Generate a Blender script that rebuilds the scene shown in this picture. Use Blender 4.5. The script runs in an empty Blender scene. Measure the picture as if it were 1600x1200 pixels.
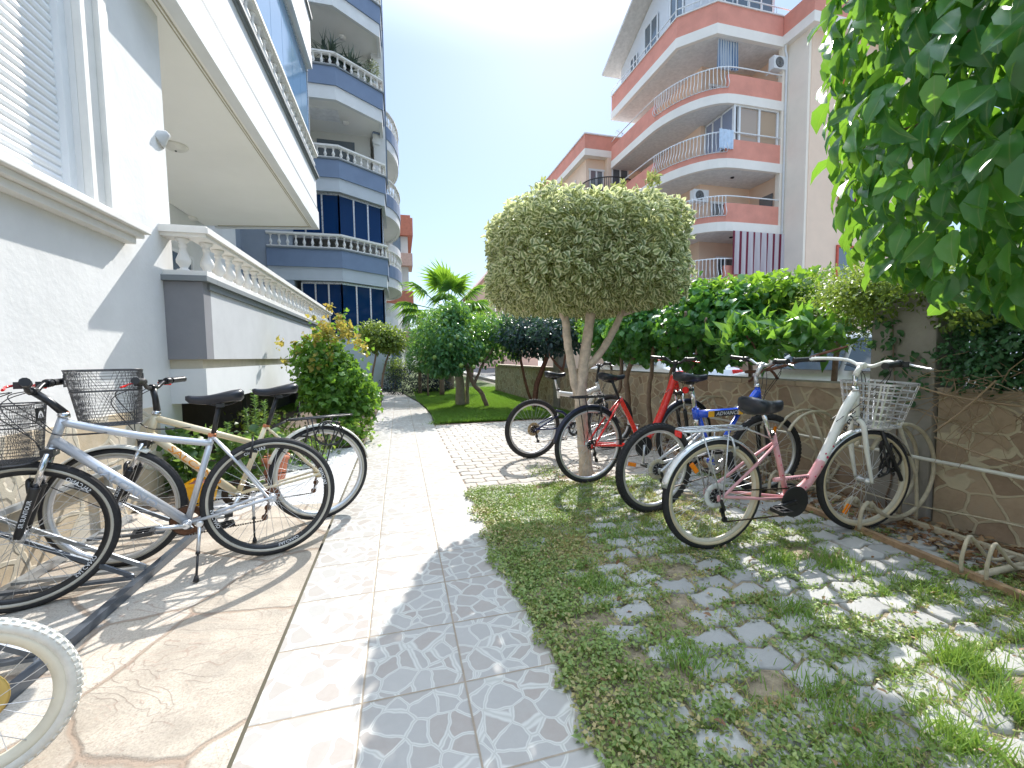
import bpy, math, random
import numpy as np
from mathutils import Vector, Matrix
S = bpy.context.scene
COL = S.collection
R_ = math.radians
random.seed(7)
rng = np.random.default_rng(11)

# ---------------------------------------------------------------- camera, sky, sun, exposure
SUN_AZ, SUN_EL = 22.0, 42.0
cd = bpy.data.cameras.new('camera')
cam = bpy.data.objects.new('camera', cd)
COL.objects.link(cam)
cd.sensor_fit = 'HORIZONTAL'
cd.sensor_width = 36.0
cd.lens = 36.0 * 660.0 / 1600.0
cd.clip_start = 0.05
cd.clip_end = 3000
yaw, pitch, roll = math.atan(175 / 660.0), math.atan(43 / 660.0), R_(0.7)
F = Vector((math.sin(yaw) * math.cos(pitch), math.cos(yaw) * math.cos(pitch), -math.sin(pitch)))
Rv = Vector((math.cos(yaw), -math.sin(yaw), 0))
Uv = Rv.cross(F)
R2 = Rv * math.cos(roll) - Uv * math.sin(roll)
U2 = Rv * math.sin(roll) + Uv * math.cos(roll)
cam.matrix_world = Matrix(((R2.x, U2.x, -F.x, 0), (R2.y, U2.y, -F.y, 0), (R2.z, U2.z, -F.z, 1.2), (0, 0, 0, 1)))
S.camera = cam

w = bpy.data.worlds.new('World')
S.world = w
w.use_nodes = True
nt = w.node_tree
bg = nt.nodes['Background']
sky = nt.nodes.new('ShaderNodeTexSky')
sky.sky_type = 'NISHITA'
sky.sun_disc = False
sky.sun_elevation = R_(SUN_EL)
sky.sun_rotation = R_(SUN_AZ)
sky.altitude = 0
sky.air_density = 1.0
sky.dust_density = 0.3
sky.ozone_density = 1.0
# the sky's brightness range is compressed and slightly paled
gm = nt.nodes.new('ShaderNodeGamma')
gm.inputs[1].default_value = 0.50
nt.links.new(sky.outputs[0], gm.inputs[0])
mu = nt.nodes.new('ShaderNodeMix')
mu.data_type = 'RGBA'; mu.blend_type = 'MULTIPLY'; mu.inputs[0].default_value = 1.0
mu.inputs[7].default_value = (0.69, 0.79, 0.92, 1)
nt.links.new(gm.outputs[0], mu.inputs[6])
# added brightening of the sky overhead, out of view, to lift the shade
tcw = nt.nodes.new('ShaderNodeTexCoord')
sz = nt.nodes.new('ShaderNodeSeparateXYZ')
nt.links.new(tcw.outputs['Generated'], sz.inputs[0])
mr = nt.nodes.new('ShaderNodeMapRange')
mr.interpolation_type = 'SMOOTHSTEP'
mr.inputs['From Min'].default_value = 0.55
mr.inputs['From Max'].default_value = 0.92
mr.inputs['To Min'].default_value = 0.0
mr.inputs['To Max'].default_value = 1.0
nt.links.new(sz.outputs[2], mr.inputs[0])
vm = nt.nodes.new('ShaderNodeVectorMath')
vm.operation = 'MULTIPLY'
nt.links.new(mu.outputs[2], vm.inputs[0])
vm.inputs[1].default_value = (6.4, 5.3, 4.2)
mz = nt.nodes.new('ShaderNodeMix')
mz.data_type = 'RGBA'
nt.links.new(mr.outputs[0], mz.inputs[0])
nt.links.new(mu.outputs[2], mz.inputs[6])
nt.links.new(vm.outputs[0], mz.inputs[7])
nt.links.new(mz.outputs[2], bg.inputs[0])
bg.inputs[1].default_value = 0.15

sd = bpy.data.lights.new('sun', 'SUN')
sd.energy = 2.0
sd.angle = R_(0.5)
sd.color = (1.0, 0.96, 0.90)
sun = bpy.data.objects.new('sun', sd)
COL.objects.link(sun)
dv = Vector((math.sin(R_(SUN_AZ)) * math.cos(R_(SUN_EL)), math.cos(R_(SUN_AZ)) * math.cos(R_(SUN_EL)), math.sin(R_(SUN_EL))))
sun.rotation_euler = dv.to_track_quat('Z', 'Y').to_euler()
sun.location = dv * 50

S.view_settings.view_transform = 'Standard'
S.view_settings.look = 'None'
S.view_settings.exposure = 1.82
S.view_settings.gamma = 1.0
S.cycles.max_bounces = 10
S.cycles.diffuse_bounces = 7
S.cycles.glossy_bounces = 3
S.cycles.transmission_bounces = 4
S.cycles.transparent_max_bounces = 10
S.cycles.caustics_reflective = False
S.cycles.caustics_refractive = False
S.cycles.use_denoising = True

# ---------------------------------------------------------------- materials
def mk(name):
    m = bpy.data.materials.new(name)
    m.use_nodes = True
    n = m.node_tree
    return m, n, n.nodes['Principled BSDF']

def ramp(n, stops, src=None, interp='LINEAR'):
    r = n.nodes.new('ShaderNodeValToRGB')
    cr = r.color_ramp
    cr.interpolation = interp
    while len(cr.elements) < len(stops):
        cr.elements.new(0.5)
    for e, (p, c) in zip(cr.elements, stops):
        e.position = p
        e.color = (*c, 1) if len(c) == 3 else c
    if src is not None:
        n.links.new(src, r.inputs[0])
    return r

def math_(n, op, a, b=None, clamp=False):
    m = n.nodes.new('ShaderNodeMath')
    m.operation = op
    m.use_clamp = clamp
    for i, v in enumerate((a, b)):
        if v is None:
            continue
        if isinstance(v, (int, float)):
            m.inputs[i].default_value = v
        else:
            n.links.new(v, m.inputs[i])
    return m.outputs[0]

def mixc(n, fac, a, b, mode='MIX'):
    m = n.nodes.new('ShaderNodeMix')
    m.data_type = 'RGBA'
    m.blend_type = mode
    for s, v in ((0, fac), (6, a), (7, b)):
        if isinstance(v, (int, float)):
            m.inputs[s].default_value = v
        elif isinstance(v, tuple):
            m.inputs[s].default_value = (*v, 1)
        else:
            n.links.new(v, m.inputs[s])
    return m.outputs[2]

def coords(n, scale=(1, 1, 1), rot=(0, 0, 0), kind='Object'):
    tc = n.nodes.new('ShaderNodeTexCoord')
    mp = n.nodes.new('ShaderNodeMapping')
    mp.inputs['Scale'].default_value = scale
    mp.inputs['Rotation'].default_value = rot
    n.links.new(tc.outputs[kind], mp.inputs[0])
    return mp.outputs[0]

def noise(n, vec, scale, detail=4, rough=0.55, dist=0.0):
    t = n.nodes.new('ShaderNodeTexNoise')
    t.inputs['Scale'].default_value = scale
    t.inputs['Detail'].default_value = detail
    t.inputs['Roughness'].default_value = rough
    t.inputs['Distortion'].default_value = dist
    if vec is not None:
        n.links.new(vec, t.inputs['Vector'])
    return t

def voro(n, vec, scale, feature='F1', rand=1.0):
    t = n.nodes.new('ShaderNodeTexVoronoi')
    t.feature = feature
    t.inputs['Scale'].default_value = scale
    t.inputs['Randomness'].default_value = rand
    n.links.new(vec, t.inputs['Vector'])
    return t

def bump(n, b, h, strength=0.3, dist=0.01, prev=None):
    t = n.nodes.new('ShaderNodeBump')
    t.inputs['Strength'].default_value = strength
    t.inputs['Distance'].default_value = dist
    n.links.new(h, t.inputs['Height'])
    if prev is not None:
        n.links.new(prev, t.inputs['Normal'])
    n.links.new(t.outputs[0], b.inputs['Normal'])
    return t.outputs[0]

MC = {}
def M(name, col, rough=0.5, metal=0.0, var=0.12, vs=6.0, bs=0.0, bsc=60.0, bd=0.004, coat=0.0, stain=0.0):
    """general surface: base colour with mottling, optional fine bump and dirt"""
    if name in MC:
        return MC[name]
    m, n, b = mk(name)
    v = coords(n)
    nz = noise(n, v, vs, 5, 0.6)
    lo = tuple(c * (1 - var) for c in col)
    hi = tuple(min(1, c * (1 + var)) for c in col)
    c = ramp(n, [(0.3, lo), (0.7, hi)], nz.outputs[0]).outputs[0]
    if stain:
        n2 = noise(n, v, vs * 0.23, 6, 0.7, 0.6)
        f = ramp(n, [(0.5, (0, 0, 0)), (0.75, (1, 1, 1))], n2.outputs[0]).outputs[0]
        f = math_(n, 'MULTIPLY', f, stain)
        c = mixc(n, f, c, tuple(x * 0.55 for x in col))
    n.links.new(c, b.inputs['Base Color'])
    b.inputs['Roughness'].default_value = rough
    b.inputs['Metallic'].default_value = metal
    if coat:
        b.inputs['Coat Weight'].default_value = coat
        b.inputs['Coat Roughness'].default_value = 0.08
    if bs:
        nb = noise(n, v, bsc, 4, 0.6)
        bump(n, b, nb.outputs[0], bs, bd)
    rr = noise(n, v, vs * 2.3, 3)
    r2 = n.nodes.new('ShaderNodeMapRange')
    r2.inputs['To Min'].default_value = max(0.02, rough - 0.08)
    r2.inputs['To Max'].default_value = min(1, rough + 0.1)
    n.links.new(rr.outputs[0], r2.inputs[0])
    n.links.new(r2.outputs[0], b.inputs['Roughness'])
    MC[name] = m
    return m

def leafmat(name, stops, trans=(0.35, 0.55, 0.05), tw=0.4, rough=0.45, edge=None, spec=0.5, rib=None):
    if name in MC:
        return MC[name]
    m, n, b = mk(name)
    at = n.nodes.new('ShaderNodeAttribute')
    at.attribute_name = 'tint'
    c = ramp(n, stops, at.outputs['Fac']).outputs[0]
    if edge:
        ae = n.nodes.new('ShaderNodeAttribute')
        ae.attribute_name = 'edge'
        nz = noise(n, coords(n), 90, 2)
        e = math_(n, 'ADD', ae.outputs['Fac'], math_(n, 'MULTIPLY', math_(n, 'SUBTRACT', nz.outputs[0], 0.5), 0.9))
        f = ramp(n, [(0.30, (0, 0, 0)), (0.62, (1, 1, 1))], e).outputs[0]
        c = mixc(n, f, c, edge)
    if rib:
        ar = n.nodes.new('ShaderNodeAttribute')
        ar.attribute_name = 'edge'
        f = ramp(n, [(0.02, (0.7, 0.7, 0.7)), (0.07, (0, 0, 0))], ar.outputs['Fac']).outputs[0]
        c = mixc(n, f, c, rib)
        pn = noise(n, coords(n), 55, 3)
        c = mixc(n, ramp(n, [(0.62, (0, 0, 0)), (0.78, (0.5, 0.5, 0.5))], pn.outputs[0]).outputs[0], c, rib)
    n.links.new(c, b.inputs['Base Color'])
    b.inputs['Roughness'].default_value = rough
    b.inputs['Specular IOR Level'].default_value = spec
    tr = n.nodes.new('ShaderNodeBsdfTranslucent')
    tc = mixc(n, 0.55, c, trans)
    n.links.new(tc, tr.inputs[0])
    mx = n.nodes.new('ShaderNodeMixShader')
    mx.inputs[0].default_value = tw
    n.links.new(b.outputs[0], mx.inputs[1])
    n.links.new(tr.outputs[0], mx.inputs[2])
    n.links.new(mx.outputs[0], n.nodes['Material Output'].inputs[0])
    MC[name] = m
    return m

def glassmat(name, tint, rough=0.03, dark=True):
    m, n, b = mk(name)
    b.inputs['Base Color'].default_value = (*tint, 1)
    b.inputs['Roughness'].default_value = rough
    b.inputs['Metallic'].default_value = 0.0
    b.inputs['Specular IOR Level'].default_value = 1.0
    b.inputs['IOR'].default_value = 1.7
    nz = noise(n, coords(n), 0.8, 1)
    bump(n, b, nz.outputs[0], 0.06, 0.02)
    return m

# ---------------------------------------------------------------- mesh helper
class MB:
    def __init__(s):
        s.v = []; s.f = []; s.m = []; s.sm = []
    def add(s, vs, fs, mi=0, smooth=False):
        o = len(s.v)
        s.v.extend([tuple(p) for p in vs])
        for f in fs:
            s.f.append(tuple(i + o for i in f)); s.m.append(mi); s.sm.append(smooth)
        return s
    def box(s, x0, x1, y0, y1, z0, z1, mi=0):
        if x0 > x1: x0, x1 = x1, x0
        if y0 > y1: y0, y1 = y1, y0
        if z0 > z1: z0, z1 = z1, z0
        return s.add([(x0, y0, z0), (x1, y0, z0), (x1, y1, z0), (x0, y1, z0), (x0, y0, z1), (x1, y0, z1), (x1, y1, z1), (x0, y1, z1)],
                     [(3, 2, 1, 0), (4, 5, 6, 7), (0, 1, 5, 4), (1, 2, 6, 5), (2, 3, 7, 6), (3, 0, 4, 7)], mi)
    def obox(s, a, b, wd, h, mi=0, up=(0, 0, 1)):
        """bar of rectangular section between two points"""
        a, b = Vector(a), Vector(b)
        d = (b - a).normalized(); u = Vector(up)
        sd_ = d.cross(u)
        if sd_.length < 1e-4: sd_ = d.cross(Vector((1, 0, 0)))
        sd_.normalize(); u = sd_.cross(d)
        P = []
        for p in (a, b):
            for x, z in ((-1, -1), (1, -1), (1, 1), (-1, 1)):
                P.append(p + sd_ * (x * wd / 2) + u * (z * h / 2))
        return s.add(P, [(0, 1, 2, 3), (7, 6, 5, 4), (0, 4, 5, 1), (1, 5, 6, 2), (2, 6, 7, 3), (3, 7, 4, 0)], mi)
    def tube(s, pts, r, n=8, closed=False, mi=0, cap=True):
        pts = [Vector(p) for p in pts]
        k = len(pts)
        rs = [r] * k if isinstance(r, (int, float)) else list(r)
        T = []
        for i in range(k):
            if closed: t = pts[(i + 1) % k] - pts[i - 1]
            else: t = pts[min(i + 1, k - 1)] - pts[max(i - 1, 0)]
            T.append(t.normalized())
        ref = Vector((0, 0, 1)) if abs(T[0].z) < 0.9 else Vector((1, 0, 0))
        N = T[0].cross(ref).normalized()
        vs = []
        for i in range(k):
            N = (N - T[i] * N.dot(T[i]))
            if N.length < 1e-6: N = T[i].orthogonal()
            N.normalize(); B = T[i].cross(N)
            for j in range(n):
                a = 2 * math.pi * j / n
                vs.append(pts[i] + (N * math.cos(a) + B * math.sin(a)) * rs[i])
        fs = []
        for i in range(k if closed else k - 1):
            i2 = (i + 1) % k
            for j in range(n):
                j2 = (j + 1) % n
                fs.append((i * n + j, i * n + j2, i2 * n + j2, i2 * n + j))
        s.add(vs, fs, mi, True)
        if cap and not closed and n > 2:
            o = len(s.v) - len(vs)
            s.f.append(tuple(o + j for j in reversed(range(n)))); s.m.append(mi); s.sm.append(False)
            s.f.append(tuple(o + (k - 1) * n + j for j in range(n))); s.m.append(mi); s.sm.append(False)
        return s
    def torus(s, c, axis, R, r, n=40, m=8, mi=0, flat=1.0):
        c = Vector(c); ax = Vector(axis).normalized(); u = ax.orthogonal().normalized(); v_ = ax.cross(u)
        vs = []
        for i in range(n):
            a = 2 * math.pi * i / n
            d = u * math.cos(a) + v_ * math.sin(a)
            for j in range(m):
                b = 2 * math.pi * j / m
                vs.append(c + d * (R + r * math.cos(b)) + ax * (r * flat * math.sin(b)))
        fs = [(i * m + j, ((i + 1) % n) * m + j, ((i + 1) % n) * m + (j + 1) % m, i * m + (j + 1) % m) for i in range(n) for j in range(m)]
        return s.add(vs, fs, mi, True)
    def lathe(s, c, prof, n=12, axis=(0, 0, 1), mi=0, smooth=True):
        c = Vector(c); ax = Vector(axis).normalized(); u = ax.orthogonal().normalized(); v_ = ax.cross(u)
        vs = []
        for r, z in prof:
            for j in range(n):
                a = 2 * math.pi * j / n
                vs.append(c + (u * math.cos(a) + v_ * math.sin(a)) * r + ax * z)
        k = len(prof)
        fs = [(i * n + j, i * n + (j + 1) % n, (i + 1) * n + (j + 1) % n, (i + 1) * n + j) for i in range(k - 1) for j in range(n)]
        s.add(vs, fs, mi, smooth)
        o = len(s.v) - len(vs)
        s.f.append(tuple(o + j for j in reversed(range(n)))); s.m.append(mi); s.sm.append(False)
        s.f.append(tuple(o + (k - 1) * n + j for j in range(n))); s.m.append(mi); s.sm.append(False)
        return s
    def prism(s, poly, z0, z1, mi=0):
        n = len(poly)
        ar = sum(poly[i][0] * poly[(i + 1) % n][1] - poly[(i + 1) % n][0] * poly[i][1] for i in range(n))
        if ar < 0: poly = poly[::-1]
        vs = [(x, y, z0) for x, y in poly] + [(x, y, z1) for x, y in poly]
        fs = [tuple(reversed(range(n))), tuple(range(n, 2 * n))] + [(i, (i + 1) % n, n + (i + 1) % n, n + i) for i in range(n)]
        return s.add(vs, fs, mi)
    def strip(s, path, off_in, off_out, z0, z1, mi=0, closed=False):
        """a wall of given thickness following a plan path; offsets to the left are positive"""
        P = [Vector((p[0], p[1])) for p in path]
        k = len(P)
        nrm = []
        for i in range(k):
            a = P[max(i - 1, 0)]; b = P[min(i + 1, k - 1)]
            if 0 < i < k - 1:
                d1 = (P[i] - a).normalized(); d2 = (b - P[i]).normalized()
                n1 = Vector((-d1.y, d1.x)); n2 = Vector((-d2.y, d2.x)); nn = (n1 + n2).normalized()
                nn = nn / max(0.5, nn.dot(n1))
            else:
                d = (b - a).normalized(); nn = Vector((-d.y, d.x))
            nrm.append(nn)
        vs = []
        for i in range(k):
            za = z0[i] if isinstance(z0, (list, tuple)) else z0
            zb = z1[i] if isinstance(z1, (list, tuple)) else z1
            a = P[i] + nrm[i] * off_in; b = P[i] + nrm[i] * off_out
            vs += [(a.x, a.y, za), (b.x, b.y, za), (b.x, b.y, zb), (a.x, a.y, zb)]
        fs = []
        for i in range(k - 1):
            o = i * 4
            for j in range(4):
                j2 = (j + 1) % 4
                fs.append((o + j, o + j2, o + 4 + j2, o + 4 + j))
        fs += [(3, 2, 1, 0), ((k - 1) * 4, (k - 1) * 4 + 1, (k - 1) * 4 + 2, (k - 1) * 4 + 3)]
        return s.add(vs, fs, mi)
    def build(s, name, mats, parent=None, bev=0, fixn=True):
        me = bpy.data.meshes.new(name)
        me.from_pydata(s.v, [], s.f)
        if not isinstance(mats, (list, tuple)): mats = [mats]
        for m in mats: me.materials.append(m)
        me.polygons.foreach_set('material_index', s.m)
        me.polygons.foreach_set('use_smooth', s.sm)
        me.update()
        if fixn:
            import bmesh
            bm = bmesh.new(); bm.from_mesh(me)
            bmesh.ops.recalc_face_normals(bm, faces=bm.faces)
            bm.to_mesh(me); bm.free()
        o = bpy.data.objects.new(name, me)
        COL.objects.link(o)
        if parent is not None: o.parent = parent
        if bev:
            b = o.modifiers.new('bevel', 'BEVEL'); b.width = bev; b.segments = 2; b.limit_method = 'ANGLE'
        return o

def empty(name, loc=(0, 0, 0), rot=(0, 0, 0)):
    o = bpy.data.objects.new(name, None)
    COL.objects.link(o)
    o.location = loc; o.rotation_euler = rot
    o.empty_display_size = 0.1
    return o

def tag(o, label=None, cat=None, group=None, kind=None):
    if label: o['label'] = label
    if cat: o['category'] = cat
    if group: o['group'] = group
    if kind: o['kind'] = kind
    return o

def kids(o):
    return [c for c in bpy.data.objects if c.parent == o]

def copy_tree(o, parent=None, tbl=None):
    if tbl is None:
        tbl = {}
        for c in bpy.data.objects:
            if c.parent is not None: tbl.setdefault(c.parent.name, []).append(c)
    c = o.copy(); COL.objects.link(c)
    if parent is not None: c.parent = parent
    for ch in tbl.get(o.name, []): copy_tree(ch, c, tbl)
    return c

def fastmesh(name, V, Fq, mats, parent=None, attrs=None, smooth=False, mi=None):
    """V (n,3) array, Fq (m,k) array of faces (k = 3 or 4)"""
    me = bpy.data.meshes.new(name)
    V = np.ascontiguousarray(V, dtype=np.float32); Fq = np.ascontiguousarray(Fq, dtype=np.int32)
    me.vertices.add(len(V)); me.vertices.foreach_set('co', V.ravel())
    k = Fq.shape[1]
    me.loops.add(Fq.size); me.loops.foreach_set('vertex_index', Fq.ravel())
    me.polygons.add(len(Fq))
    me.polygons.foreach_set('loop_start', np.arange(0, Fq.size, k, dtype=np.int32))
    try: me.polygons.foreach_set('loop_total', np.full(len(Fq), k, dtype=np.int32))
    except Exception: pass
    if smooth: me.polygons.foreach_set('use_smooth', np.ones(len(Fq), dtype=bool))
    if not isinstance(mats, (list, tuple)): mats = [mats]
    for m in mats: me.materials.append(m)
    if mi is not None: me.polygons.foreach_set('material_index', np.ascontiguousarray(mi, dtype=np.int32))
    for an, arr in (attrs or {}).items():
        a = me.attributes.new(an, 'FLOAT', 'POINT')
        a.data.foreach_set('value', np.ascontiguousarray(arr, dtype=np.float32))
    me.update(calc_edges=True)
    o = bpy.data.objects.new(name, me)
    COL.objects.link(o)
    if parent is not None: o.parent = parent
    return o

# ---------------------------------------------------------------- numpy noise and foliage
_perm = np.random.default_rng(5).random((64, 64))
def vnoise(x, y):
    xi = np.floor(x).astype(int); yi = np.floor(y).astype(int)
    fx = x - xi; fy = y - yi
    fx = fx * fx * (3 - 2 * fx); fy = fy * fy * (3 - 2 * fy)
    g = lambda a, b: _perm[a % 64, b % 64]
    return (g(xi, yi) * (1 - fx) + g(xi + 1, yi) * fx) * (1 - fy) + (g(xi, yi + 1) * (1 - fx) + g(xi + 1, yi + 1) * fx) * fy
def fbm(x, y):
    return (vnoise(x, y) * 0.5 + vnoise(x * 2.1 + 7, y * 2.1 + 3) * 0.3 + vnoise(x * 4.3 + 1, y * 4.3 + 9) * 0.2)

def norm(a): return a / np.maximum(np.linalg.norm(a, axis=1, keepdims=True), 1e-9)

# leaf templates: vertices (across, along, lift), tri faces, edge value
T_SIMPLE = (np.array([(0, 0, 0), (-.5, .45, .12), (0, .5, 0), (.5, .45, .12), (0, 1, -.08)]),
            np.array([(0, 2, 1), (0, 3, 2), (1, 2, 4), (2, 3, 4)]), np.array([.7, 1, 0, 1, .8]))
T_OVAL = (np.array([(0, 0, 0), (-.3, .15, .05), (-.5, .45, .13), (-.36, .75, .08), (0, 1, -.1), (.36, .75, .08), (.5, .45, .13), (.3, .15, .05), (0, .33, 0), (0, .66, -.02)]),
          np.array([(0, 8, 1), (1, 8, 2), (8, 9, 2), (2, 9, 3), (9, 4, 3), (0, 7, 8), (7, 6, 8), (8, 6, 9), (6, 5, 9), (9, 5, 4)]),
          np.array([0, 1, 1, 1, 0, 1, 1, 1, 0, 0.]))
T_LANCE = (np.array([(0, 0, 0), (-.42, .3, .08), (-.5, .55, .06), (0, 1, -.25), (.5, .55, .06), (.42, .3, .08), (0, .35, 0), (0, .65, -.04)]),
           np.array([(0, 6, 1), (1, 6, 2), (6, 7, 2), (2, 7, 3), (0, 5, 6), (5, 4, 6), (6, 4, 7), (7, 4, 3)]),
           np.array([.5, 1, 1, 1, 1, 1, 0, 0.]))
T_LOBED = (np.array([(0, 0, 0), (-.35, .05, .05), (-.62, .42, .1), (-.3, .5, .04), (-.25, .8, .06), (0, 1, -.1), (.25, .8, .06), (.3, .5, .04), (.62, .42, .1), (.35, .05, .05), (0, .45, -.02)]),
           np.array([(0, 10, 1), (1, 10, 2), (2, 10, 3), (3, 10, 4), (4, 10, 5), (5, 10, 6), (6, 10, 7), (7, 10, 8), (8, 10, 9), (9, 10, 0)]),
           np.array([.5, 1, 1, 1, 1, 1, 1, 1, 1, 1, 0.]))
T_BLADE = (np.array([(-.5, 0, 0), (.5, 0, 0), (-.35, .55, .0), (.35, .55, .0), (0, 1, 0.0)]),
           np.array([(0, 1, 3), (0, 3, 2), (2, 3, 4)]), np.array([0, 0, .5, .5, 1.]))

def leaf_arrays(P, D, N, size, wr, T, bend=0.0, tint=None, r=rng):
    """P points, D leaf direction, N leaf face normal, size (n,), wr width ratio"""
    tv, tf, te = T
    n = len(P)
    D = norm(D); X = norm(np.cross(D, N)); Z = np.cross(X, D)
    size = np.broadcast_to(size, (n,)).astype(float)
    wr = np.broadcast_to(wr, (n,)).astype(float)
    b = (np.broadcast_to(bend, (n,)))[:, None, None]
    a = tv[None, :, 0:1] * wr[:, None, None]; l = tv[None, :, 1:2]; z = tv[None, :, 2:3] - b * (tv[None, :, 1:2] ** 2)
    V = P[:, None, :] + size[:, None, None] * (X[:, None, :] * a + D[:, None, :] * l + Z[:, None, :] * z)
    k = len(tv)
    Fa = tf[None, :, :] + (np.arange(n) * k)[:, None, None]
    if tint is None: tint = r.random(n)
    return V.reshape(-1, 3), Fa.reshape(-1, 3), np.repeat(tint, k), np.tile(te, n)

def cat(parts):
    Vs, Fs, Ts, Es = [], [], [], []
    o = 0
    for V, Fa, t, e in parts:
        Vs.append(V); Fs.append(Fa + o); Ts.append(t); Es.append(e); o += len(V)
    return np.concatenate(Vs), np.concatenate(Fs), np.concatenate(Ts), np.concatenate(Es)

def blob_points(n, blobs, shell=0.35, p=2.0, lump=0.12, r=rng, inner=0.25):
    """points in a set of superellipsoid blobs, mostly near the shell; returns points and outward normals"""
    vol = np.array([b[3] * b[4] + b[4] * b[5] + b[3] * b[5] for b in blobs]); vol = vol / vol.sum()
    P, N = [], []
    for b, f in zip(blobs, vol):
        k = max(4, int(n * f))
        d = norm(r.normal(size=(k, 3)))
        q = (np.abs(d) ** p).sum(1) ** (-1 / p)
        rad = 1 - shell * r.random(k) ** 1.6
        rad = np.where(r.random(k) < inner, rad * r.random(k) ** 0.4, rad)
        lp = 1 + lump * (np.sin(d[:, 0] * 7 + b[0] * 3) * np.sin(d[:, 1] * 6 + b[1]) + np.sin(d[:, 2] * 8 + b[2] * 5) * 0.6 + 0.5 * np.sin(d[:, 0] * 15 + d[:, 2] * 13))
        pts = d * (q * rad * lp)[:, None] * np.array(b[3:6]) + np.array(b[0:3])
        P.append(pts); N.append(norm(d * (np.abs(d) ** (p - 2)) / np.array(b[3:6])))
    return np.concatenate(P), np.concatenate(N)

def crown(name, blobs, n, size, wr, T, mat, parent, droop=0.4, outw=0.8, shell=0.35, p=2.0, lump=0.12, bend=0.15, var=0.35, inner=0.25, zcut=None, cull=None, toptint=0.25, clump=0):
    P, N = blob_points(n, blobs, shell, p, lump, rng, inner)
    if clump:
        keep = (fbm(P[:, 0] * clump + P[:, 2] * 0.7 * clump, P[:, 1] * clump + P[:, 2] * clump) > 0.36)
        P, N = P[keep], N[keep]
    if zcut is not None:
        k = P[:, 2] > zcut; P, N = P[k], N[k]
    if cull is not None:
        k = cull(P); P, N = P[k], N[k]
    m = len(P)
    D = N * outw + rng.normal(size=(m, 3)) * 0.7 + np.array([0, 0, -droop])
    Nn = N + rng.normal(size=(m, 3)) * 0.55 + np.array([0, 0, 0.35])
    sz = size * (1 + var * (rng.random(m) * 2 - 1))
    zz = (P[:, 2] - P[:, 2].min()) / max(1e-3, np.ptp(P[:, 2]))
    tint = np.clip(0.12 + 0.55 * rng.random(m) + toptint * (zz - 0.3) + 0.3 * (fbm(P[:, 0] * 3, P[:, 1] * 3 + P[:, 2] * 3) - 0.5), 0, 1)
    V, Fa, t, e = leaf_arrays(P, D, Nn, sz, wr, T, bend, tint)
    return fastmesh(name, V, Fa, mat, parent, {'tint': t, 'edge': e}, smooth=True)

def limbs(name, specs, mat, parent, n=8, wob=0.02, seg=7):
    """specs: (start, end, r0, r1[, sag])"""
    b = MB()
    for sp in specs:
        a, c, r0, r1 = Vector(sp[0]), Vector(sp[1]), sp[2], sp[3]
        L = (c - a).length
        pts, rs = [], []
        o1 = Vector((random.uniform(-1, 1), random.uniform(-1, 1), random.uniform(-1, 1))) * wob * L * 3
        for i in range(seg + 1):
            t = i / seg
            p = a.lerp(c, t) + o1 * math.sin(t * math.pi) + Vector((random.uniform(-1, 1), random.uniform(-1, 1), random.uniform(-1, 1))) * wob * L * 0.5 * (0 < i < seg)
            pts.append(p); rs.append((r0 + (r1 - r0) * t) * random.uniform(0.93, 1.07))
        b.tube(pts, rs, n)
    return b.build(name, mat, parent, fixn=False)

# ---------------------------------------------------------------- paint, metal, rubber
RUB = M('tyre_rubber', (0.022, 0.022, 0.024), 0.7, 0, 0.25, 30, 0.4, 400, 0.001)
BLK = M('black_plastic', (0.02, 0.02, 0.022), 0.38, 0, 0.2, 20)
BLKM = M('black_metal', (0.03, 0.03, 0.032), 0.32, 0.3, 0.2, 20)
CHR = M('chrome', (0.72, 0.72, 0.73), 0.16, 1.0, 0.06, 20)
ALU = M('aluminium', (0.70, 0.71, 0.73), 0.34, 0.8, 0.06, 20)
ALUW = M('pale_aluminium', (0.62, 0.63, 0.65), 0.28, 0.55, 0.08, 12)
SAD = M('saddle_vinyl', (0.018, 0.02, 0.028), 0.32, 0, 0.15, 25, 0.15, 200, 0.0008)
RUST = M('rusty_steel', (0.16, 0.075, 0.04), 0.65, 0.4, 0.5, 40, 0.3, 200, 0.001)
CHAINM = M('oily_chain', (0.06, 0.045, 0.035), 0.45, 0.7, 0.3, 60)
GOLD = M('brassy_cassette', (0.42, 0.33, 0.16), 0.4, 0.7, 0.4, 60)
SILV = M('silver_paint', (0.55, 0.57, 0.61), 0.30, 0.35, 0.03, 10, coat=0.4)
CREAM = M('cream_paint', (0.72, 0.62, 0.42), 0.3, 0, 0.05, 10, coat=0.4)
REDP = M('red_paint', (0.80, 0.03, 0.02), 0.25, 0, 0.06, 10, coat=0.6)
BLUEP = M('blue_paint', (0.012, 0.08, 0.62), 0.25, 0, 0.08, 10, coat=0.6)
NAVY = M('navy_paint', (0.012, 0.02, 0.09), 0.3, 0, 0.1, 10, coat=0.4)
WHITEP = M('white_paint', (0.8, 0.8, 0.77), 0.3, 0, 0.05, 10, coat=0.4)
PINKP = M('pink_paint', (0.72, 0.36, 0.38), 0.33, 0, 0.08, 12, coat=0.4, stain=0.25)
GUM = M('tan_sidewall', (0.60, 0.50, 0.33), 0.6, 0, 0.1, 20)
WTYRE = M('white_tyre_rubber', (0.68, 0.66, 0.60), 0.6, 0, 0.1, 25, 0.3, 120, 0.002, stain=0.35)
ORANGE = M('amber_reflector', (0.95, 0.25, 0.01), 0.2, 0, 0.1, 60)
REDREF = M('red_reflector', (0.7, 0.01, 0.01), 0.2, 0, 0.1, 60)
COPPER = M('copper_clamp', (0.55, 0.2, 0.09), 0.35, 0.6, 0.2, 40)
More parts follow.
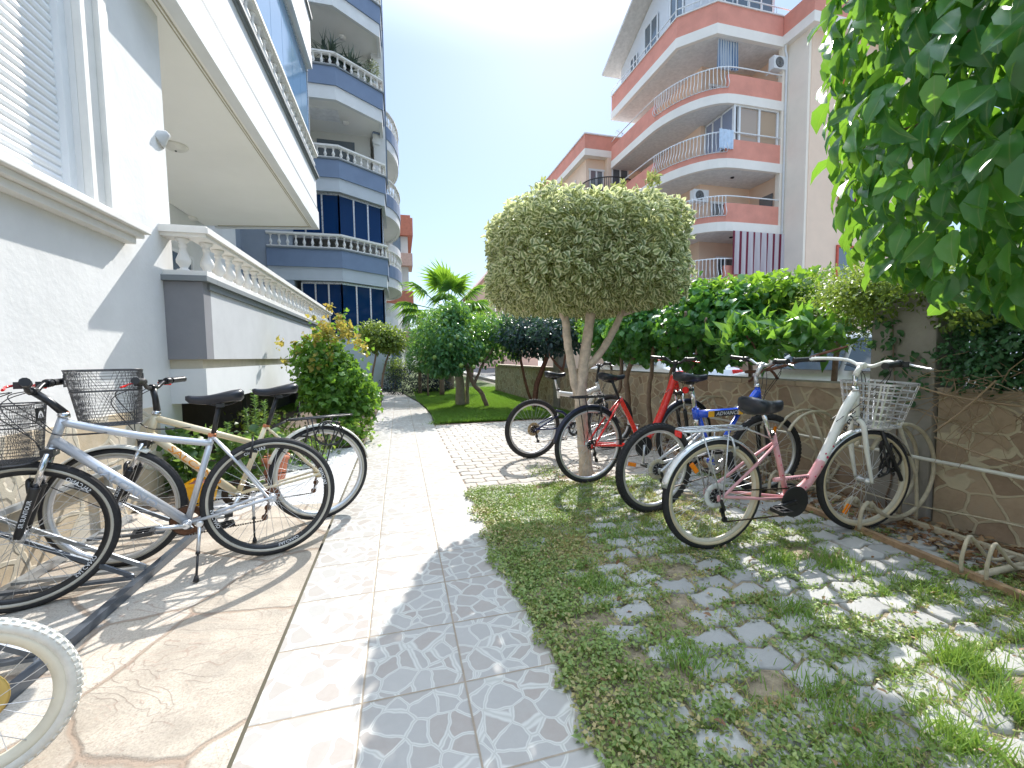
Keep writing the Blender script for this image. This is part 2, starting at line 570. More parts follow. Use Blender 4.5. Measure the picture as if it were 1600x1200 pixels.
YEL = M('yellow_plastic', (0.82, 0.42, 0.01), 0.4, 0, 0.08, 10)
DECALD = M('dark_lettering', (0.03, 0.03, 0.04), 0.4)
DECALW = M('white_lettering', (0.75, 0.77, 0.8), 0.35)
DECALS = M('grey_lettering', (0.25, 0.28, 0.33), 0.35)
DECALO = M('orange_lettering', (0.8, 0.32, 0.03), 0.35)

_tc = {}
def text_shape(s):
    """vertices and faces of a word, height 1, starting at x = 0"""
    if s in _tc: return _tc[s]
    cu = bpy.data.curves.new('t', 'FONT'); cu.body = s; cu.size = 1.0; cu.resolution_u = 2; cu.offset = 0.012
    o = bpy.data.objects.new('t', cu); COL.objects.link(o)
    dg = bpy.context.evaluated_depsgraph_get()
    me = o.evaluated_get(dg).to_mesh()
    vs = [tuple(v.co) for v in me.vertices]; fs = [tuple(p.vertices) for p in me.polygons]
    o.evaluated_get(dg).to_mesh_clear()
    bpy.data.objects.remove(o); bpy.data.curves.remove(cu)
    xs = [v[0] for v in vs]; ys = [v[1] for v in vs]
    x0, x1, y0, y1 = min(xs), max(xs), min(ys), max(ys)
    vs = [((x - x0) / (y1 - y0), (y - y0) / (y1 - y0)) for x, y, z in vs]
    _tc[s] = (vs, fs, (x1 - x0) / (y1 - y0))
    return _tc[s]

def lettering(name, word, a, b, rad, h, side, mat, parent, length=None, italic=0.0):
    """a word wrapped on a tube from a to b (reads from a to b), facing the side direction"""
    vs, fs, asp = text_shape(word)
    a, b = Vector(a), Vector(b)
    d = (b - a).normalized(); sd_ = Vector(side); sd_ = (sd_ - d * sd_.dot(d)).normalized()
    up = sd_.cross(d)
    L = length if length else h * asp
    c = (a + b) / 2
    st = c - d * L / 2
    out = []
    for x, y in vs:
        u = x / asp * L + italic * (y - 0.5) * h; v = (y - 0.5) * h
        if rad > 0:
            t = v / rad
            out.append(st + d * u + up * (math.sin(t) * (rad + 0.0012)) + sd_ * (math.cos(t) * (rad + 0.0012)))
        else: out.append(st + d * u + up * v + sd_ * 0.0015)
    m = MB(); m.add(out, fs)
    o = m.build(name, mat, parent, fixn=False)
    return o

def arc_pts(c, R, a0, a1, n=16, y=0.0):
    return [(c[0] + R * math.cos(R_(a0 + (a1 - a0) * i / n)), y, c[1] + R * math.sin(R_(a0 + (a1 - a0) * i / n))) for i in range(n + 1)]

def bez(pts, n=14):
    P = [Vector(p) for p in pts]
    out = []
    k = len(P)
    for i in range(k - 1):
        p0, p1, p2, p3 = P[max(i - 1, 0)], P[i], P[i + 1], P[min(i + 2, k - 1)]
        for j in range(n if i == k - 2 else n):
            t = j / n
            out.append(0.5 * ((2 * p1) + (p2 - p0) * t + (2 * p0 - 5 * p1 + 4 * p2 - p3) * t * t + (3 * p1 - p0 - 3 * p2 + p3) * t ** 3))
    out.append(P[-1])
    return out

def make_wheel(root, x, R, tr, tyre_m, rim_m, hub_m=ALU, nsp=32, wall_m=None, knob=0, steer=0.0, rimh=0.022, rotor=False, rimtext=None, refl=None, rear=False, spoke_m=ALU):
    zc = R
    b = MB()
    hw = 0.05 if not rear else 0.062
    b.lathe((0, -hw, 0), [(0.008, 0), (0.012, 0.004), (0.022 if not rear else 0.026, 0.018), (0.024, 0.022), (0.014, 0.03), (0.014, 2 * hw - 0.03), (0.024, 2 * hw - 0.022), (0.022, 2 * hw - 0.018), (0.012, 2 * hw - 0.004), (0.008, 2 * hw)], 12, (0, 1, 0), 0)
    b.tube([(0, -hw - 0.018, 0), (0, hw + 0.018, 0)], 0.005, 6, mi=0)
    rr = R - tr * 1.9
    for i in range(nsp):
        a = 2 * math.pi * i / nsp
        sy = 1 if i % 2 else -1
        off = (0.5 if (i // 2) % 2 else -0.5)
        p0 = Vector((0.022 * math.cos(a + off * 2.2), sy * (hw - 0.02), 0.022 * math.sin(a + off * 2.2)))
        p1 = Vector((rr * math.cos(a), sy * 0.003, rr * math.sin(a)))
        b.tube([p0, p1], 0.0013, 3, mi=1, cap=False)
    wob = b.build('wheel', [hub_m, spoke_m], root, fixn=False)
    wob.location = (x, 0, zc); wob.rotation_euler = (0, random.uniform(0, 6), steer)
    t = MB()
    t.torus((0, 0, 0), (0, 1, 0), R - tr, tr, 72, 12)
    if wall_m is not None:
        for sy in (-1, 1):
            t.torus((0, sy * tr * 0.62, 0), (0, 1, 0), R - tr * 1.62, tr * 0.42, 72, 8, mi=1)
    if knob:
        for i in range(knob):
            a = 2 * math.pi * i / knob
            for sy, da in ((-0.62, 0), (0.0, 0.5), (0.62, 0)):
                aa = a + da * 2 * math.pi / knob
                th = sy
                c = Vector((math.cos(aa) * (R - tr + tr * math.cos(th)), tr * math.sin(th) * 1.05, math.sin(aa) * (R - tr + tr * math.cos(th))))
                tang = Vector((-math.sin(aa), 0, math.cos(aa)))
                outw = Vector((math.cos(aa) * math.cos(th), math.sin(th), math.sin(aa) * math.cos(th)))
                l = math.pi * R / knob * 0.55
                t.obox(c - tang * l, c + tang * l, tr * 0.55, 0.006, 0, outw)
    else:
        for th in (-0.35, 0.0, 0.35):
            t.torus((0, math.sin(th) * tr, 0), (0, 1, 0), R - tr + math.cos(th) * tr, 0.0022, 72, 4)
    t.build('tyre', [tyre_m, wall_m or tyre_m], wob, fixn=False)
    rm = MB()
    rc = R - tr * 1.9
    prof = [(rc + 0.006, 0.012), (rc + 0.006, -0.012), (rc - 0.006, -0.013), (rc - rimh, -0.006), (rc - rimh, 0.006), (rc - 0.006, 0.013)]
    n = 72
    vs = []
    for i in range(n):
        a = 2 * math.pi * i / n
        for r, y in prof: vs.append((r * math.cos(a), y, r * math.sin(a)))
    k = len(prof)
    rm.add(vs, [(i * k + j, ((i + 1) % n) * k + j, ((i + 1) % n) * k + (j + 1) % k, i * k + (j + 1) % k) for i in range(n) for j in range(k)], 0, True)
    ri = rm.build('rim', rim_m, wob)
    if rimtext:
        vs_, fs_, asp = text_shape(rimtext)
        hgt = rimh * 0.75
        m = MB()
        for side in (-1, 1):
            for base in (0.3, 1.87, 3.44, 5.0):
                out = []
                for x_, y_ in vs_:
                    r = rc - 0.007 - rimh * 0.8 + y_ * hgt
                    a = base + side * x_ * hgt / rc
                    out.append((r * math.cos(a), side * -0.0145, r * math.sin(a)))
                m.add(out, fs_)
        m.build('rim_lettering', DECALW, wob, fixn=False)
    if refl is not None:
        q = MB()
        r0, r1 = rc * 0.62, rc * 0.86
        a = refl
        q.obox((r0 * math.cos(a), 0, r0 * math.sin(a)), (r1 * math.cos(a), 0, r1 * math.sin(a)), 0.012, 0.030, 0, (-math.sin(a), 0, math.cos(a)))
        q.build('spoke_reflector', ORANGE, wob, bev=0.005)
        wob.rotation_euler = (0, 0, steer)
    return wob

def make_saddle(root, x, z, L=0.27, W=0.15, pitch=0.0, mat=SAD, thick=0.05):
    """x,z = clamp position under the saddle"""
    b = MB()
    n, k = 18, 12
    vs = []
    for i in range(n + 1):
        t = i / n                     # 0 rear .. 1 nose
        xx = -L * 0.42 + L * t
        wd = W * 0.5 * (0.62 + 0.38 * math.sin(min(1, t / 0.22) * math.pi / 2)) if t < 0.22 else W * 0.5 * (1 - 0.76 * (1 / (1 + math.exp(-(t - 0.48) * 11))))
        if t > 0.9: wd *= math.sqrt(max(0.05, 1 - ((t - 0.9) / 0.1) ** 2 * 0.9))
        if t < 0.02: wd *= 0.7
        zt = 0.018 * math.cos(t * math.pi * 1.3) + 0.012 * t
        th = thick * (1.25 - 0.55 * t) * (0.55 if t in (0, 1) else 1)
        for j in range(k):
            a = 2 * math.pi * j / k
            y = wd * math.copysign(abs(math.cos(a)) ** 0.7, math.cos(a))
            s_ = math.sin(a)
            zz = zt + (th * 0.45 * abs(s_) ** 0.8 if s_ > 0 else -th * 0.75 * abs(s_) ** 0.5)
            vs.append((xx, y, zz))
    fs = [(i * k + j, i * k + (j + 1) % k, (i + 1) * k + (j + 1) % k, (i + 1) * k + j) for i in range(n) for j in range(k)]
    fs += [tuple(range(k)), tuple(n * k + j for j in reversed(range(k)))]
    b.add(vs, fs, 0, True)
    s_ = b.build('saddle', mat, root)
    s_.location = (x, 0, z + 0.045); s_.rotation_euler = (0, -pitch, 0)
    r = MB()
    for y in (-0.022, 0.022):
        r.tube(bez([(-L * 0.33, y * 1.6, -0.02), (-L * 0.15, y, -0.045), (L * 0.12, y, -0.045), (L * 0.42, y * 0.5, -0.012)], 5), 0.0035, 6)
    r.box(-0.02, 0.02, -0.026, 0.026, -0.058, -0.036)
    r.build('saddle_rail', BLKM, s_, fixn=False)
    return s_

def make_bars(root, x, z, style, grip_m=BLK, bar_m=BLKM, steer=0.0, half=0.3, lever=ALU, redtip=None):
    e = MB()
    if style == 'city':
        pts = [(-0.20, half, 0.02), (-0.13, half * 0.93, 0.025), (-0.05, half * 0.72, 0.035), (0.02, half * 0.4, 0.03), (0.03, half * 0.15, 0.0), (0.03, 0, 0)]
    elif style == 'riser':
        pts = [(-0.05, half, 0.045), (-0.03, half * 0.7, 0.04), (-0.01, half * 0.42, 0.032), (0, half * 0.2, 0), (0, 0, 0)]
    else:
        pts = [(-0.045, half, 0.01), (-0.03, half * 0.7, 0.01), (-0.01, half * 0.35, 0.0), (0, half * 0.2, 0), (0, 0, 0)]
    full = bez(pts + [(p[0], -p[1], p[2]) for p in pts[-2::-1]], 6)
    e.tube(full, 0.0115, 8)
    hb = e.build('handlebar', bar_m, root, fixn=False)
    hb.location = (x, 0, z); hb.rotation_euler = (0, 0, steer)
    for sy in (1, -1):
        g = MB()
        p = [Vector((q[0], q[1] * sy, q[2])) for q in pts[:2]]
        d = (p[1] - p[0]).normalized()
        st = p[0] - d * 0.004
        rs, ps = [], []
        for i in range(14):
            ps.append(st + d * (0.125 * i / 13)); rs.append(0.0165 + 0.0018 * (i % 2) + (0.003 if i in (0, 13) else 0))
        g.tube(ps, rs, 10)
        gp = g.build('grip', grip_m, hb, fixn=False)
        q = st + d * 0.165
        l = MB()
        l.lathe(st + d * 0.135, [(0.02, 0), (0.022, 0.006), (0.022, 0.03), (0.018, 0.038)], 10, d)
        l.box(q.x - 0.006, q.x + 0.035, q.y - 0.022, q.y + 0.022, q.z - 0.022, q.z + 0.01)
        l.tube(bez([q + Vector((0.035, 0, -0.005)), q + Vector((0.055, sy * 0.03, -0.012)), q + Vector((0.045, sy * 0.09, -0.02)), q + Vector((0.035, sy * 0.145, -0.024))], 5), [0.006] * 16, 6, mi=1)
        l.build('brake_lever', [BLK, lever if not redtip else redtip], hb, fixn=False)
    return hb

def make_basket(root, x0, x1, z0, z1, w0, w1, kind, mat, emblem=False):
    """x0..x1 length at the top, tapering to the bottom; w0 bottom width, w1 top width"""
    b = MB()
    xt0, xt1 = x0, x1
    ins = 0.04
    def loop(t, n=28, rnd=0.35):
        a0, a1 = xt0 + ins * (1 - t) * 0.4, xt1 - ins * (1 - t) * 1.2
        cx, hx = (a0 + a1) / 2, (a1 - a0) / 2
        hy = (w0 + (w1 - w0) * t) / 2
        z = z0 + (z1 - z0) * t
        out = []
        for i in range(n):
            a = 2 * math.pi * (i + 0.5) / n
            c, s_ = math.cos(a), math.sin(a)
            out.append(Vector((cx + hx * math.copysign(abs(c) ** rnd, c), hy * math.copysign(abs(s_) ** rnd, s_), z)))
        return out
    if kind == 'mesh':
        n = 84
        for k in range(0, 19):
            t = k / 18
            b.tube(loop(t, 40), 0.0011 if 0 < k < 18 else 0.004, 3 if 0 < k < 18 else 6, True)
        top, bot = loop(1, n), loop(0, n)
        for i in range(n):
            b.tube([bot[i], top[(i + 4) % n]], 0.0009, 3, cap=False)
            b.tube([bot[i], top[i - 4]], 0.0009, 3, cap=False)
        m = loop(0.62, 40); b.tube(m, 0.0028, 5, True)
        for i in range(1, 16):
            yy = -w0 / 2 + w0 * i / 16; b.tube([(xt0 + 0.02, yy, z0), (xt1 - 0.045, yy, z0)], 0.0012, 3, cap=False)
            xx = xt0 + 0.02 + (xt1 - xt0 - 0.06) * i / 16; b.tube([(xx, -w0 / 2, z0), (xx, w0 / 2, z0)], 0.0012, 3, cap=False)
    else:
        n = 36
        for k in range(0, 7):
            t = k / 6
            lp = loop(t, n, 0.45)
            for i in range(n):
                b.obox(lp[i], lp[(i + 1) % n], 0.002, 0.010 if k < 6 else 0.014)
        top, bot = loop(1, n, 0.45), loop(0, n, 0.45)
        for i in range(0, n, 2):
            b.obox(bot[i], top[i], 0.009, 0.002, 0, (top[i] - Vector((sum(p.x for p in top) / n, 0, top[i].z))).normalized())
        for i in range(1, 8):
            yy = -w0 / 2 + w0 * i / 8; b.obox((xt0 + 0.03, yy, z0), (xt1 - 0.05, yy, z0), 0.008, 0.002)
            xx = xt0 + 0.03 + (xt1 - xt0 - 0.08) * i / 8; b.obox((xx, -w0 / 2, z0), (xx, w0 / 2, z0), 0.008, 0.002)
    o = b.build('basket', mat, root, fixn=False)
    if emblem:
        for sx, zf in ((1, 0), (-1, 0)):
            p = MB()
            xx = (xt1 + 0.002) if sx > 0 else (xt0 - 0.004)
            cz = z1 - 0.055
            p.box(xx, xx + 0.003, -0.045, 0.045, cz - 0.033, cz + 0.033, 0)
            for fx in (xx - 0.0015, xx + 0.0045):
                nn = 10
                for i in range(nn):
                    a0, a1 = math.pi * i / nn, math.pi * (i + 1) / nn
                    p.add([(fx, 0.030 * math.cos(a0), cz - 0.016 + 0.034 * math.sin(a0)), (fx, 0.030 * math.cos(a1), cz - 0.016 + 0.034 * math.sin(a1)),
                           (fx, 0.019 * math.cos(a1), cz - 0.016 + 0.02 * math.sin(a1)), (fx, 0.019 * math.cos(a0), cz - 0.016 + 0.02 * math.sin(a0))], [(0, 1, 2, 3)], 1)
                p.add([(fx, -0.005, cz - 0.018), (fx, 0.005, cz - 0.018), (fx, 0.005, cz - 0.002), (fx, -0.005, cz - 0.002)], [(0, 1, 2, 3)], 1)
            p.build('basket_badge', [BLK, DECALW], o, fixn=False)
    return o

def bicycle(name, loc, ang, lean, sp, label, group=None):
    root = empty(name, (loc[0], loc[1], 0.0), (R_(lean), 0, R_(ang)))
    tag(root, label, 'bicycle', group)
    R, wb, tr = sp['R'], sp['wb'], sp.get('tr', 0.021)
    zb = sp.get('z0', 0)
    st = R_(sp.get('steer', 0))
    fm = sp['paint']
    bb = sp['bb']; ht, hbm = sp['ht'], sp['hb']
    seat, clus = sp['saddle'], sp['clus']
    fb = MB()
    for (pts, r, mi) in sp['tubes']:
        P = [(p[0], p[2] if len(p) > 2 else 0, p[1]) for p in pts]
        if len(P) > 2: P = bez(P, 7)
        fb.tube(P, r, 12, mi=mi)
    # head tube, seat stays and chain stays
    fb.tube([(ht[0], 0, ht[1]), (hbm[0], 0, hbm[1])], 0.02, 12, mi=sp.get('headmi', 0))
    stays = sp.get('stays', [((clus[0], clus[1]), 0.008), ((bb[0], bb[1]), 0.0095)])
    smi = sp.get('staymi', 0)
    for (px_, pz_), r in stays:
        for sy in (-1, 1):
            fb.tube([(px_, sy * 0.012, pz_), (px_ * 0.55, sy * 0.045, R + (pz_ - R) * 0.55), (0.02, sy * 0.062, R + 0.004), (0, sy * 0.062, R)], r, 8, mi=smi)
    fb.lathe((bb[0], -0.036, bb[1]), [(0.022, 0), (0.024, 0.002), (0.024, 0.07), (0.022, 0.072)], 12, (0, 1, 0), mi=0)
    for sy in (-1, 1):
        fb.box(-0.018, 0.02, sy * 0.058, sy * 0.066, R - 0.02, R + 0.016, smi)
    frame = fb.build('frame', [fm] + sp.get('mats', [fm]), root, fixn=False)
    # seat post + saddle
    q = MB()
    q.tube([(clus[0] - (0 if sp.get('shockpost') else 0.0), 0, clus[1] - 0.03), (seat[0], 0, seat[1] - 0.01)], 0.0135, 10)
    q.lathe((clus[0], 0, clus[1] - 0.006), [(0.02, 0), (0.021, 0.003), (0.021, 0.018), (0.018, 0.02)], 12, (seat[0] - clus[0], 0, seat[1] - clus[1]), mi=1)
    q.build('seat_post', [sp.get('post_m', BLKM), sp.get('clamp_m', BLKM)], root, fixn=False)
    make_saddle(root, seat[0], seat[1] - 0.045, *sp.get('sad', (0.27, 0.15)), pitch=sp.get('spitch', 0.03), thick=sp.get('sthick', 0.05))
    # wheels
    make_wheel(root, 0, R, tr, sp.get('tyre', RUB), sp.get('rim', ALU), wall_m=sp.get('wall'), knob=sp.get('knob', 0), rimtext=sp.get('rimtext'), refl=sp.get('rearrefl'), rear=True, rimh=sp.get('rimh', 0.02), nsp=sp.get('nsp', 36))
    fx = wb
    # the front assembly turns about the steering axis: shift the hub with the steer angle
    axx = hbm[0] + (hbm[1] - R) * ((hbm[0] - ht[0]) / max(0.01, (ht[1] - hbm[1])))   # where the steering axis is at hub height
    tr_off = wb - axx
    hubp = Vector((axx + tr_off * math.cos(st), tr_off * math.sin(st), R))
    fw = make_wheel(root, wb, R, tr, sp.get('tyre', RUB), sp.get('rim', ALU), wall_m=sp.get('wall'), knob=sp.get('knob', 0), steer=st, rimtext=sp.get('rimtext'), refl=sp.get('frontrefl'), rimh=sp.get('rimh', 0.02), nsp=sp.get('nsp', 36))
    fw.location = (hubp.x, hubp.y, R)
    # fork
    f = MB()
    cr = Vector((hbm[0] + (hbm[0] - ht[0]) * 0.12, 0, hbm[1] - 0.02))
    lat = Vector((-math.sin(st), math.cos(st), 0))
    f.lathe((ht[0], 0, ht[1]), [(0.024, -0.004), (0.025, 0.0), (0.022, 0.012), (0.016, 0.02)], 12, (ht[0] - hbm[0], 0, ht[1] - hbm[1]), mi=2)
    f.lathe((hbm[0], 0, hbm[1]), [(0.024, 0.004), (0.025, 0.0), (0.024, -0.014)], 12, (ht[0] - hbm[0], 0, ht[1] - hbm[1]), mi=2)
    if sp['fork'] == 'susp':
        f.obox(cr - lat * 0.058, cr + lat * 0.058, 0.045, 0.035, 1)
        for sy in (-1, 1):
            a = cr + lat * 0.05 * sy
            c = hubp + lat * 0.055 * sy
            mid = a.lerp(c, 0.42)
            f.tube([a, mid], 0.0135, 10, mi=2)
            f.tube([mid - (c - a) * 0.02, mid, mid + (c - a) * 0.05, c + (a - c) * 0.05, c], [0.021, 0.022, 0.0195, 0.017, 0.013], 10, mi=1)
        arch = mid_h = None
        a, c = cr + lat * 0.05, hubp + lat * 0.055
        m1 = a.lerp(c, 0.46); a2, c2 = cr - lat * 0.05, hubp - lat * 0.055; m2 = a2.lerp(c2, 0.46)
        fwd = Vector((math.cos(st), math.sin(st), 0))
        f.tube(bez([m1 + fwd * 0.012, m1.lerp(m2, 0.25) + fwd * 0.02 + Vector((0, 0, 0.05)), m1.lerp(m2, 0.75) + fwd * 0.02 + Vector((0, 0, 0.05)), m2 + fwd * 0.012], 5), 0.011, 8, mi=1)
        fmats = [fm, BLKM, CHR]
    else:
        top = cr
        for sy in (-1, 1):
            p1 = top + lat * 0.012 * sy
            p2 = top + lat * 0.045 * sy + (hubp - top) * 0.1 + Vector((0, 0, 0.005))
            p3 = top.lerp(hubp, 0.5) + lat * 0.056 * sy - Vector((math.cos(st), math.sin(st), 0)) * 0.008
            p4 = hubp + lat * 0.058 * sy
            f.tube(bez([p1, p2, p3, p4], 6), [0.016] * 6 + [0.0155] * 6 + [0.014 - 0.0008 * i for i in range(7)], 10, mi=0)
        fmats = [sp.get('fork_m', fm), BLKM, CHR]
    fk = f.build('fork', fmats, root, fixn=False)
    if sp.get('forktext'):
        for sy in (1, -1):
            a = cr + lat * 0.05 * sy; c = hubp + lat * 0.055 * sy
            lettering('fork_lettering', sp['forktext'], c.lerp(a, 0.12), a.lerp(c, 0.52), 0.019, 0.016, lat * sy, DECALW, fk, 0.13)
    # stem + bars
    bar = sp['bar']
    s_ = MB()
    up = Vector((ht[0], 0, ht[1])); dirn = (up - Vector((hbm[0], 0, hbm[1]))).normalized()
    riser = sp.get('quill', 0.03)
    topq = up + dirn * riser
    s_.tube([up, topq], 0.0145, 10, mi=1 if sp.get('quill') else 0)
    bp = Vector((bar[0], 0, bar[1]))
    ext = bp - topq
    bp2 = Vector((topq.x + ext.x * math.cos(st), topq.y + ext.x * math.sin(st), bar[1]))
    s_.tube([topq - dirn * 0.012, topq + (bp2 - topq) * 0.5, bp2], [0.019, 0.0165, 0.0175], 10)
    s_.lathe(bp2 - lat * 0.024, [(0.018, 0), (0.02, 0.003), (0.02, 0.045), (0.018, 0.048)], 10, lat)
    s_.build('stem', [sp.get('stem_m', BLKM), sp.get('quill_m', BLKM)], root, fixn=False)
    hb = make_bars(root, bp2.x, bp2.z, sp.get('bars', 'riser'), bar_m=sp.get('bar_m', BLKM), steer=st, half=sp.get('half', 0.3), redtip=sp.get('redtip'), grip_m=sp.get('grip_m', BLK))
    hb.location = bp2
    # drivetrain (right side, -y)
    c = MB()
    cy = -0.05
    nteeth = 40
    for Rr, yy in (((sp.get('ring', 0.085)), cy), ((sp.get('ring', 0.085) * 0.8), cy + 0.008)):
        vs = []
        for i in range(nteeth * 2):
            a = math.pi * i / nteeth
            r = Rr + (0.002 if i % 2 else -0.003)
            for rr_, y in ((r, yy - 0.0015), (r, yy + 0.0015), (Rr * 0.74, yy + 0.0015), (Rr * 0.74, yy - 0.0015)):
                vs.append((bb[0] + rr_ * math.cos(a), y, bb[1] + rr_ * math.sin(a)))
        N2 = nteeth * 2
        c.add(vs, [(i * 4 + j, ((i + 1) % N2) * 4 + j, ((i + 1) % N2) * 4 + (j + 1) % 4, i * 4 + (j + 1) % 4) for i in range(N2) for j in range(4)], 0)
    for i in range(5):
        a = 2 * math.pi * i / 5 + 0.4
        c.obox((bb[0], cy, bb[1]), (bb[0] + 0.072 * math.cos(a), cy, bb[1] + 0.072 * math.sin(a)), 0.006, 0.014, 0, (0, 1, 0))
    c.build('chainring', sp.get('ring_m', CHAINM), root, fixn=False)
    if sp.get('guard'):
        g = MB(); g.lathe((bb[0], cy - 0.012, bb[1]), [(0.098, 0), (0.1, 0.002), (0.1, 0.006), (0.085, 0.007)], 36, (0, 1, 0)); g.build('chain_guard', BLK, root)
    ca = R_(sp.get('crank', 200))
    for sy, aa in ((-1, ca), (1, ca + math.pi)):
        k = MB()
        y0 = sy * 0.062
        p0 = Vector((bb[0], y0, bb[1])); p1 = Vector((bb[0] + 0.17 * math.cos(aa), sy * 0.075, bb[1] + 0.17 * math.sin(aa)))
        k.tube([(bb[0], sy * 0.03, bb[1]), p0 + Vector((0, sy * 0.012, 0))], 0.015, 10)
        k.tube([p0, p0.lerp(p1, 0.5), p1], [0.014, 0.0105, 0.011], 8)
        kk = k.build('crank_arm', sp.get('crank_m', ALU), root, fixn=False)
        pd = MB()
        pc = p1 + Vector((0, sy * 0.055, 0))
        pd.tube([p1, p1 + Vector((0, sy * 0.1, 0))], 0.006, 6)
        for dx in (-0.035, 0.035): pd.box(pc.x + dx - 0.008, pc.x + dx + 0.008, pc.y - 0.042, pc.y + 0.045, pc.z - 0.011, pc.z + 0.011)
        for dy in (-0.04, 0, 0.043): pd.box(pc.x - 0.03, pc.x + 0.03, pc.y + dy - 0.005, pc.y + dy + 0.005, pc.z - 0.010, pc.z + 0.010)
        pd.build('pedal', BLK, kk, fixn=False)
    cs = MB()
    for i in range(6):
        r = 0.045 - i * 0.0045
        cs.lathe((0, -0.03 - i * 0.0045, R), [(r, 0), (r, 0.0018)], 24, (0, 1, 0))
    cs.build('cassette', sp.get('cass_m', CHAINM), root)
    if sp.get('disc'):
        ds = MB(); ds.torus((0, -0.024, R), (0, 1, 0), 0.062, 0.018, 30, 6, flat=0.08); ds.build('spoke_guard', sp['disc'], root, fixn=False)
    dr = MB()
    dr.obox((0.0, -0.07, R - 0.01), (0.025, -0.07, R - 0.075), 0.012, 0.02, 0, (0, 1, 0))
    dr.obox((0.02, -0.062, R - 0.07), (0.045, -0.058, R - 0.145), 0.004, 0.022, 0, (0, 1, 0))
    dr.obox((0.02, -0.05, R - 0.07), (0.045, -0.046, R - 0.145), 0.004, 0.022, 0, (0, 1, 0))
    for px_, pz_ in ((0.024, R - 0.082), (0.043, R - 0.14)): dr.lathe((px_, -0.06, pz_), [(0.019, 0), (0.019, 0.008)], 12, (0, 1, 0))
    dr.build('rear_derailleur', sp.get('der_m', BLKM), root, fixn=False)
    ch = MB()
    ringR = sp.get('ring', 0.085)
    up_ = [(0, -0.045, R + 0.035), (bb[0], -0.05, bb[1] + ringR)]
    lo = [(0.03, -0.055, R - 0.085), (0.05, -0.055, R - 0.157), (bb[0], -0.05, bb[1] - ringR)]
    for pl in (up_, lo):
        for a, b2 in zip(pl[:-1], pl[1:]):
            a, b2 = Vector(a), Vector(b2)
            nl = max(2, int((b2 - a).length / 0.0127))
            for i in range(nl):
                p = a.lerp(b2, i / nl); q2 = a.lerp(b2, (i + 0.8) / nl)
                ch.obox(p, q2, 0.007 if i % 2 else 0.004, 0.008)
    front = [(bb[0] + ringR * math.sin(a), -0.05, bb[1] + ringR * math.cos(a)) for a in np.linspace(0, math.pi, 12)]
    ch.tube(front, 0.004, 5)
    ch.build('chain', CHAINM, root, fixn=False)
    # brakes
    if sp.get('vbrake', True):
        for (bx, bz, hx, hz, stt, nm) in ((clus[0] * 0.0 + 0.11, R + R * 0.88, 0, 0, 0, 'rear'),):
            v = MB()
            for sy in (-1, 1):
                v.tube([(bx - 0.005, sy * 0.04, bz - 0.06), (bx - 0.02, sy * 0.05, bz + 0.0), (bx - 0.025, sy * 0.035, bz + 0.05)], [0.009, 0.007, 0.006], 6)
                v.obox((bx - 0.045, sy * 0.024, bz - 0.03), (bx + 0.03, sy * 0.024, bz - 0.012), 0.012, 0.012)
            v.tube(bez([(bx - 0.025, -0.04, bz + 0.05), (bx - 0.028, 0, bz + 0.056), (bx - 0.025, 0.04, bz + 0.05)], 4), 0.0035, 5)
            v.build('rear_brake', sp.get('brake_m', BLKM), root, fixn=False)
    # cables
    cb = MB()
    for sy in (-1, 1):
        s0 = bp2 + lat * 0.14 * sy
        cb.tube(bez([s0 + Vector((0.04, 0, 0)), s0 + Vector((0.11, -sy * 0.03, -0.03)), Vector((ht[0] + 0.09, sy * 0.03, ht[1] - 0.02)), Vector((ht[0] + 0.02, sy * 0.026, ht[1] - 0.09)), Vector((ht[0] - 0.16, sy * 0.02, ht[1] - 0.2 if sp.get('lowcable') else ht[1] - 0.1))], 6), 0.0025, 5)
        cb.tube(bez([s0 + Vector((0.03, 0.01, 0)), s0 + Vector((0.13, -sy * 0.05, -0.07)), cr + Vector((0.05, 0, 0.06)), cr + Vector((0.02, 0.0, -0.05))], 6), 0.0025, 5)
    cb.build('cable', BLK, root, fixn=False)
    # fenders
    def fender(cx, cz, a0, a1, nm, m, lat_st=0.0, stay=True, wdt=0.03, Rf=None):
        Rf = Rf or R + 0.018
        g = MB(); n = 26
        vs = []
        k = 7
        for i in range(n + 1):
            a = R_(a0 + (a1 - a0) * i / n)
            for j in range(k):
                t = -1 + 2 * j / (k - 1)
                r = Rf - 0.016 * t * t
                for dr_ in (0,):
                    vs.append((r * math.cos(a), t * wdt, r * math.sin(a)))
        g.add(vs, [(i * k + j, i * k + j + 1, (i + 1) * k + j + 1, (i + 1) * k + j) for i in range(n) for j in range(k - 1)], 0, True)
        if stay:
            a = R_(a0 + (a1 - a0) * stay)
            for sy in (-1, 1): g.tube([(Rf * math.cos(a), sy * wdt * 0.9, Rf * math.sin(a)), (0.0, sy * 0.068, 0.0)], 0.0025, 5, mi=1)
        o = g.build(nm, [m, sp.get('stay_m', m)], root, fixn=False)
        o.location = (cx, cz[0] if isinstance(cz, tuple) else 0, R); o.rotation_euler = (0, 0, lat_st)
        md = o.modifiers.new('solid', 'SOLIDIFY'); md.thickness = 0.0015
        return o
    if sp.get('fender'):
        fr_, ff_ = sp['fender']
        if fr_: fender(0, 0, fr_[0], fr_[1], 'rear_fender', sp['fender_m'], stay=fr_[2])
        if ff_: fender(hubp.x, (hubp.y,), ff_[0], ff_[1], 'front_fender', sp['fender_m'], st, stay=ff_[2])
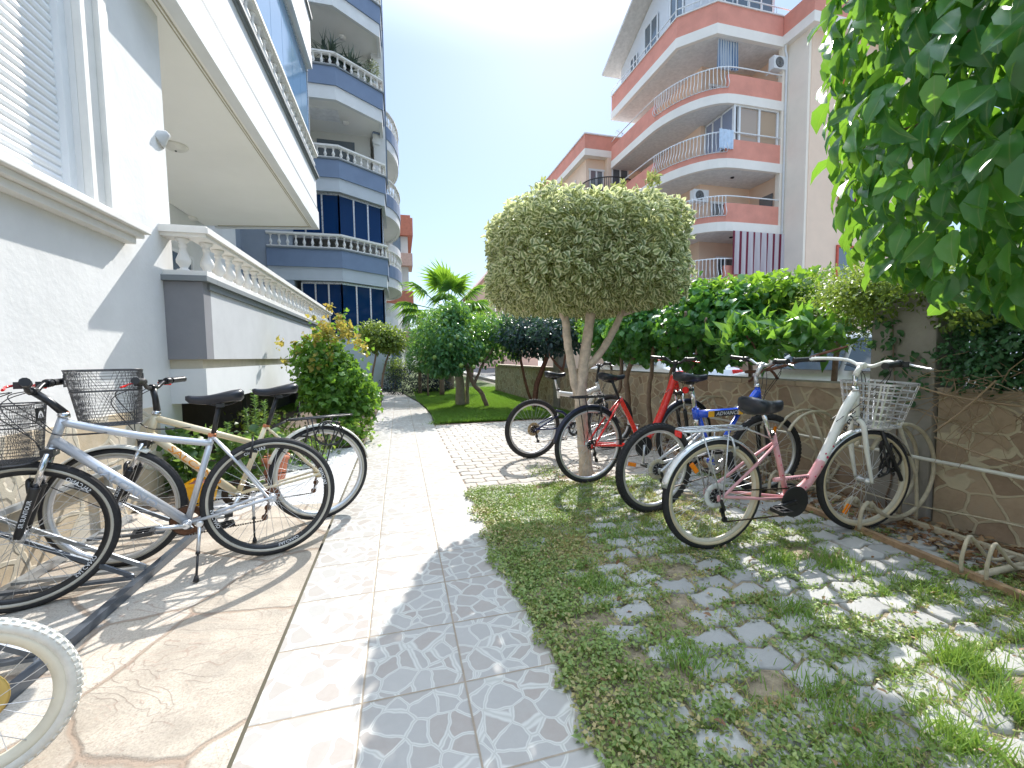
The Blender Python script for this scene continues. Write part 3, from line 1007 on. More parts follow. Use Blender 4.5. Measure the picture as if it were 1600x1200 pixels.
    # carrier
    if sp.get('carrier'):
        x0, x1, zc, m = sp['carrier']
        g = MB()
        hw = 0.058
        pts = [(x1, -0.02, zc - 0.0), (x1 - 0.05, -hw, zc), (x0 + 0.03, -hw, zc), (x0, -hw * 0.6, zc), (x0, hw * 0.6, zc), (x0 + 0.03, hw, zc), (x1 - 0.05, hw, zc), (x1, 0.02, zc)]
        g.tube(pts, 0.0055, 7)
        for y in (-0.022, 0.022): g.tube([(x0, y, zc), (x1 - 0.02, y, zc)], 0.004, 6)
        for i in range(4):
            xx = x0 + 0.06 + (x1 - x0 - 0.16) * i / 3; g.obox((xx, -hw, zc), (xx, hw, zc), 0.014 if i % 2 else 0.006, 0.004)
        for sy in (-1, 1):
            g.tube([(x0 + 0.11, sy * hw, zc), (0.0, sy * 0.072, R)], 0.0045, 6)
            g.tube([(x1 - 0.16, sy * hw, zc), (0.012, sy * 0.072, R)], 0.0045, 6)
            g.tube([(x1 - 0.02, sy * 0.02, zc), (clus[0], sy * 0.016, clus[1] - 0.03)], 0.004, 6)
        cg = g.build('carrier', m, root, fixn=False)
        if sp.get('tailref'):
            t = MB(); t.box(x0 - 0.012, x0 - 0.002, -0.03, 0.03, zc - 0.04, zc - 0.004); t.build('tail_reflector', REDREF, cg, bev=0.003)
    if sp.get('kick'):
        kx = sp['kick']
        g = MB(); sy = 1
        g.lathe((kx, 0.03, bb[1] - 0.005), [(0.016, 0), (0.018, 0.004), (0.018, 0.03), (0.014, 0.034)], 10, (0, 1, 0))
        foot = Vector((kx + 0.02, 0.155, 0.0))
        up0 = Vector((kx, 0.05, bb[1] - 0.01))
        zf = -math.tan(R_(lean)) * foot.y
        foot.z = zf + 0.006
        g.tube([up0, up0.lerp(foot, 0.5)], [0.01, 0.009], 8)
        g.tube([up0.lerp(foot, 0.5), foot], 0.006, 8, mi=1)
        g.tube([up0.lerp(foot, 0.48), up0.lerp(foot, 0.53)], 0.0115, 8, mi=1)
        g.tube([foot + (up0 - foot) * 0.1, foot], [0.009, 0.015], 8, mi=2)
        g.build('kickstand', [ALU, BLKM, RUB], root, fixn=False)
    return root, frame, fk

# ---- silver bicycle
rs, fr_s, _ = bicycle('bicycle', (-.78, 2.84), 197, 2.0, dict(R=.36, wb=1.06, tr=.02, paint=SILV, bb=(.42, .285), ht=(.885, .93), hb=(.935, .775), saddle=(.235, .985), clus=(.285, .765),
    tubes=[([(.285, .72), (.60, .80), (.892, .90)], .0195, 0), ([(.42, .29), (.925, .815)], [.026, .024], 0), ([(.42, .285), (.28, .775)], .0165, 0)],
    fork='susp', forktext='SR SUNTOUR', bar=(.985, 1.06), bars='riser', half=.31, quill=.025, stem_m=BLKM, quill_m=COPPER, redtip=REDREF, clamp_m=COPPER,
    wall=M('pale_tyre_stripe', (0.5, 0.47, 0.4), 0.6), rim=BLKM, rimtext='SALCANO', kick=.36, crank=188, ring_m=RUST, cass_m=RUST, steer=4, sad=(.28, .16), rimh=.026, der_m=RUST),
    'silver bicycle with a black wire basket, leaning on its kickstand on the sunny flagstones', 'bicycles parked in the dark rack by the white wall')
lettering('frame_lettering', 'SALCANO', (.86, .026, .75), (.45, .026, .325), .0255, .034, (0, 1, 0), M('slate_lettering', (0.36, 0.40, 0.47), .35), fr_s, .33)
lettering('frame_lettering', 'SALCANO', (.33, .046, .30), (.09, .058, .34), .0, .013, (0, 1, 0), DECALS, fr_s, .12)
WIRE = M('dusty_wire', (0.09, 0.09, 0.095), 0.45, 0.3, 0.3, 20)
make_basket(rs, .97, 1.27, .72, 1.0, .25, .33, 'mesh', WIRE, True)
# ---- cream bicycle
rc, fr_c, _ = bicycle('bicycle', (-.59, 3.38), 205, 2.0, dict(R=.35, wb=1.13, tr=.021, paint=CREAM, bb=(.53, .30), ht=(.92, .88), hb=(.965, .735), saddle=(.25, .985), clus=(.345, .735),
    tubes=[([(.39, .615), (.93, .855)], .02, 0), ([(.53, .30), (.955, .76)], [.025, .023], 0), ([(.53, .30), (.34, .745)], .0165, 0)],
    fork='susp', forktext='SR SUNTOUR', bar=(.93, 1.04), bars='riser', half=.30, quill=.03, redtip=REDREF, clamp_m=COPPER, wall=M('pale_tyre_stripe', (0.5, 0.47, 0.4), 0.6),
    fender=((20, 172, .12), (15, 120, .15)), fender_m=M('cream_white_fender', (0.74, 0.72, 0.64), 0.35), stay_m=BLKM, carrier=(-.24, .22, .765, BLKM), cass_m=GOLD, ring_m=CHAINM, crank=120, der_m=RUST, steer=-22, sad=(.28, .17), rim=ALU, kick=.45),
    'cream bicycle with a black wire basket and rear carrier, parked nearest the leafy bush', 'bicycles parked in the dark rack by the white wall')
lettering('frame_lettering', 'SALCANO', (.92, .024, .73), (.57, .024, .345), .0245, .036, (0, 1, 0), DECALO, fr_c, .36)
bk = make_basket(rc, .97, 1.29, .84, 1.15, .26, .35, 'mesh', WIRE, True)
# cable lock hanging in loops from the carrier
lk = MB()
pts = []
for i in range(70):
    a = i / 70 * math.pi * 2 * 3.2
    pts.append((-.05 + .075 * math.cos(a) + .03 * math.sin(i * .4), .075 + .02 * math.sin(a * 1.7), .66 + .085 * math.sin(a) - .02 * (i / 70)))
lk.tube(bez(pts[::3], 4), .005, 6)
o = lk.build('cable_lock', BLK, None, fixn=False)
o.matrix_world = Matrix.Translation((-.59, 3.38, 0)) @ Matrix.Rotation(R_(205), 4, 'Z')
tag(o, 'coiled black cable lock hung on the rear carrier of the cream bicycle', 'bike lock')

# ---- small bicycle with white tyres, mostly outside the picture
rk, _, _ = bicycle('bicycle', (-1.20, 1.47), 194, 2.0, dict(R=.24, wb=.80, tr=.018, paint=WHITEP, bb=(.33, .22), ht=(.62, .62), hb=(.655, .50), saddle=(.14, .66), clus=(.20, .50),
    tubes=[([(.20, .48), (.63, .58)], .017, 0), ([(.33, .22), (.65, .52)], .02, 0), ([(.33, .22), (.195, .51)], .015, 0)],
    fork='rigid', bar=(.60, .74), bars='riser', half=.24, tyre=WTYRE, knob=64, rim=M('cream_rim', (0.7, 0.66, 0.54), 0.4), cass_m=M('yellow_hub_cover', (0.6, 0.42, 0.12), 0.4), disc=M('yellow_hub_cover', (0.6, 0.42, 0.12), 0.4), ring=.06, nsp=20, rimh=.028, sad=(.22, .14), vbrake=False),
    "small child's bicycle with chunky white tyres standing in front of the silver bicycle")

# ---- right hand row
rw, _, _ = bicycle('bicycle', (1.49, 4.72), 7, 4.0, dict(R=.35, wb=1.07, tr=.026, paint=WHITEP, mats=[NAVY], staymi=1, bb=(.53, .32), ht=(.86, .86), hb=(.90, .74), saddle=(.26, .985), clus=(.32, .80),
    tubes=[([(.32, .75), (.60, .71), (.87, .80)], [.028, .034, .03], 0) if False else ([(.32, .76), (.60, .73), (.875, .80)], .03, 0), ([(.53, .32), (.42, .50), (.30, .55)], .016, 1), ([(.53, .32), (.70, .55), (.86, .76)], .024, 0), ([(.33, .70), (.32, .80)], .018, 0)],
    stays=[((.34, .50), .011), ((.53, .33), .011)], fork='susp', bar=(.88, 1.08), bars='riser', half=.30, knob=66, rim=ALU, crank=70, disc=M('dull_gold_disc', (0.45, 0.33, 0.18), 0.4, 0.4), ring_m=BLKM, vbrake=False, post_m=ALU, fork_m=WHITEP),
    'white and navy full suspension bicycle behind the tree trunk', 'bicycles parked along the right stone wall')
rr, fr_r, _ = bicycle('bicycle', (1.70, 3.62), 7, 2.0, dict(R=.365, wb=1.15, tr=.021, paint=REDP, bb=(.585, .31), ht=(.985, 1.0), hb=(1.045, .83), saddle=(.22, 1.0), clus=(.335, .785),
    tubes=[([(.33, .79), (.50, .50), (.585, .31)], .0225, 0), ([(.585, .31), (.74, .44), (.90, .75), (.985, .985)], [.03] * 8 + [.036] * 14, 0), ([(.95, .88), (1.04, .86)], .02, 0)],
    stays=[((.33, .77), .010), ((.585, .31), .011)], fork='susp', bar=(1.0, 1.12), bars='riser', half=.30, redtip=REDREF, quill=.04, fender=((28, 172, .12), (40, 150, .15)), fender_m=M('navy_fender', (0.015, 0.02, 0.05), 0.35), stay_m=BLKM,
    carrier=(-.2, .26, .82, BLKM), crank=265, ring=.085, ring_m=BLKM, cass_m=BLKM, guard=True, sad=(.28, .17), wall=None, lowcable=True),
    'red step-through bicycle with navy fenders and black carrier beside the tree trunk', 'bicycles parked along the right stone wall')
rb, fr_b, _ = bicycle('bicycle', (1.84, 2.78), 6, 3.0, dict(R=.345, wb=1.15, tr=.027, paint=BLUEP, mats=[ALUW, CHR], staymi=1, bb=(.56, .34), ht=(1.0, .935), hb=(1.04, .80), saddle=(.29, 1.03), clus=(.31, .93),
    tubes=[([(.37, .735), (.83, .735)], .031, 0), ([(.36, .78), (.375, .70)], .026, 0), ([(.80, .735), (.92, .80), (1.01, .89)], .031, 0), ([(.40, .72), (.56, .36)], .018, 0), ([(.82, .72), (.56, .36)], .018, 0), ([(.31, .95), (.36, .76)], .016, 2), ([(.385, .60), (.365, .74)], .02, 2), ([(.43, .58), (.56, .35)], .014, 1)],
    stays=[((.42, .585), .012), ((.50, .42), .011)], fork='susp', bar=(1.03, 1.11), bars='riser', bar_m=ALUW, stem_m=ALUW, quill=.09, quill_m=ALUW, half=.31, knob=64, rim=ALU, disc=M('clear_disc', (0.55, 0.50, 0.36), 0.3), cass_m=BLKM, ring_m=ALU, crank=130, post_m=CHR, rearrefl=2.9, frontrefl=1.2, sad=(.30, .17), steer=-12, vbrake=False, fork_m=ALUW),
    'blue full suspension bicycle between the red and the pink bicycles', 'bicycles parked along the right stone wall')
q = MB(); q.box(.50, .80, -.0338, -.0322, .712, .760, 0); q.box(.46, .52, -.0345, -.0330, .712, .760, 1); q.box(.77, .82, -.0345, -.0330, .715, .758, 1); q.build('decal_panel', [DECALD, M('yellow_decal', (0.85, 0.45, 0.03), 0.35)], fr_b)
lettering('frame_lettering', 'ADVANCE', (.53, -.0345, .736), (.79, -.0345, .736), 0, .030, (0, -1, 0), DECALW, fr_b, .24, .25)
q = MB(); q.lathe((.26, -.0, .93), [(.024, 0), (.026, .004), (.026, .012)], 14, (-1, -.2, 0)); q.build('seat_reflector', REDREF, rb)
rp, fr_p, _ = bicycle('bicycle', (1.83, 2.15), -2, 2.5, dict(R=.345, wb=1.16, tr=.022, paint=PINKP, mats=[WHITEP, PINKP], headmi=1, bb=(.55, .27), ht=(1.03, .96), hb=(1.055, .78), saddle=(.31, .885), clus=(.40, .70),
    tubes=[([(.55, .27), (.70, .36), (.80, .50)], .028, 0), ([(.795, .49), (.88, .66), (.96, .83), (1.035, .935)], .028, 1), ([(.86, .60), (.94, .74), (1.05, .80)], .016, 1), ([(.83, .53), (.87, .62)], .018, 1), ([(.44, .40), (.70, .405)], .013, 0), ([(.55, .27), (.41, .70)], .0165, 0)],
    stays=[((.43, .64), .009), ((.55, .275), .010)], fork='rigid', fork_m=WHITEP, bar=(1.06, 1.115), bars='city', bar_m=WHITEP, stem_m=WHITEP, quill=.10, quill_m=CHR, half=.33, wall=GUM, rim=M('cream_rim2', (0.62, 0.57, 0.45), 0.4),
    fender=((22, 168, .06), (25, 160, .0)), fender_m=M('polished_fender', (0.70, 0.71, 0.72), 0.22, 0.7), stay_m=CHR, carrier=(-.25, .20, .755, ALUW), tailref=True, disc=WHITEP, cass_m=BLKM, guard=True, ring_m=CHAINM, crank=185, crank_m=BLKM, rearrefl=2.25, frontrefl=4.2, sad=(.27, .22), sthick=.075, steer=-6, vbrake=True, brake_m=ALU, post_m=CHR, lowcable=True),
    'pink and white city bicycle with a silver woven basket, nearest the camera on the right', 'bicycles parked along the right stone wall')
lettering('frame_lettering', 'ORBIS', (.84, -.028, .585), (1.0, -.028, .89), .028, .030, (0, -1, 0), DECALD, fr_p, .22)
lettering('frame_lettering', 'HAPPY CITY', (.50, -.013, .405), (.69, -.013, .41), .0135, .014, (0, -1, 0), DECALD, fr_p, .15)
hm = MB()
for (hx, hz, hs) in ((.815, .53, .010), (.80, .555, .007), (.775, .47, .006), (.73, .41, .006), (.66, .345, .006), (.52, .35, .006), (.49, .43, .006), (.47, .50, .005), (.45, .56, .006), (.855, .60, .007)):
    hm.lathe((hx, -.0285 if hx > .56 else -.0165, hz), [(hs, 0), (hs * .8, .0015)], 7, (0, -1, 0))
hm.build('heart_sticker', M('magenta_sticker', (0.6, 0.03, 0.12), 0.4), fr_p)
make_basket(rp, 1.07, 1.36, .72, 1.0, .24, .36, 'woven', ALUW)
# black lock tangled in the front wheel of the pink bicycle
lk = MB(); pts = []
for i in range(16):
    a = i * 2.1
    pts.append((1.32 + .10 * math.cos(a) * (0.5 + random.random() * .6), -.05 + .04 * math.sin(a * 1.3), .50 + .13 * math.sin(a * 0.83) + random.uniform(-.03, .03)))
lk.tube(bez(pts, 6), .0075, 6)
lk.tube(bez([(1.24, -.06, .68), (1.27, -.09, .55), (1.40, -.07, .37), (1.44, -.05, .33)], 6), .013, 6)
o = lk.build('cable_lock', BLK, None, fixn=False)
o.matrix_world = Matrix.Translation((1.83, 2.15, 0)) @ Matrix.Rotation(R_(-2), 4, 'Z')
tag(o, 'tangled black cable lock through the front wheel of the pink bicycle', 'bike lock')

# ================================================================ the setting
def sheet(name, poly, z, mat, kind='structure'):
    b = MB(); n = len(poly)
    ar = sum(poly[i][0] * poly[(i + 1) % n][1] - poly[(i + 1) % n][0] * poly[i][1] for i in range(n))
    if ar < 0: poly = poly[::-1]
    b.add([(x, y, z) for x, y in poly], [tuple(range(n))])
    o = b.build(name, mat, None, fixn=False)
    o['kind'] = kind
    return o

soil = M('soil', (0.13, 0.095, 0.065), 0.95, 0, 0.35, 3.0, 0.6, 25, 0.03)
sheet('ground', [(-400, -60), (900, -60), (900, 900), (-400, 900)], -0.05, M('far_ground', (0.16, 0.15, 0.11), 0.95, 0, 0.3, 0.3))

# --- tiled footpath: square tiles with a printed crazy-stone pattern
def tile_mat():
    m, n, b = mk('footpath_tile')
    T = 0.362
    tc = n.nodes.new('ShaderNodeTexCoord')
    mp = n.nodes.new('ShaderNodeMapping'); mp.inputs['Location'].default_value = (0.523 / T, -0.04 / T, 0); mp.inputs['Scale'].default_value = (1 / T, 1 / T, 1)
    n.links.new(tc.outputs['Object'], mp.inputs[0])
    sx = n.nodes.new('ShaderNodeSeparateXYZ'); n.links.new(mp.outputs[0], sx.inputs[0])
    fx = math_(n, 'FRACT', sx.outputs[0]); fy = math_(n, 'FRACT', sx.outputs[1])
    ix = math_(n, 'FLOOR', sx.outputs[0]); iy = math_(n, 'FLOOR', sx.outputs[1])
    cid = n.nodes.new('ShaderNodeCombineXYZ'); n.links.new(ix, cid.inputs[0]); n.links.new(iy, cid.inputs[1])
    wn = n.nodes.new('ShaderNodeTexWhiteNoise'); wn.noise_dimensions = '3D'; n.links.new(cid.outputs[0], wn.inputs['Vector'])
    cz = n.nodes.new('ShaderNodeCombineXYZ'); n.links.new(fx, cz.inputs[0]); n.links.new(fy, cz.inputs[1])
    q = math_(n, 'FLOOR', math_(n, 'MULTIPLY', wn.outputs[0], 14.0)); n.links.new(math_(n, 'MULTIPLY', q, 3.7), cz.inputs[2])
    nz = noise(n, cz.outputs[0], 3.0, 2); 
    off = n.nodes.new('ShaderNodeVectorMath'); off.operation = 'MULTIPLY_ADD'
    n.links.new(nz.outputs[1], off.inputs[0]); off.inputs[1].default_value = (0.16, 0.16, 0); n.links.new(cz.outputs[0], off.inputs[2])
    ve = voro(n, off.outputs[0], 4.1, 'DISTANCE_TO_EDGE', 0.9)
    vc = voro(n, off.outputs[0], 4.1, 'F1', 0.9)
    fine = noise(n, tc.outputs['Object'], 45, 5, 0.65)
    mid = noise(n, tc.outputs['Object'], 14, 4, 0.6, 0.8)
    # stone colour: pinkish brown to grey, by cell and cloudy within
    sc = n.nodes.new('ShaderNodeSeparateColor'); n.links.new(vc.outputs['Color'], sc.inputs[0])
    t = math_(n, 'ADD', math_(n, 'MULTIPLY', sc.outputs[0], 0.75), math_(n, 'MULTIPLY', mid.outputs[0], 0.45))
    stone = ramp(n, [(0.2, (0.33, 0.285, 0.25)), (0.5, (0.355, 0.33, 0.30)), (0.75, (0.36, 0.35, 0.33)), (1, (0.41, 0.395, 0.37))], t).outputs[0]
    stone = mixc(n, math_(n, 'MULTIPLY', fine.outputs[0], 0.4), stone, (0.46, 0.43, 0.40))
    lw = math_(n, 'ADD', ve.outputs[0], math_(n, 'MULTIPLY', math_(n, 'SUBTRACT', mid.outputs[0], 0.5), 0.03))
    line = ramp(n, [(0.045, (1, 1, 1)), (0.075, (0, 0, 0))], lw).outputs[0]
    core = ramp(n, [(0.0, (0.42, 0.41, 0.37)), (0.03, (0.54, 0.53, 0.49))], lw).outputs[0]
    c = mixc(n, line, stone, core)
    # joints between tiles
    dx = math_(n, 'MINIMUM', fx, math_(n, 'SUBTRACT', 1.0, fx)); dy = math_(n, 'MINIMUM', fy, math_(n, 'SUBTRACT', 1.0, fy))
    d = math_(n, 'MINIMUM', dx, dy)
    j = ramp(n, [(0.007, (1, 1, 1)), (0.012, (0, 0, 0))], d).outputs[0]
    c = mixc(n, j, c, mixc(n, mid.outputs[0], (0.20, 0.14, 0.09), (0.42, 0.36, 0.28)))
    dirt = ramp(n, [(0.52, (0, 0, 0)), (0.8, (1, 1, 1))], noise(n, tc.outputs['Object'], 1.7, 6, 0.7).outputs[0]).outputs[0]
    c = mixc(n, math_(n, 'MULTIPLY', dirt, 0.25), c, (0.34, 0.29, 0.24))
    n.links.new(c, b.inputs['Base Color'])
    b.inputs['Roughness'].default_value = 0.42
    b.inputs['Specular IOR Level'].default_value = 0.35
    hgt = ramp(n, [(0.004, (0, 0, 0)), (0.02, (1, 1, 1))], d).outputs[0]
    h2 = math_(n, 'ADD', math_(n, 'MULTIPLY', hgt, 1.0), math_(n, 'MULTIPLY', fine.outputs[0], 0.15))
    h3 = math_(n, 'SUBTRACT', h2, math_(n, 'MULTIPLY', line, 0.25))
    bump(n, b, h3, 0.5, 0.004)
    return m
pth = [(-.523, -3), (.563, -3), (.563, 7.7), (.60, 8.8), (.56, 10), (.46, 11.5), (.25, 13.2), (.0, 15.2), (-.9, 16), (-.9, 14.5), (-.50, 12.9), (-.50, 8)]
sheet('footpath', pth, 0.0, tile_mat())

# --- flagstone terrace on the left
def flag_mat(name, cells, tone, lines, relief=1.0, scale=1.6):
    m, n, b = mk(name)
    v = coords(n)
    nz = noise(n, v, 2.2, 3)
    off = n.nodes.new('ShaderNodeVectorMath'); off.operation = 'MULTIPLY_ADD'
    n.links.new(nz.outputs[1], off.inputs[0]); off.inputs[1].default_value = (0.16, 0.16, 0); n.links.new(v, off.inputs[2])
    ve = voro(n, off.outputs[0], scale, 'DISTANCE_TO_EDGE', 0.85)
    vc = voro(n, off.outputs[0], scale, 'F1', 0.85)
    sc = n.nodes.new('ShaderNodeSeparateColor'); n.links.new(vc.outputs['Color'], sc.inputs[0])
    n1 = noise(n, v, 5.0, 9, 0.68, 0.25)
    n2 = noise(n, v, 110, 5, 0.75)
    t = math_(n, 'ADD', math_(n, 'MULTIPLY', sc.outputs[1], 0.55), math_(n, 'MULTIPLY', n1.outputs[0], 0.6))
    c = ramp(n, tone, t).outputs[0]
    c = mixc(n, ramp(n, [(0.45, (0, 0, 0)), (0.7, (0.8, 0.8, 0.8))], n2.outputs[0]).outputs[0], c, tuple(min(1, x * 0.62) for x in tone[0][1]))
    edge = ramp(n, [(0.006, (1, 1, 1)), (0.020, (0, 0, 0))], math_(n, 'ADD', ve.outputs[0], math_(n, 'MULTIPLY', math_(n, 'SUBTRACT', n2.outputs[0], 0.5), 0.03))).outputs[0]
    c = mixc(n, math_(n, 'MULTIPLY', edge, lines[1]), c, lines[0])
    # cleft slate relief: terraced contours, with thin dark rims here and there
    n3 = noise(n, coords(n, (1.0, 2.2, 1), (0, 0, 0.9)), 1.6, 3, 0.5, 1.2)
    st = math_(n, 'MULTIPLY', n3.outputs[0], 17.0)
    fr = math_(n, 'FRACT', st)
    terr = math_(n, 'ADD', math_(n, 'FLOOR', st), math_(n, 'POWER', fr, 6.0))
    rim = ramp(n, [(0.86, (0, 0, 0)), (0.97, (1, 1, 1))], fr).outputs[0]
    patch = ramp(n, [(0.44, (0, 0, 0)), (0.56, (1, 1, 1))], noise(n, v, 1.3, 3).outputs[0]).outputs[0]
    rimf = math_(n, 'MULTIPLY', math_(n, 'MULTIPLY', rim, patch), 0.28 * relief)
    c = mixc(n, rimf, c, (0.26, 0.16, 0.12))
    n.links.new(c, b.inputs['Base Color'])
    b.inputs['Roughness'].default_value = 0.75
    h = math_(n, 'ADD', math_(n, 'MULTIPLY', math_(n, 'MULTIPLY', terr, patch), 0.25), math_(n, 'MULTIPLY', n1.outputs[0], 1.4))
    h = math_(n, 'ADD', h, math_(n, 'MULTIPLY', n2.outputs[0], 0.25))
    h = math_(n, 'SUBTRACT', h, math_(n, 'MULTIPLY', edge, 1.2))
    bump(n, b, h, 0.55, 0.008 * relief)
    return m
flag = flag_mat('flagstone', 1, [(0.3, (0.36, 0.31, 0.25)), (0.45, (0.49, 0.43, 0.35)), (0.6, (0.55, 0.48, 0.40)), (0.75, (0.52, 0.48, 0.42)), (0.9, (0.46, 0.44, 0.41))], ((0.30, 0.22, 0.16), 0.8), 1.6)
sheet('terrace', [(-2.12, -3), (-.527, -3), (-.527, 3.72), (-2.12, 3.95)], 0.0, flag)
marb = flag_mat('white_marble_paving', 1, [(0.25, (0.42, 0.43, 0.44)), (0.6, (0.56, 0.56, 0.55)), (0.95, (0.62, 0.62, 0.60))], ((0.26, 0.26, 0.27), 0.9), 0.4, 9.0)
sheet('marble_paving', [(-1.75, 3.90), (-.527, 3.72), (-.527, 6.0), (-1.35, 6.0)], 0.0, marb)
sheet('garden_bed', [(-2.6, 3.96), (-1.75, 3.905), (-1.35, 6.02), (-.53, 6.02), (-.51, 13), (-.9, 14.2), (-6, 14.2), (-6, 5.0), (-2.6, 5.0)], 0.01, soil)

# --- wavy interlocking pavers (every block is real)
def pavers(name, x0, x1, y0, y1, L, W, gap, tilt, mat, hole=None, amp=0.018, z=0.0, rot=0.0):
    Vs, Fs, tints = [], [], []
    o = 0
    rows = int((y1 - y0) / W); colsn = int((x1 - x0) / L) + 2
    xs = np.array([0, .25, .5, .75, 1.0]) * L
    zig = np.array([0, 1, 0, -1, 0]) * amp
    r = np.random.default_rng(3)
    for j in range(rows):
        for i in range(colsn):
            ox = x0 + (i - 0.5 * (j % 2)) * L; oy = y0 + j * W
            sgn = 1 if True else -1
            ph = zig * (1 if j % 2 == 0 else -1)
            ph2 = zig * (1 if j % 2 == 0 else -1)
            bot = [(ox + a, oy + s_) for a, s_ in zip(xs, ph)]
            top = [(ox + a, oy + W + s_) for a, s_ in zip(xs, ph2)]
            poly = bot + top[::-1]
            cx, cy = ox + L / 2, oy + W / 2
            if cx < x0 - L * .2 or cx > x1 + L * 0.1 or (hole and hole(cx, cy)): continue
            n = len(poly)
            dz = r.normal() * tilt[0] - (0.016 if (hole is not None and gap > .012 and (r.random() < .12 + .4 * max(0, (1.35 - cx)))) else 0); tx, ty = r.normal() * tilt[1], r.normal() * tilt[1]; ra = r.normal() * tilt[1] * 0.8
            tint = r.random()
            rings = []
            for sc_, zz in ((gap / 2, -0.05), (gap / 2, -0.007), (gap / 2 + 0.005, -0.001), (gap / 2 + 0.014, 0.0)):
                fx_, fy_ = 1 - 2 * sc_ / L, 1 - 2 * sc_ / W
                for (px_, py_) in poly:
                    dx, dy = (px_ - cx) * fx_, (py_ - cy) * fy_
                    dx, dy = dx - dy * ra, dy + dx * ra
                    rings.append((cx + dx, cy + dy, z + zz + dz + dx * tx + dy * ty))
            Vs.extend(rings)
            tints.extend([tint] * len(rings))
            for k in range(3):
                for a in range(n):
                    Fs.append((o + k * n + a, o + k * n + (a + 1) % n, o + (k + 1) * n + (a + 1) % n, o + (k + 1) * n + a))
            # top surface as quads between the bottom and the top edge
            b_ = o + 3 * n
            for a in range(4): Fs.append((b_ + a, b_ + a + 1, b_ + n - 2 - a, b_ + n - 1 - a))
            o += 4 * n
    ob = fastmesh(name, np.array(Vs), np.array(Fs), mat, None, {'tint': np.array(tints)}, smooth=False)
    ob['kind'] = 'structure'
    return ob
def paver_mat(name, a, c_, rough=0.85):
    m, n, b = mk(name)
    at = n.nodes.new('ShaderNodeAttribute'); at.attribute_name = 'tint'
    v = coords(n)
    n1 = noise(n, v, 9, 5, 0.65); n2 = noise(n, v, 160, 4, 0.7)
    t = math_(n, 'ADD', math_(n, 'MULTIPLY', at.outputs['Fac'], 0.5), math_(n, 'MULTIPLY', n1.outputs[0], 0.55))
    c = ramp(n, [(0.2, a), (0.85, c_)], t).outputs[0]
    c = mixc(n, math_(n, 'MULTIPLY', n2.outputs[0], 0.5), c, tuple(x * 0.6 for x in a))
    n.links.new(c, b.inputs['Base Color']); b.inputs['Roughness'].default_value = rough
    bump(n, b, math_(n, 'ADD', n2.outputs[0], n1.outputs[0]), 0.5, 0.003)
    return m
pm1 = paver_mat('pale_paver', (0.42, 0.38, 0.33), (0.58, 0.54, 0.48))
pm2 = paver_mat('grey_paver', (0.36, 0.355, 0.34), (0.54, 0.53, 0.50))
pavers('block_paving', .575, 3.42, 3.68, 7.62, .205, .132, .009, (0.0012, 0.008), pm1, hole=lambda x, y: math.hypot((x - 1.76), (y - 3.80)) < 0.20)
pavers('old_block_paving', .60, 3.42, -1.2, 3.68, .215, .135, .017, (0.003, 0.018), pm2, hole=lambda x, y: (math.hypot((x - 1.76), (y - 3.80)) < 0.2) or (x < .72 and y < 3.4), amp=.022)
sheet('sand_joint', [(.567, -3), (3.9, -3), (3.9, 3.64), (.567, 3.64)], -0.012, M('joint_sand', (0.30, 0.245, 0.165), 0.95, 0, 0.45, 22, 0.8, 90, 0.012))
sheet('sand_joint', [(.567, 3.64), (3.9, 3.64), (3.9, 7.66), (.567, 7.66)], -0.010, M('paving_joint', (0.24, 0.17, 0.12), 0.95, 0, 0.35, 12, 0.5, 80, 0.01))
sheet('lawn', [(.6, 7.66), (3.9, 7.66), (3.9, 40), (-3, 40), (-3, 16.2), (-.9, 16.05), (.03, 15.3), (.29, 13.2), (.5, 11.5), (.6, 10)], 0.005, M('lawn_soil', (0.075, 0.11, 0.03), 0.95, 0, 0.35, 4, 0.5, 60, 0.02))
sheet('left_lawn', [(-3, 16.0), (-.95, 16.0), (-.95, 14.4), (-.55, 13.1), (-.55, 10.5), (-3, 10.5)], 0.016, M('lawn_soil', (0.075, 0.11, 0.03), 0.95))
sheet('street', [(5.2, -60), (12.5, -60), (12.5, 300), (5.2, 300)], -0.03, M('asphalt', (0.09, 0.09, 0.092), 0.85, 0, 0.2, 3, 0.4, 120, 0.006))
b = MB(); b.box(4.4, 5.2, -20, 120, -0.04, 0.09); b.build('pavement', M('concrete_slab', (0.36, 0.35, 0.33), 0.85, 0, 0.15, 3))['kind'] = 'structure'
b = MB(); b.box(12.5, 30, -20, 120, -0.04, 0.09); b.build('pavement', M('concrete_slab', (0.36, 0.35, 0.33), 0.85))['kind'] = 'structure'

# --- grass, weeds, dry leaves
grass_m = leafmat('grass_blade', [(0.0, (0.675, 0.513, 0.243)), (0.2, (0.513, 0.472, 0.176)), (0.38, (0.27, 0.378, 0.081)), (0.7, (0.176, 0.324, 0.068)), (1.0, (0.297, 0.459, 0.108))], (0.35, 0.5, 0.05), 0.35, 0.5)
weed_m = leafmat('weed_leaf', [(0.0, (0.50, 0.40, 0.19)), (0.2, (0.36, 0.37, 0.13)), (0.5, (0.19, 0.28, 0.08)), (0.8, (0.26, 0.36, 0.10)), (1.0, (0.38, 0.46, 0.14))], (0.3, 0.5, 0.05), 0.3, 0.45)
lawn_m = leafmat('lawn_blade', [(0.0, (0.17, 0.25, 0.05)), (0.5, (0.12, 0.26, 0.035)), (1.0, (0.22, 0.36, 0.06))], (0.35, 0.6, 0.05), 0.4, 0.5)

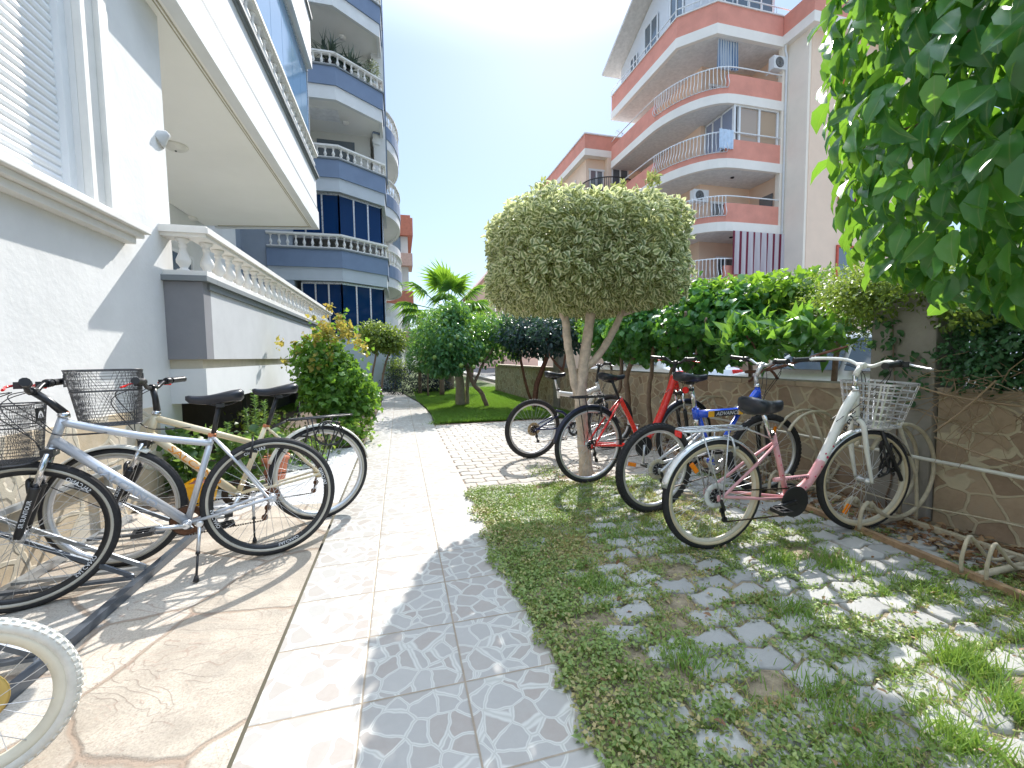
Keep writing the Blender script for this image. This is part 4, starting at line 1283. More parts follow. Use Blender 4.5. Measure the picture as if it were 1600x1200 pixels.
def blades(name, X, Y, hgt, wd, mat, lean=0.5, tint=None, z=0.0, lie=None):
    n = len(X)
    P = np.stack([X, Y, np.full(n, z)], 1)
    D = rng.normal(size=(n, 3)) * lean; D[:, 2] = np.abs(rng.normal(size=n) * 0.3) + 1.0
    if lie is not None: D[:, 2] *= lie
    N = norm(np.cross(norm(D), rng.normal(size=(n, 3))))
    V, Fa, t, e = leaf_arrays(P, D, N, hgt, wd / hgt, T_BLADE, 0.35 + 0.3 * rng.random(n), tint)
    o = fastmesh(name, V, Fa, mat, None, {'tint': t, 'edge': e})
    o['kind'] = 'stuff'
    return o

# density of the grass growing between the old blocks
A = 3.0
N0 = 420000
X = .42 + 3.0 * rng.random(N0); Y = -0.3 + 4.05 * rng.random(N0)
edge_noise = 0.16 * (fbm(Y * 2.6, Y * 0 + 4) - 0.5) + 0.12 * (fbm(Y * 13, Y * 0 + 9) - 0.5)
near = np.clip((1.30 - X) / 0.75, 0, 1)
f1 = fbm(X * 2.3 + 3, Y * 2.3 + 1); f2 = fbm(X * 9 + 5, Y * 9 + 2)
dens = 0.22 + 0.85 * near + 2.3 * (f1 - 0.5) + 2.4 * (f2 - 0.5)
dens -= np.clip((X - 2.35) / 1.0, 0, 1) * 0.55
dens += np.where(Y > 2.9, 0.22, 0) * (X < 1.9)
# joints attract the grass
W_, L_ = .135, .215
row = np.floor((Y + 1.2) / W_); fy = (Y + 1.2) / W_ - row
fxx = ((X - .60) / L_ + 0.5 * (row % 2)) % 1
jd = np.minimum(np.minimum(fy, 1 - fy) * W_, np.minimum(fxx, 1 - fxx) * L_)
dens += np.where(jd < 0.022, 0.55, -0.10)
ok = (X > .575 + edge_noise - 0.06) & (Y < 3.72 + 0.12 * (fbm(X * 4, X * 0 + 2) - 0.5)) & (X < 3.3)
ok &= (np.hypot(X - 1.76, Y - 3.8) > 0.09)
keep = ok & (rng.random(N0) < np.clip(dens, 0, 1) * 0.45)
X, Y = X[keep], Y[keep]; f1 = f1[keep]; f2 = f2[keep]; near = near[keep]
kindr = rng.random(len(X)) + 0.9 * (fbm(X * 3.7 + 9, Y * 3.7) - 0.5) - 0.25 * near
gsel = kindr > 0.62
dry = fbm(X * 1.9 + 11, Y * 1.9 + 5)
tg = np.clip(0.15 + 0.75 * rng.random(gsel.sum()) - 1.6 * np.clip(dry[gsel] - 0.52, 0, 1) * 2, 0, 1)
blades('grass', X[gsel], Y[gsel], 0.022 + 0.03 * rng.random(gsel.sum()) * (0.6 + f1[gsel]), 0.0034, grass_m, 0.75, tg, -0.012)
wsel = ~gsel
nw = wsel.sum()
P = np.stack([X[wsel], Y[wsel], 0.0 + 0.022 * rng.random(nw) * (0.5 + near[wsel])], 1)
D = rng.normal(size=(nw, 3)); D[:, 2] = np.abs(D[:, 2]) * 0.5 + 0.15
Nn = rng.normal(size=(nw, 3)) * 0.45 + np.array([0, 0, 1.0])
tw_ = np.clip(0.10 + 0.80 * rng.random(nw) + 0.9 * (f2[wsel] - 0.5) - 0.25 * (f1[wsel] - .5) - 1.2 * np.clip(dry[wsel] - 0.56, 0, 1), 0, 1)
V, Fa, t, e = leaf_arrays(P, D, Nn, 0.013 + 0.012 * rng.random(nw), 0.62, T_SIMPLE, 0.2, tw_)
o = fastmesh('weeds', V, Fa, weed_m, None, {'tint': t, 'edge': e}); o['kind'] = 'stuff'
# clumps sprouting from the joints
tx, ty, th, tt = [], [], [], []
for k in range(620):
    j = random.randint(5, 35); yy = -1.2 + j * .135 + random.gauss(0, .012)
    xx = .60 + random.random() ** 1.15 * 2.6
    dn = fbm(np.array([xx * 2.3 + 3]), np.array([yy * 2.3 + 1]))[0]
    if dn < .40 or yy > 3.7 or yy < 0.1: continue
    n_ = random.randint(25, 80); s_ = random.uniform(.012, .034); h_ = random.uniform(.018, .05)
    tx += list(rng.normal(xx, s_ * 1.5, n_)); ty += list(rng.normal(yy, s_, n_)); th += list(h_ * (0.5 + 0.7 * rng.random(n_)))
    base = random.choice((.1, .3, .5, .6, .75, .9)); tt += list(np.clip(base + .12 * rng.normal(size=n_), 0, 1))
blades('grass', np.array(tx), np.array(ty), np.array(th), 0.0042, grass_m, 0.9, np.array(tt), -0.008)
# long tufts
tx, ty, th = [], [], []
for (cx, cy, n, h, s_) in [(2.05, 1.05, 420, .11, .05), (2.45, .75, 700, .13, .14), (2.7, .95, 500, .13, .12), (2.9, .7, 500, .15, .12), (1.95, .85, 260, .12, .05), (1.62, .82, 260, .10, .05), (1.75, .62, 260, .12, .06), (1.25, .78, 200, .09, .05), (.97, 1.95, 240, .07, .05),
                           (1.72, 1.48, 260, .08, .06), (2.35, 1.75, 340, .09, .07), (2.08, 1.9, 300, .09, .06), (1.05, 1.35, 220, .08, .05), (1.4, 2.5, 220, .06, .07), (.95, 3.3, 240, .06, .07), (2.55, 1.45, 280, .08, .09), (1.4, 1.05, 220, .08, .06), (.62, 7.7, 160, .08, .1)]:
    tx += list(rng.normal(cx, s_, n)); ty += list(rng.normal(cy, s_, n)); th += list(h * (0.4 + 0.7 * rng.random(n)))
tx, ty, th = np.array(tx), np.array(ty), np.array(th)
blades('grass', tx, ty, th, 0.005, grass_m, 0.45, np.clip(0.35 + 0.6 * rng.random(len(tx)), 0, 1), -0.01)
# the mown lawn
N1 = 260000
u = rng.random(N1)
Y = 7.66 + 8.5 * u ** 1.5; X = .45 + 3.1 * rng.random(N1)
lim = np.interp(Y, [7.6, 8.8, 10, 11.5, 13.2, 15.2, 16.2], [.60, .64, .6, .5, .3, .03, -1])
k = X > lim + 0.05 * (fbm(Y * 6, Y * 0) - 0.5)
X, Y = X[k], Y[k]
blades('grass', X, Y, 0.035 + 0.03 * rng.random(len(X)), 0.007, lawn_m, 0.5, np.clip(rng.random(len(X)) * 0.7 + 0.5 * (fbm(X * 2, Y * 2) - 0.3), 0, 1), 0.0)
N2 = 40000
X = -2.8 + 2.4 * rng.random(N2); Y = 10.5 + 5.5 * rng.random(N2)
k = X < np.interp(Y, [10.5, 13, 14.4, 16], [-.53, -.55, -.95, -.95])
blades('grass', X[k], Y[k], 0.04 + 0.03 * rng.random(k.sum()), 0.009, lawn_m, 0.5)
# weeds in the pale paving
X = rng.normal(1.45, .1, 500); Y = rng.normal(4.05, .14, 500)
P = np.stack([X, Y, 0.02 * rng.random(500)], 1); D = rng.normal(size=(500, 3)); D[:, 2] = abs(D[:, 2]) + .3
V, Fa, t, e = leaf_arrays(P, D, rng.normal(size=(500, 3)) * .4 + np.array([0, 0, 1.]), 0.022, 0.5, T_SIMPLE, 0.2)
o = fastmesh('weeds', V, Fa, weed_m, None, {'tint': t, 'edge': e}); o['kind'] = 'stuff'

# fallen leaves: thick along the wall, scattered elsewhere
dry_m = leafmat('dry_leaf', [(0.0, (0.09, 0.045, 0.025)), (0.4, (0.22, 0.11, 0.055)), (0.75, (0.40, 0.25, 0.13)), (1.0, (0.55, 0.42, 0.26))], (0.5, 0.25, 0.08), 0.2, 0.6)
nA, nB, nC = 2600, 420, 160
Xa = 3.0 + 0.55 * rng.random(nA) ** 0.7; Ya = 0.9 + 5.6 * rng.random(nA) ** 1.3
Xb = .6 + 2.6 * rng.random(nB); Yb = .4 + 3.3 * rng.random(nB)
ang = rng.random(nC) * 6.28; rad = 0.12 + 0.3 * rng.random(nC) ** 1.4
Xc = 1.76 + rad * np.cos(ang); Yc = 3.80 + rad * np.sin(ang)
X = np.concatenate([Xa, Xb, Xc]); Y = np.concatenate([Ya, Yb, Yc]); n = len(X)
P = np.stack([X, Y, 0.004 + 0.02 * rng.random(n)], 1); D = rng.normal(size=(n, 3)); D[:, 2] *= 0.25
Nn = rng.normal(size=(n, 3)) * 0.35 + np.array([0, 0, 1.0])
V, Fa, t, e = leaf_arrays(P, D, Nn, np.where(np.arange(n) < nA, 0.028 + 0.035 * rng.random(n), 0.014 + 0.024 * rng.random(n)), 0.5, T_OVAL, -0.3 + 0.8 * rng.random(n))
o = fastmesh('fallen_leaves', V, Fa, dry_m, None, {'tint': t, 'edge': e}, smooth=True); o['kind'] = 'stuff'

# --- right hand garden wall with crazy-stone facing
def stonewall_mat(name='crazy_stone_facing', sc_=5.2, st=((0.31, 0.22, 0.155), (0.46, 0.35, 0.245), (0.40, 0.35, 0.28)), mortar=(0.68, 0.59, 0.42)):
    m, n, b = mk(name)
    v = coords(n, (1, 1, 1.25))
    nz = noise(n, v, 4, 2)
    off = n.nodes.new('ShaderNodeVectorMath'); off.operation = 'MULTIPLY_ADD'
    n.links.new(nz.outputs[1], off.inputs[0]); off.inputs[1].default_value = (0.12, 0.12, 0.12); n.links.new(v, off.inputs[2])
    # flatten the depth coordinate so the cells are cut by the face only
    ve = voro(n, off.outputs[0], sc_, 'DISTANCE_TO_EDGE', 0.95); vc = voro(n, off.outputs[0], sc_, 'F1', 0.95)
    s1 = n.nodes.new('ShaderNodeSeparateColor'); n.links.new(vc.outputs['Color'], s1.inputs[0])
    n1 = noise(n, v, 16, 5, 0.65); n2 = noise(n, v, 120, 4, 0.7)
    t = math_(n, 'ADD', math_(n, 'MULTIPLY', s1.outputs[0], 0.6), math_(n, 'MULTIPLY', n1.outputs[0], 0.5))
    c = ramp(n, [(0.25, st[0]), (0.6, st[1]), (0.95, st[2])], t).outputs[0]
    e = ramp(n, [(0.035, (1, 1, 1)), (0.055, (0, 0, 0))], math_(n, 'ADD', ve.outputs[0], math_(n, 'MULTIPLY', math_(n, 'SUBTRACT', n1.outputs[0], 0.5), 0.04))).outputs[0]
    mo = mixc(n, n1.outputs[0], tuple(x * 0.7 for x in mortar), mortar)
    c = mixc(n, e, c, mo)
    moss = ramp(n, [(0.52, (0, 0, 0)), (0.72, (1, 1, 1))], noise(n, v, 1.3, 5, 0.7).outputs[0]).outputs[0]
    c = mixc(n, math_(n, 'MULTIPLY', moss, 0.4), c, (0.12, 0.12, 0.07))
    n.links.new(c, b.inputs['Base Color']); b.inputs['Roughness'].default_value = 0.85
    bump(n, b, math_(n, 'ADD', math_(n, 'MULTIPLY', e, 1.0), math_(n, 'MULTIPLY', n2.outputs[0], 0.35)), 0.7, 0.008)
    return m
wall_m = stonewall_mat()
coping_m = M('stone_coping', (0.42, 0.34, 0.25), 0.75, 0, 0.2, 8, 0.3, 60, 0.004, stain=0.5)
conc = M('weathered_render', (0.30, 0.28, 0.25), 0.9, 0, 0.2, 4, 0.35, 70, 0.004, stain=0.6)
def wallx(y): return 3.66 - 0.033 * (y - 1.6)
def garden_wall(ya, yb, top, label):
    r = empty('garden_wall', (wallx(ya), ya, 0)); tag(r, label, 'wall', 'garden walls along the street')
    def loc(b, name, m, bev=0):
        o = b.build(name, m, r, bev=bev); o.location = (-wallx(ya), -ya, 0); return o
    b = MB(); b.strip([(wallx(ya), ya), (wallx(yb), yb)], 0, -0.17, -0.3, top - 0.05); loc(b, 'stone_facing', wall_m)
    b = MB()
    k = max(1, int((yb - ya) / 0.62)); dy = (yb - ya) / k
    for i in range(k):
        y0 = ya + i * dy + 0.003; y1 = ya + (i + 1) * dy - 0.003
        b.strip([(wallx(y0), y0), (wallx(y1), y1)], 0.03, -0.21, top - 0.05, top)
    loc(b, 'coping', coping_m, 0.006)
    return r
garden_wall(-1.2, 2.08, .95, 'crazy stone garden wall under the dry vines, right of the tall pillar')
garden_wall(2.52, 8.75, .94, 'long crazy stone garden wall behind the row of parked bicycles')
garden_wall(9.1, 14.5, .94, 'far stretch of stone garden wall behind the citrus tree')
def pillar(y, h, lab, wd=.42):
    b = MB(); x = wallx(y)
    b.box(x - .04, x + .30, y, y + wd, -0.3, h - .06); b.box(x - .07, x + .33, y - .03, y + wd + .03, h - .06, h)
    o = b.build('wall_pillar', conc, None, bev=0.01); tag(o, lab, 'pillar')
pillar(2.09, 1.66, 'tall rendered pillar with vines, behind the pink bicycle')
pillar(8.76, 1.30, 'darker rendered pillar near the lawn', .33)

# --- bicycle racks
rkm = M('cream_rack_paint', (0.52, 0.46, 0.34), 0.5, 0, 0.2, 20, 0.3, 100, 0.002, stain=0.7)
rkr = M('rusty_rack_rail', (0.40, 0.26, 0.15), 0.75, 0, 0.4, 14, 0.5, 90, 0.003, stain=0.9)
def rack_pt(u, s): # u along wall (world Y), s distance off the wall towards the path
    return (wallx(u) - s, u)
r = empty('bike_rack', (3.3, 2.0, 0)); tag(r, 'old cream steel bicycle rack with round hoops, standing along the stone wall', 'bike rack', 'bicycle racks')
def rl(b, name, m):
    o = b.build(name, m, r, fixn=False); o.location = (-3.3, -2.0, 0); return o
yy0, yy1 = 0.5, 5.1
def fx(y): return 3.22 - 0.265 * (2.75 - y) if y < 2.75 else 3.22 - 0.0 * (y - 2.75)
def fx(y): return 2.93 + 0.10 * (y - 1.9)
b = MB(); b.obox((fx(yy0), yy0, .018), (fx(yy1), yy1, .018), .04, .035); rl(b, 'front_rail', rkr)
b = MB(); b.obox((3.36, yy0, .018), (3.50, yy1, .018), .04, .035); rl(b, 'base_rail', rkm)
b = MB(); b.tube([(3.50, yy0 + .1, .455), (3.52, yy1, .455)], .013, 8); rl(b, 'top_rail', M('white_rail_paint', (0.68, 0.66, 0.6), 0.45, 0, 0.1, 12, stain=0.4))
b = MB(); b.tube(bez([(3.50, yy0 + .1, .12), (3.5, 1.5, .17), (3.5, 2.3, .10), (3.5, 2.9, .16)], 5), .006, 6); rl(b, 'loose_rod', rkm)
for yc in (1.40, 2.06, 2.74, 3.40, 4.06, 4.72):
    x0 = fx(yc)
    for dy in (0.0, 0.10):
        y = yc + dy
        if yc < 1.5:
            pts = [(x0 - .01, y, .02), (x0 - .015, y, .10), (x0 + .03, y, .21), (x0 + .09, y, .17), (x0 + .22, y, .06), (x0 + .42, y, .05)]
        else:
            c = (x0 + .33, .39); R0 = .32
            pts = [(x0 - .02, y, .02), (x0 - .01, y, .14), (x0 + .045, y, .20), (x0 + .075, y, .165)]
            pts += [(c[0] + R0 * math.cos(a), y, c[1] + R0 * math.sin(a)) for a in np.linspace(R_(218), R_(218 + 290), 26)]
        b = MB(); b.tube(bez(pts, 3), .0125 if yc > 1.5 else .009, 8)
        if yc > 1.5: b.tube([(x0 + .30, y, .70), (x0 + .48, y, .35), (x0 + .50, y, .16), (x0 + .50, y, .02)], .011, 8)
        rl(b, 'hoop', rkm)
    b = MB(); b.tube([(x0 + .02, yc + .05, .025), (3.42, yc + .05, .03)], .018, 8); rl(b, 'spacer', rkm)

gst = M('dark_galvanised_steel', (0.12, 0.14, 0.17), 0.35, 0.6, 0.15, 10)
gsl = M('light_galvanised_steel', (0.42, 0.45, 0.48), 0.32, 0.7, 0.12, 10)
r2 = empty('bike_rack', (-1.7, 2.7, 0)); tag(r2, 'low galvanised steel bicycle rack of flat bars on the flagstones', 'bike rack', 'bicycle racks')
def rl2(b, name, m):
    o = b.build(name, m, r2); o.location = (1.7, -2.7, 0); return o
b = MB(); b.box(-1.40, -1.36, .9, 3.75, .004, .044); b.box(-1.405, -1.355, .89, .9, 0, .05); rl2(b, 'front_rail', gst)
b = MB(); b.box(-2.02, -1.98, .9, 3.75, .004, .044); rl2(b, 'back_rail', gsl)
b = MB(); b.box(-2.055, -2.025, .9, 3.75, .40, .43); b.box(-2.055, -2.025, 1.0, 1.03, .0, .40); b.box(-2.055, -2.025, 3.6, 3.63, .0, .40); rl2(b, 'wheel_rail', gsl)
for y in (1.35, 2.0, 2.62, 3.28):
    for dy in (0, .11):
        b = MB(); b.box(-1.98, -1.40, y + dy - .014, y + dy + .014, .045, .060)
        b.obox((-1.40, y + dy, .06), (-2.03, y + dy, .41), .012, .022); rl2(b, 'cross_bar', gsl if dy else gst)

# ================================================================ buildings
stucco = M('white_stucco', (0.72, 0.72, 0.71), 0.9, 0, 0.05, 2.2, 0.4, 14, 0.008, stain=0.16)
stucco2 = M('smooth_white_render', (0.70, 0.71, 0.71), 0.85, 0, 0.05, 2, 0.25, 40, 0.003, stain=0.12)
trim = M('cream_white_trim', (0.76, 0.74, 0.70), 0.7, 0, 0.06, 5, 0.2, 60, 0.002, stain=0.15)
creamsof = M('cream_soffit', (0.86, 0.845, 0.80), 0.9, 0, 0.03, 1)
greyp = M('grey_render', (0.235, 0.235, 0.25), 0.85, 0, 0.07, 3, 0.3, 50, 0.003)
greyl = M('grey_ledge', (0.20, 0.22, 0.23), 0.7, 0, 0.1, 3)
shut = M('roller_shutter', (0.80, 0.81, 0.82), 0.45, 0, 0.03, 2)
whitepl = M('white_frame', (0.78, 0.79, 0.80), 0.4, 0, 0.04, 4)
voidm = M('recess_shade', (0.06, 0.06, 0.06), 0.9)  # near-black colour paints in the shade of the basement recess
glassb = glassmat('sky_glass', (0.16, 0.30, 0.48), 0.05)
glassd = glassmat('tinted_glass', (0.008, 0.035, 0.11), 0.06)
glassd.node_tree.nodes['Principled BSDF'].inputs['Specular IOR Level'].default_value = 0.25
glassd.node_tree.nodes['Principled BSDF'].inputs['IOR'].default_value = 1.35
glassk = glassmat('window_glass', (0.10, 0.13, 0.16), 0.04)

BAL = None
def baluster_proto(h, r=0.05):
    prof = [(.95, 0), (.95, .05), (.62, .07), (.50, .11), (.62, .16), (.98, .27), (1.0, .36), (.72, .50), (.48, .62), (.42, .70), (.55, .76), (.62, .78), (.50, .82), (.55, .88), (.85, .92), (.92, 1.0)]
    b = MB(); b.lathe((0, 0, 0), [(r * a, h * z) for a, z in prof], 10)
    return b
def balustrade(parent, path, z0, h, spacing, mrail=trim, r=0.05, capw=0.20, base=True, closed_ends=False, proto=None):
    """rail mesh part with balusters beneath it (each one a sub-part)"""
    b = MB()
    b.strip(path, -capw / 2, capw / 2, z0 + h - 0.07, z0 + h - 0.02)
    b.strip(path, -capw / 2 + 0.03, capw / 2 - 0.03, z0 + h - 0.10, z0 + h - 0.07)
    b.strip(path, -capw / 2 + 0.02, capw / 2 - 0.02, z0 + h - 0.02, z0 + h)
    if base: b.strip(path, -capw / 2 + 0.04, capw / 2 - 0.04, z0, z0 + 0.05)
    rail = b.build('balustrade', mrail, parent)
    P = [Vector(p) for p in path]
    first = None; acc = spacing * 0.5
    zb = z0 + (0.05 if base else 0); hh = h - 0.10 - (0.05 if base else 0)
    for a, c in zip(P[:-1], P[1:]):
        L = (c - a).length
        while acc < L:
            p = a + (c - a) * (acc / L)
            if first is None:
                pb = baluster_proto(hh, r)
                first = pb.build('baluster', mrail, rail, fixn=False); first.location = (p.x, p.y, zb)
            else:
                o = first.copy(); COL.objects.link(o); o.parent = rail; o.location = (p.x, p.y, zb)
            acc += spacing
        acc -= L
    return rail

# ---------------- white building close on the left
WX = -2.10
wb_ = empty('apartment_building', (WX, 4.0, 0)); tag(wb_, 'white stucco apartment building close by on the left, with a roller shutter and long balconies', 'building')
PW = Matrix.Translation((-WX, -4.0, 0))
class PB:      # builds parts in world coordinates beneath a root that stands elsewhere
    def __init__(s, root): s.root = root; s.loc = tuple(-c for c in root.location)
    def __call__(s, b, name, m, bev=0, parent=None, fixn=True):
        o = b.build(name, m, parent or s.root, bev=bev, fixn=fixn)
        if parent is None: o.location = s.loc
        return o
pb = PB(wb_)
YC = 4.87
# main wall with the window opening
b = MB()
wy0, wy1, wz0, wz1 = 1.2, 3.71, 2.27, 4.6
b.box(WX - .3, WX, -6, YC, -.2, wz0); b.box(WX - .3, WX, wy1, YC, wz0, 9.2); b.box(WX - .3, WX, -6, wy0, wz0, 9.2); b.box(WX - .3, WX, wy0, wy1, wz1, 9.2)
b.box(-5.5, WX - .3, YC - .25, YC, -.2, 9.2)          # return wall at the balcony
pb(b, 'wall', stucco)
b = MB(); b.box(WX, WX + .022, -3, 4.42, -.1, .80); pb(b, 'stone_plinth', stonewall_mat('pale_stone_plinth', 3.4, ((0.50, 0.40, 0.27), (0.60, 0.52, 0.40), (0.52, 0.50, 0.44)), (0.62, 0.57, 0.46)))
# roller shutter
b = MB()
nsl = 40
for i in range(nsl):
    z = wz0 + .02 + (wz1 - wz0) * i / nsl; hh = (wz1 - wz0) / nsl
    prof = [(WX - .10, z), (WX - .083, z + hh * .15), (WX - .078, z + hh * .5), (WX - .085, z + hh * .85), (WX - .10, z + hh * .97)]
    for (xa, za), (xb, zb_) in zip(prof[:-1], prof[1:]):
        b.add([(xa, wy0, za), (xa, wy1 - .05, za), (xb, wy1 - .05, zb_), (xb, wy0, zb_)], [(0, 1, 2, 3)])
shp = pb(b, 'roller_shutter', shut)
b = MB(); b.box(WX - .11, WX - .04, wy1 - .06, wy1, wz0, wz1); b.box(WX - .12, WX - .105, wy0, wy1, wz0, wz1); pb(b, 'shutter_guide', whitepl)
b = MB()
b.box(WX, WX + .05, wy1 + .0, wy1 + .13, wz0 + .02, 4.9)
for k in range(3): b.box(WX, WX + .085 - .018 * k, wy1 + .13 + .062 * k, wy1 + .17 + .062 * k, wz0 + .02, 4.9)
b.box(WX, WX + .035, wy1 + .13, wy1 + .335, wz0 + .02, 4.9)
pb(b, 'window_surround', trim, 0.004)
b = MB()
b.box(WX - .09, WX + .15, 1.0, wy1 + .50, wz0 - .035, wz0 + .018); b.box(WX, WX + .115, 1.0, wy1 + .47, wz0 - .075, wz0 - .035); b.box(WX, WX + .075, 1.0, wy1 + .43, wz0 - .13, wz0 - .075)
pb(b, 'window_sill', trim, 0.006)
# lower balcony: parapet, lower wall, recess under it
XB = -1.78
EY = 12.3
b = MB()
b.box(WX - .02, XB, YC - .20, YC - .041, 1.21, 1.94)
pb(b, 'parapet_end', greyp)
b = MB(); b.box(XB - .14, XB, YC - .04, EY, 1.21, 1.88); pb(b, 'parapet', M('light_grey_render', (0.52, 0.53, 0.54), 0.85, 0, .06, 3, .3, 40, .003, stain=.2))
b = MB(); b.box(WX - .02, XB + .05, YC - .24, YC - .0, 1.943, 1.995); b.box(XB - .18, XB + .05, YC, EY + .04, 1.943, 1.995); b.box(XB - .16, XB + .022, YC - .1, EY + .02, 1.88, 1.943); pb(b, 'parapet_ledge', greyl, 0.003)
b = MB(); b.box(-4.5, XB - .15, YC + .02, EY, 1.12, 1.25); pb(b, 'balcony_floor', creamsof)
b = MB(); b.box(WX, XB - .05, YC - .17, YC - .10, 1.12, 1.21); b.box(XB - .09, XB - .05, YC - .10, EY - .1, 1.12, 1.21); pb(b, 'recess_band', M('shaded_beige_band', (0.50, 0.45, 0.34), 0.8))  # beige colour carries the shade under the parapet
b = MB(); b.box(WX, XB - .02, YC - .19, YC - .07, .79, 1.12); b.box(XB - .14, XB - .02, YC - .07, EY, .79, 1.12); b.box(-4.5, XB - .14, YC, EY, 1.0, 1.10); pb(b, 'lower_wall', stucco2)
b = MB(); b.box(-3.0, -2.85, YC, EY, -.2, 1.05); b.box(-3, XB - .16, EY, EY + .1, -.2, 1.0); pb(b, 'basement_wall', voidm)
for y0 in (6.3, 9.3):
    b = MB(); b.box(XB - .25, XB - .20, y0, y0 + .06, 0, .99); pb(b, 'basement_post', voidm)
balustrade(wb_, [(WX, YC - .12), (XB - .04, YC - .12), (XB - .04, EY)], 1.995, .46, .285, r=.062, capw=.24).location = (-WX, -4.0, 0)
# room wall behind the lower balcony
b = MB(); b.box(-4.6, -4.45, YC, 14.0, 1.1, 9.2); pb(b, 'balcony_back_wall', stucco2)
for y0 in (6.2, 9.2):
    b = MB(); b.box(-4.44, -4.42, y0, y0 + 1.9, 1.3, 3.5); o = pb(b, 'balcony_door', glassk)
    b = MB()
    for yy in (y0, y0 + .93, y0 + 1.86): b.box(-4.42, -4.39, yy, yy + .06, 1.3, 3.5)
    b.box(-4.42, -4.39, y0 + .06, y0 + 1.86, 3.44, 3.5); b.box(-4.42, -4.39, y0 + .06, y0 + 1.86, 1.3, 1.37)
    b.build('door_frame', whitepl, o)
# upper balcony
SZ = 4.40
X2 = -1.86
EY2 = 11.55
b = MB()
pth2 = [(WX, YC - .50), (X2, YC - .50), (X2, EY2), (-4.2, EY2 + .45)]
b.prism([(-4.6, YC + .01), (WX - .005, YC + .01), (WX - .005, YC - .30), (X2 - .10, YC - .30), (X2 - .10, EY2 - .1), (-4.4, EY2 + .3)], SZ + .012, SZ + .16)
pb(b, 'soffit', creamsof)
b = MB()
b.strip(pth2, -.03, .10, SZ, SZ + .42); b.strip(pth2, 0.0, .10, SZ + .50, SZ + 1.20)
pb(b, 'balcony_band', stucco2)
b = MB(); b.strip(pth2, -.012, .11, SZ + .421, SZ + .499); b.strip(pth2, -.03, .10, SZ + 1.201, SZ + 1.245); b.strip(pth2, -.07, .10, SZ + 1.246, SZ + 1.30); pb(b, 'band_groove', greyl)
b = MB(); b.strip([(X2 - .135, YC - .22), (X2 - .135, EY2 - .13), (-4.1, EY2 + .25)], 0, .014, SZ + .004, SZ + .0115); b.strip([(X2 - .17, YC - .22), (X2 - .17, EY2 - .16), (-4.1, EY2 + .22)], 0, .010, SZ + .004, SZ + .0115); pb(b, 'soffit_bead', M('beige_bead', (0.42, 0.38, 0.28), 0.8))
bb2 = balustrade(wb_, [(X2 - .03, YC - .4), (X2 - .03, EY2)], SZ + 1.305, .50, .27, r=.06, capw=.20); bb2.location = (-WX, -4.0, 0)
# folding glass above
gz0, gz1 = SZ + 1.30, SZ + 3.75
for k in range(9):
    y0 = YC - .3 + k * .78
    b = MB(); b.box(X2 - .13, X2 - .12, y0 + .008, y0 + .772, gz0 + .03, gz1); pb(b, 'glass_panel', glassb)
b = MB(); b.box(X2 - .15, X2 - .09, YC - .3, YC + 6.75, gz1, gz1 + .05); b.box(X2 - .15, X2 - .10, YC + 6.72, YC + 6.75, gz0, gz1); pb(b, 'glass_track', ALUW)
b = MB(); b.strip(pth2, -.02, .12, gz1 + .05, gz1 + .35); b.strip(pth2, .03, .12, gz1 + .35, gz1 + .40); b.strip(pth2, -.01, .12, gz1 + .40, gz1 + 1.2)
b.prism([(-4.6, YC - .4), (X2 - .12, YC - .4), (X2 - .12, EY2), (-4.4, EY2 + .3)], gz1 + .06, gz1 + .2)
pb(b, 'upper_band', stucco2)
b = MB(); b.strip(pth2, .01, .11, gz1 + .345, gz1 + .405); b.strip(pth2, -.06, .1, gz1 + 1.2, gz1 + 1.28); pb(b, 'upper_groove', greyl)
b = MB(); b.box(-5.5, -1.95, YC, 11.4, gz1 + 1.3, gz1 + 4.0); pb(b, 'upper_storey', stucco2)
# lamps: spotlight at the wall corner, round ceiling lights
def dome(p, rad, nm):
    b = MB(); b.lathe(p, [(rad, 0), (rad * 1.02, -.012), (rad * .93, -.03), (rad * .7, -.055), (rad * .35, -.07), (.01, -.074)], 20, mi=0); b.lathe((p[0], p[1], p[2] - .078), [(.012, -.01), (.015, .004)], 8, mi=1)
    return pb(b, nm, [M('frosted_lamp_glass', (0.72, 0.70, 0.64), 0.35), BLK])
dome((-3.15, 7.61, SZ + .012), .16, 'ceiling_light'); dome((-4.50, 11.27, SZ + .012), .17, 'ceiling_light')
b = MB(); b.tube([(WX, YC - .07, 3.30), (WX + .07, YC - .07, 3.32)], .014, 8); b.lathe((WX + .06, YC - .07, 3.33), [(.028, 0), (.04, .03), (.085, .11), (.088, .12)], 14, (-.75, -.2, -.62)); pb(b, 'wall_lamp', M('grey_lamp', (0.55, 0.56, 0.56), 0.4))

# ---------------- blue and white building beyond
blue = M('slate_blue_render', (0.185, 0.245, 0.36), 0.85, 0, 0.06, 2, 0.2, 50, 0.003)
pale = M('pale_blue_grey_render', (0.50, 0.54, 0.58), 0.85, 0, 0.04, 2, 0.2, 50, 0.003)
bb_ = empty('apartment_building', (-1.0, 17.0, 0)); tag(bb_, 'tall slate blue and white apartment building with stacked balconies, behind the white building', 'building')
pb = PB(bb_)
b = MB(); b.box(-9, -3.4, 17.3, 40, -.2, 17.6); b.box(-4.95, -3.4, 16.05, 17.3, -.2, 17.6); b.box(-9, -4.95, 13.0, 40, -.2, 17.6); pb(b, 'wall', M('blue_grey_wall', (0.28, 0.32, 0.38), 0.85, 0, 0.05, 2))
b = MB(); b.box(-3.4, -.75, 19.5, 40, -.2, 17.6); pb(b, 'side_wall', M('cream_wall', (0.66, 0.66, 0.62), 0.85, 0, 0.04, 2))
bay = [(-4.2, 16.0), (-1.82, 15.95), (-.32, 17.1), (-.32, 20.0)]
tops = [4.95, 8.0, 11.05, 14.1]
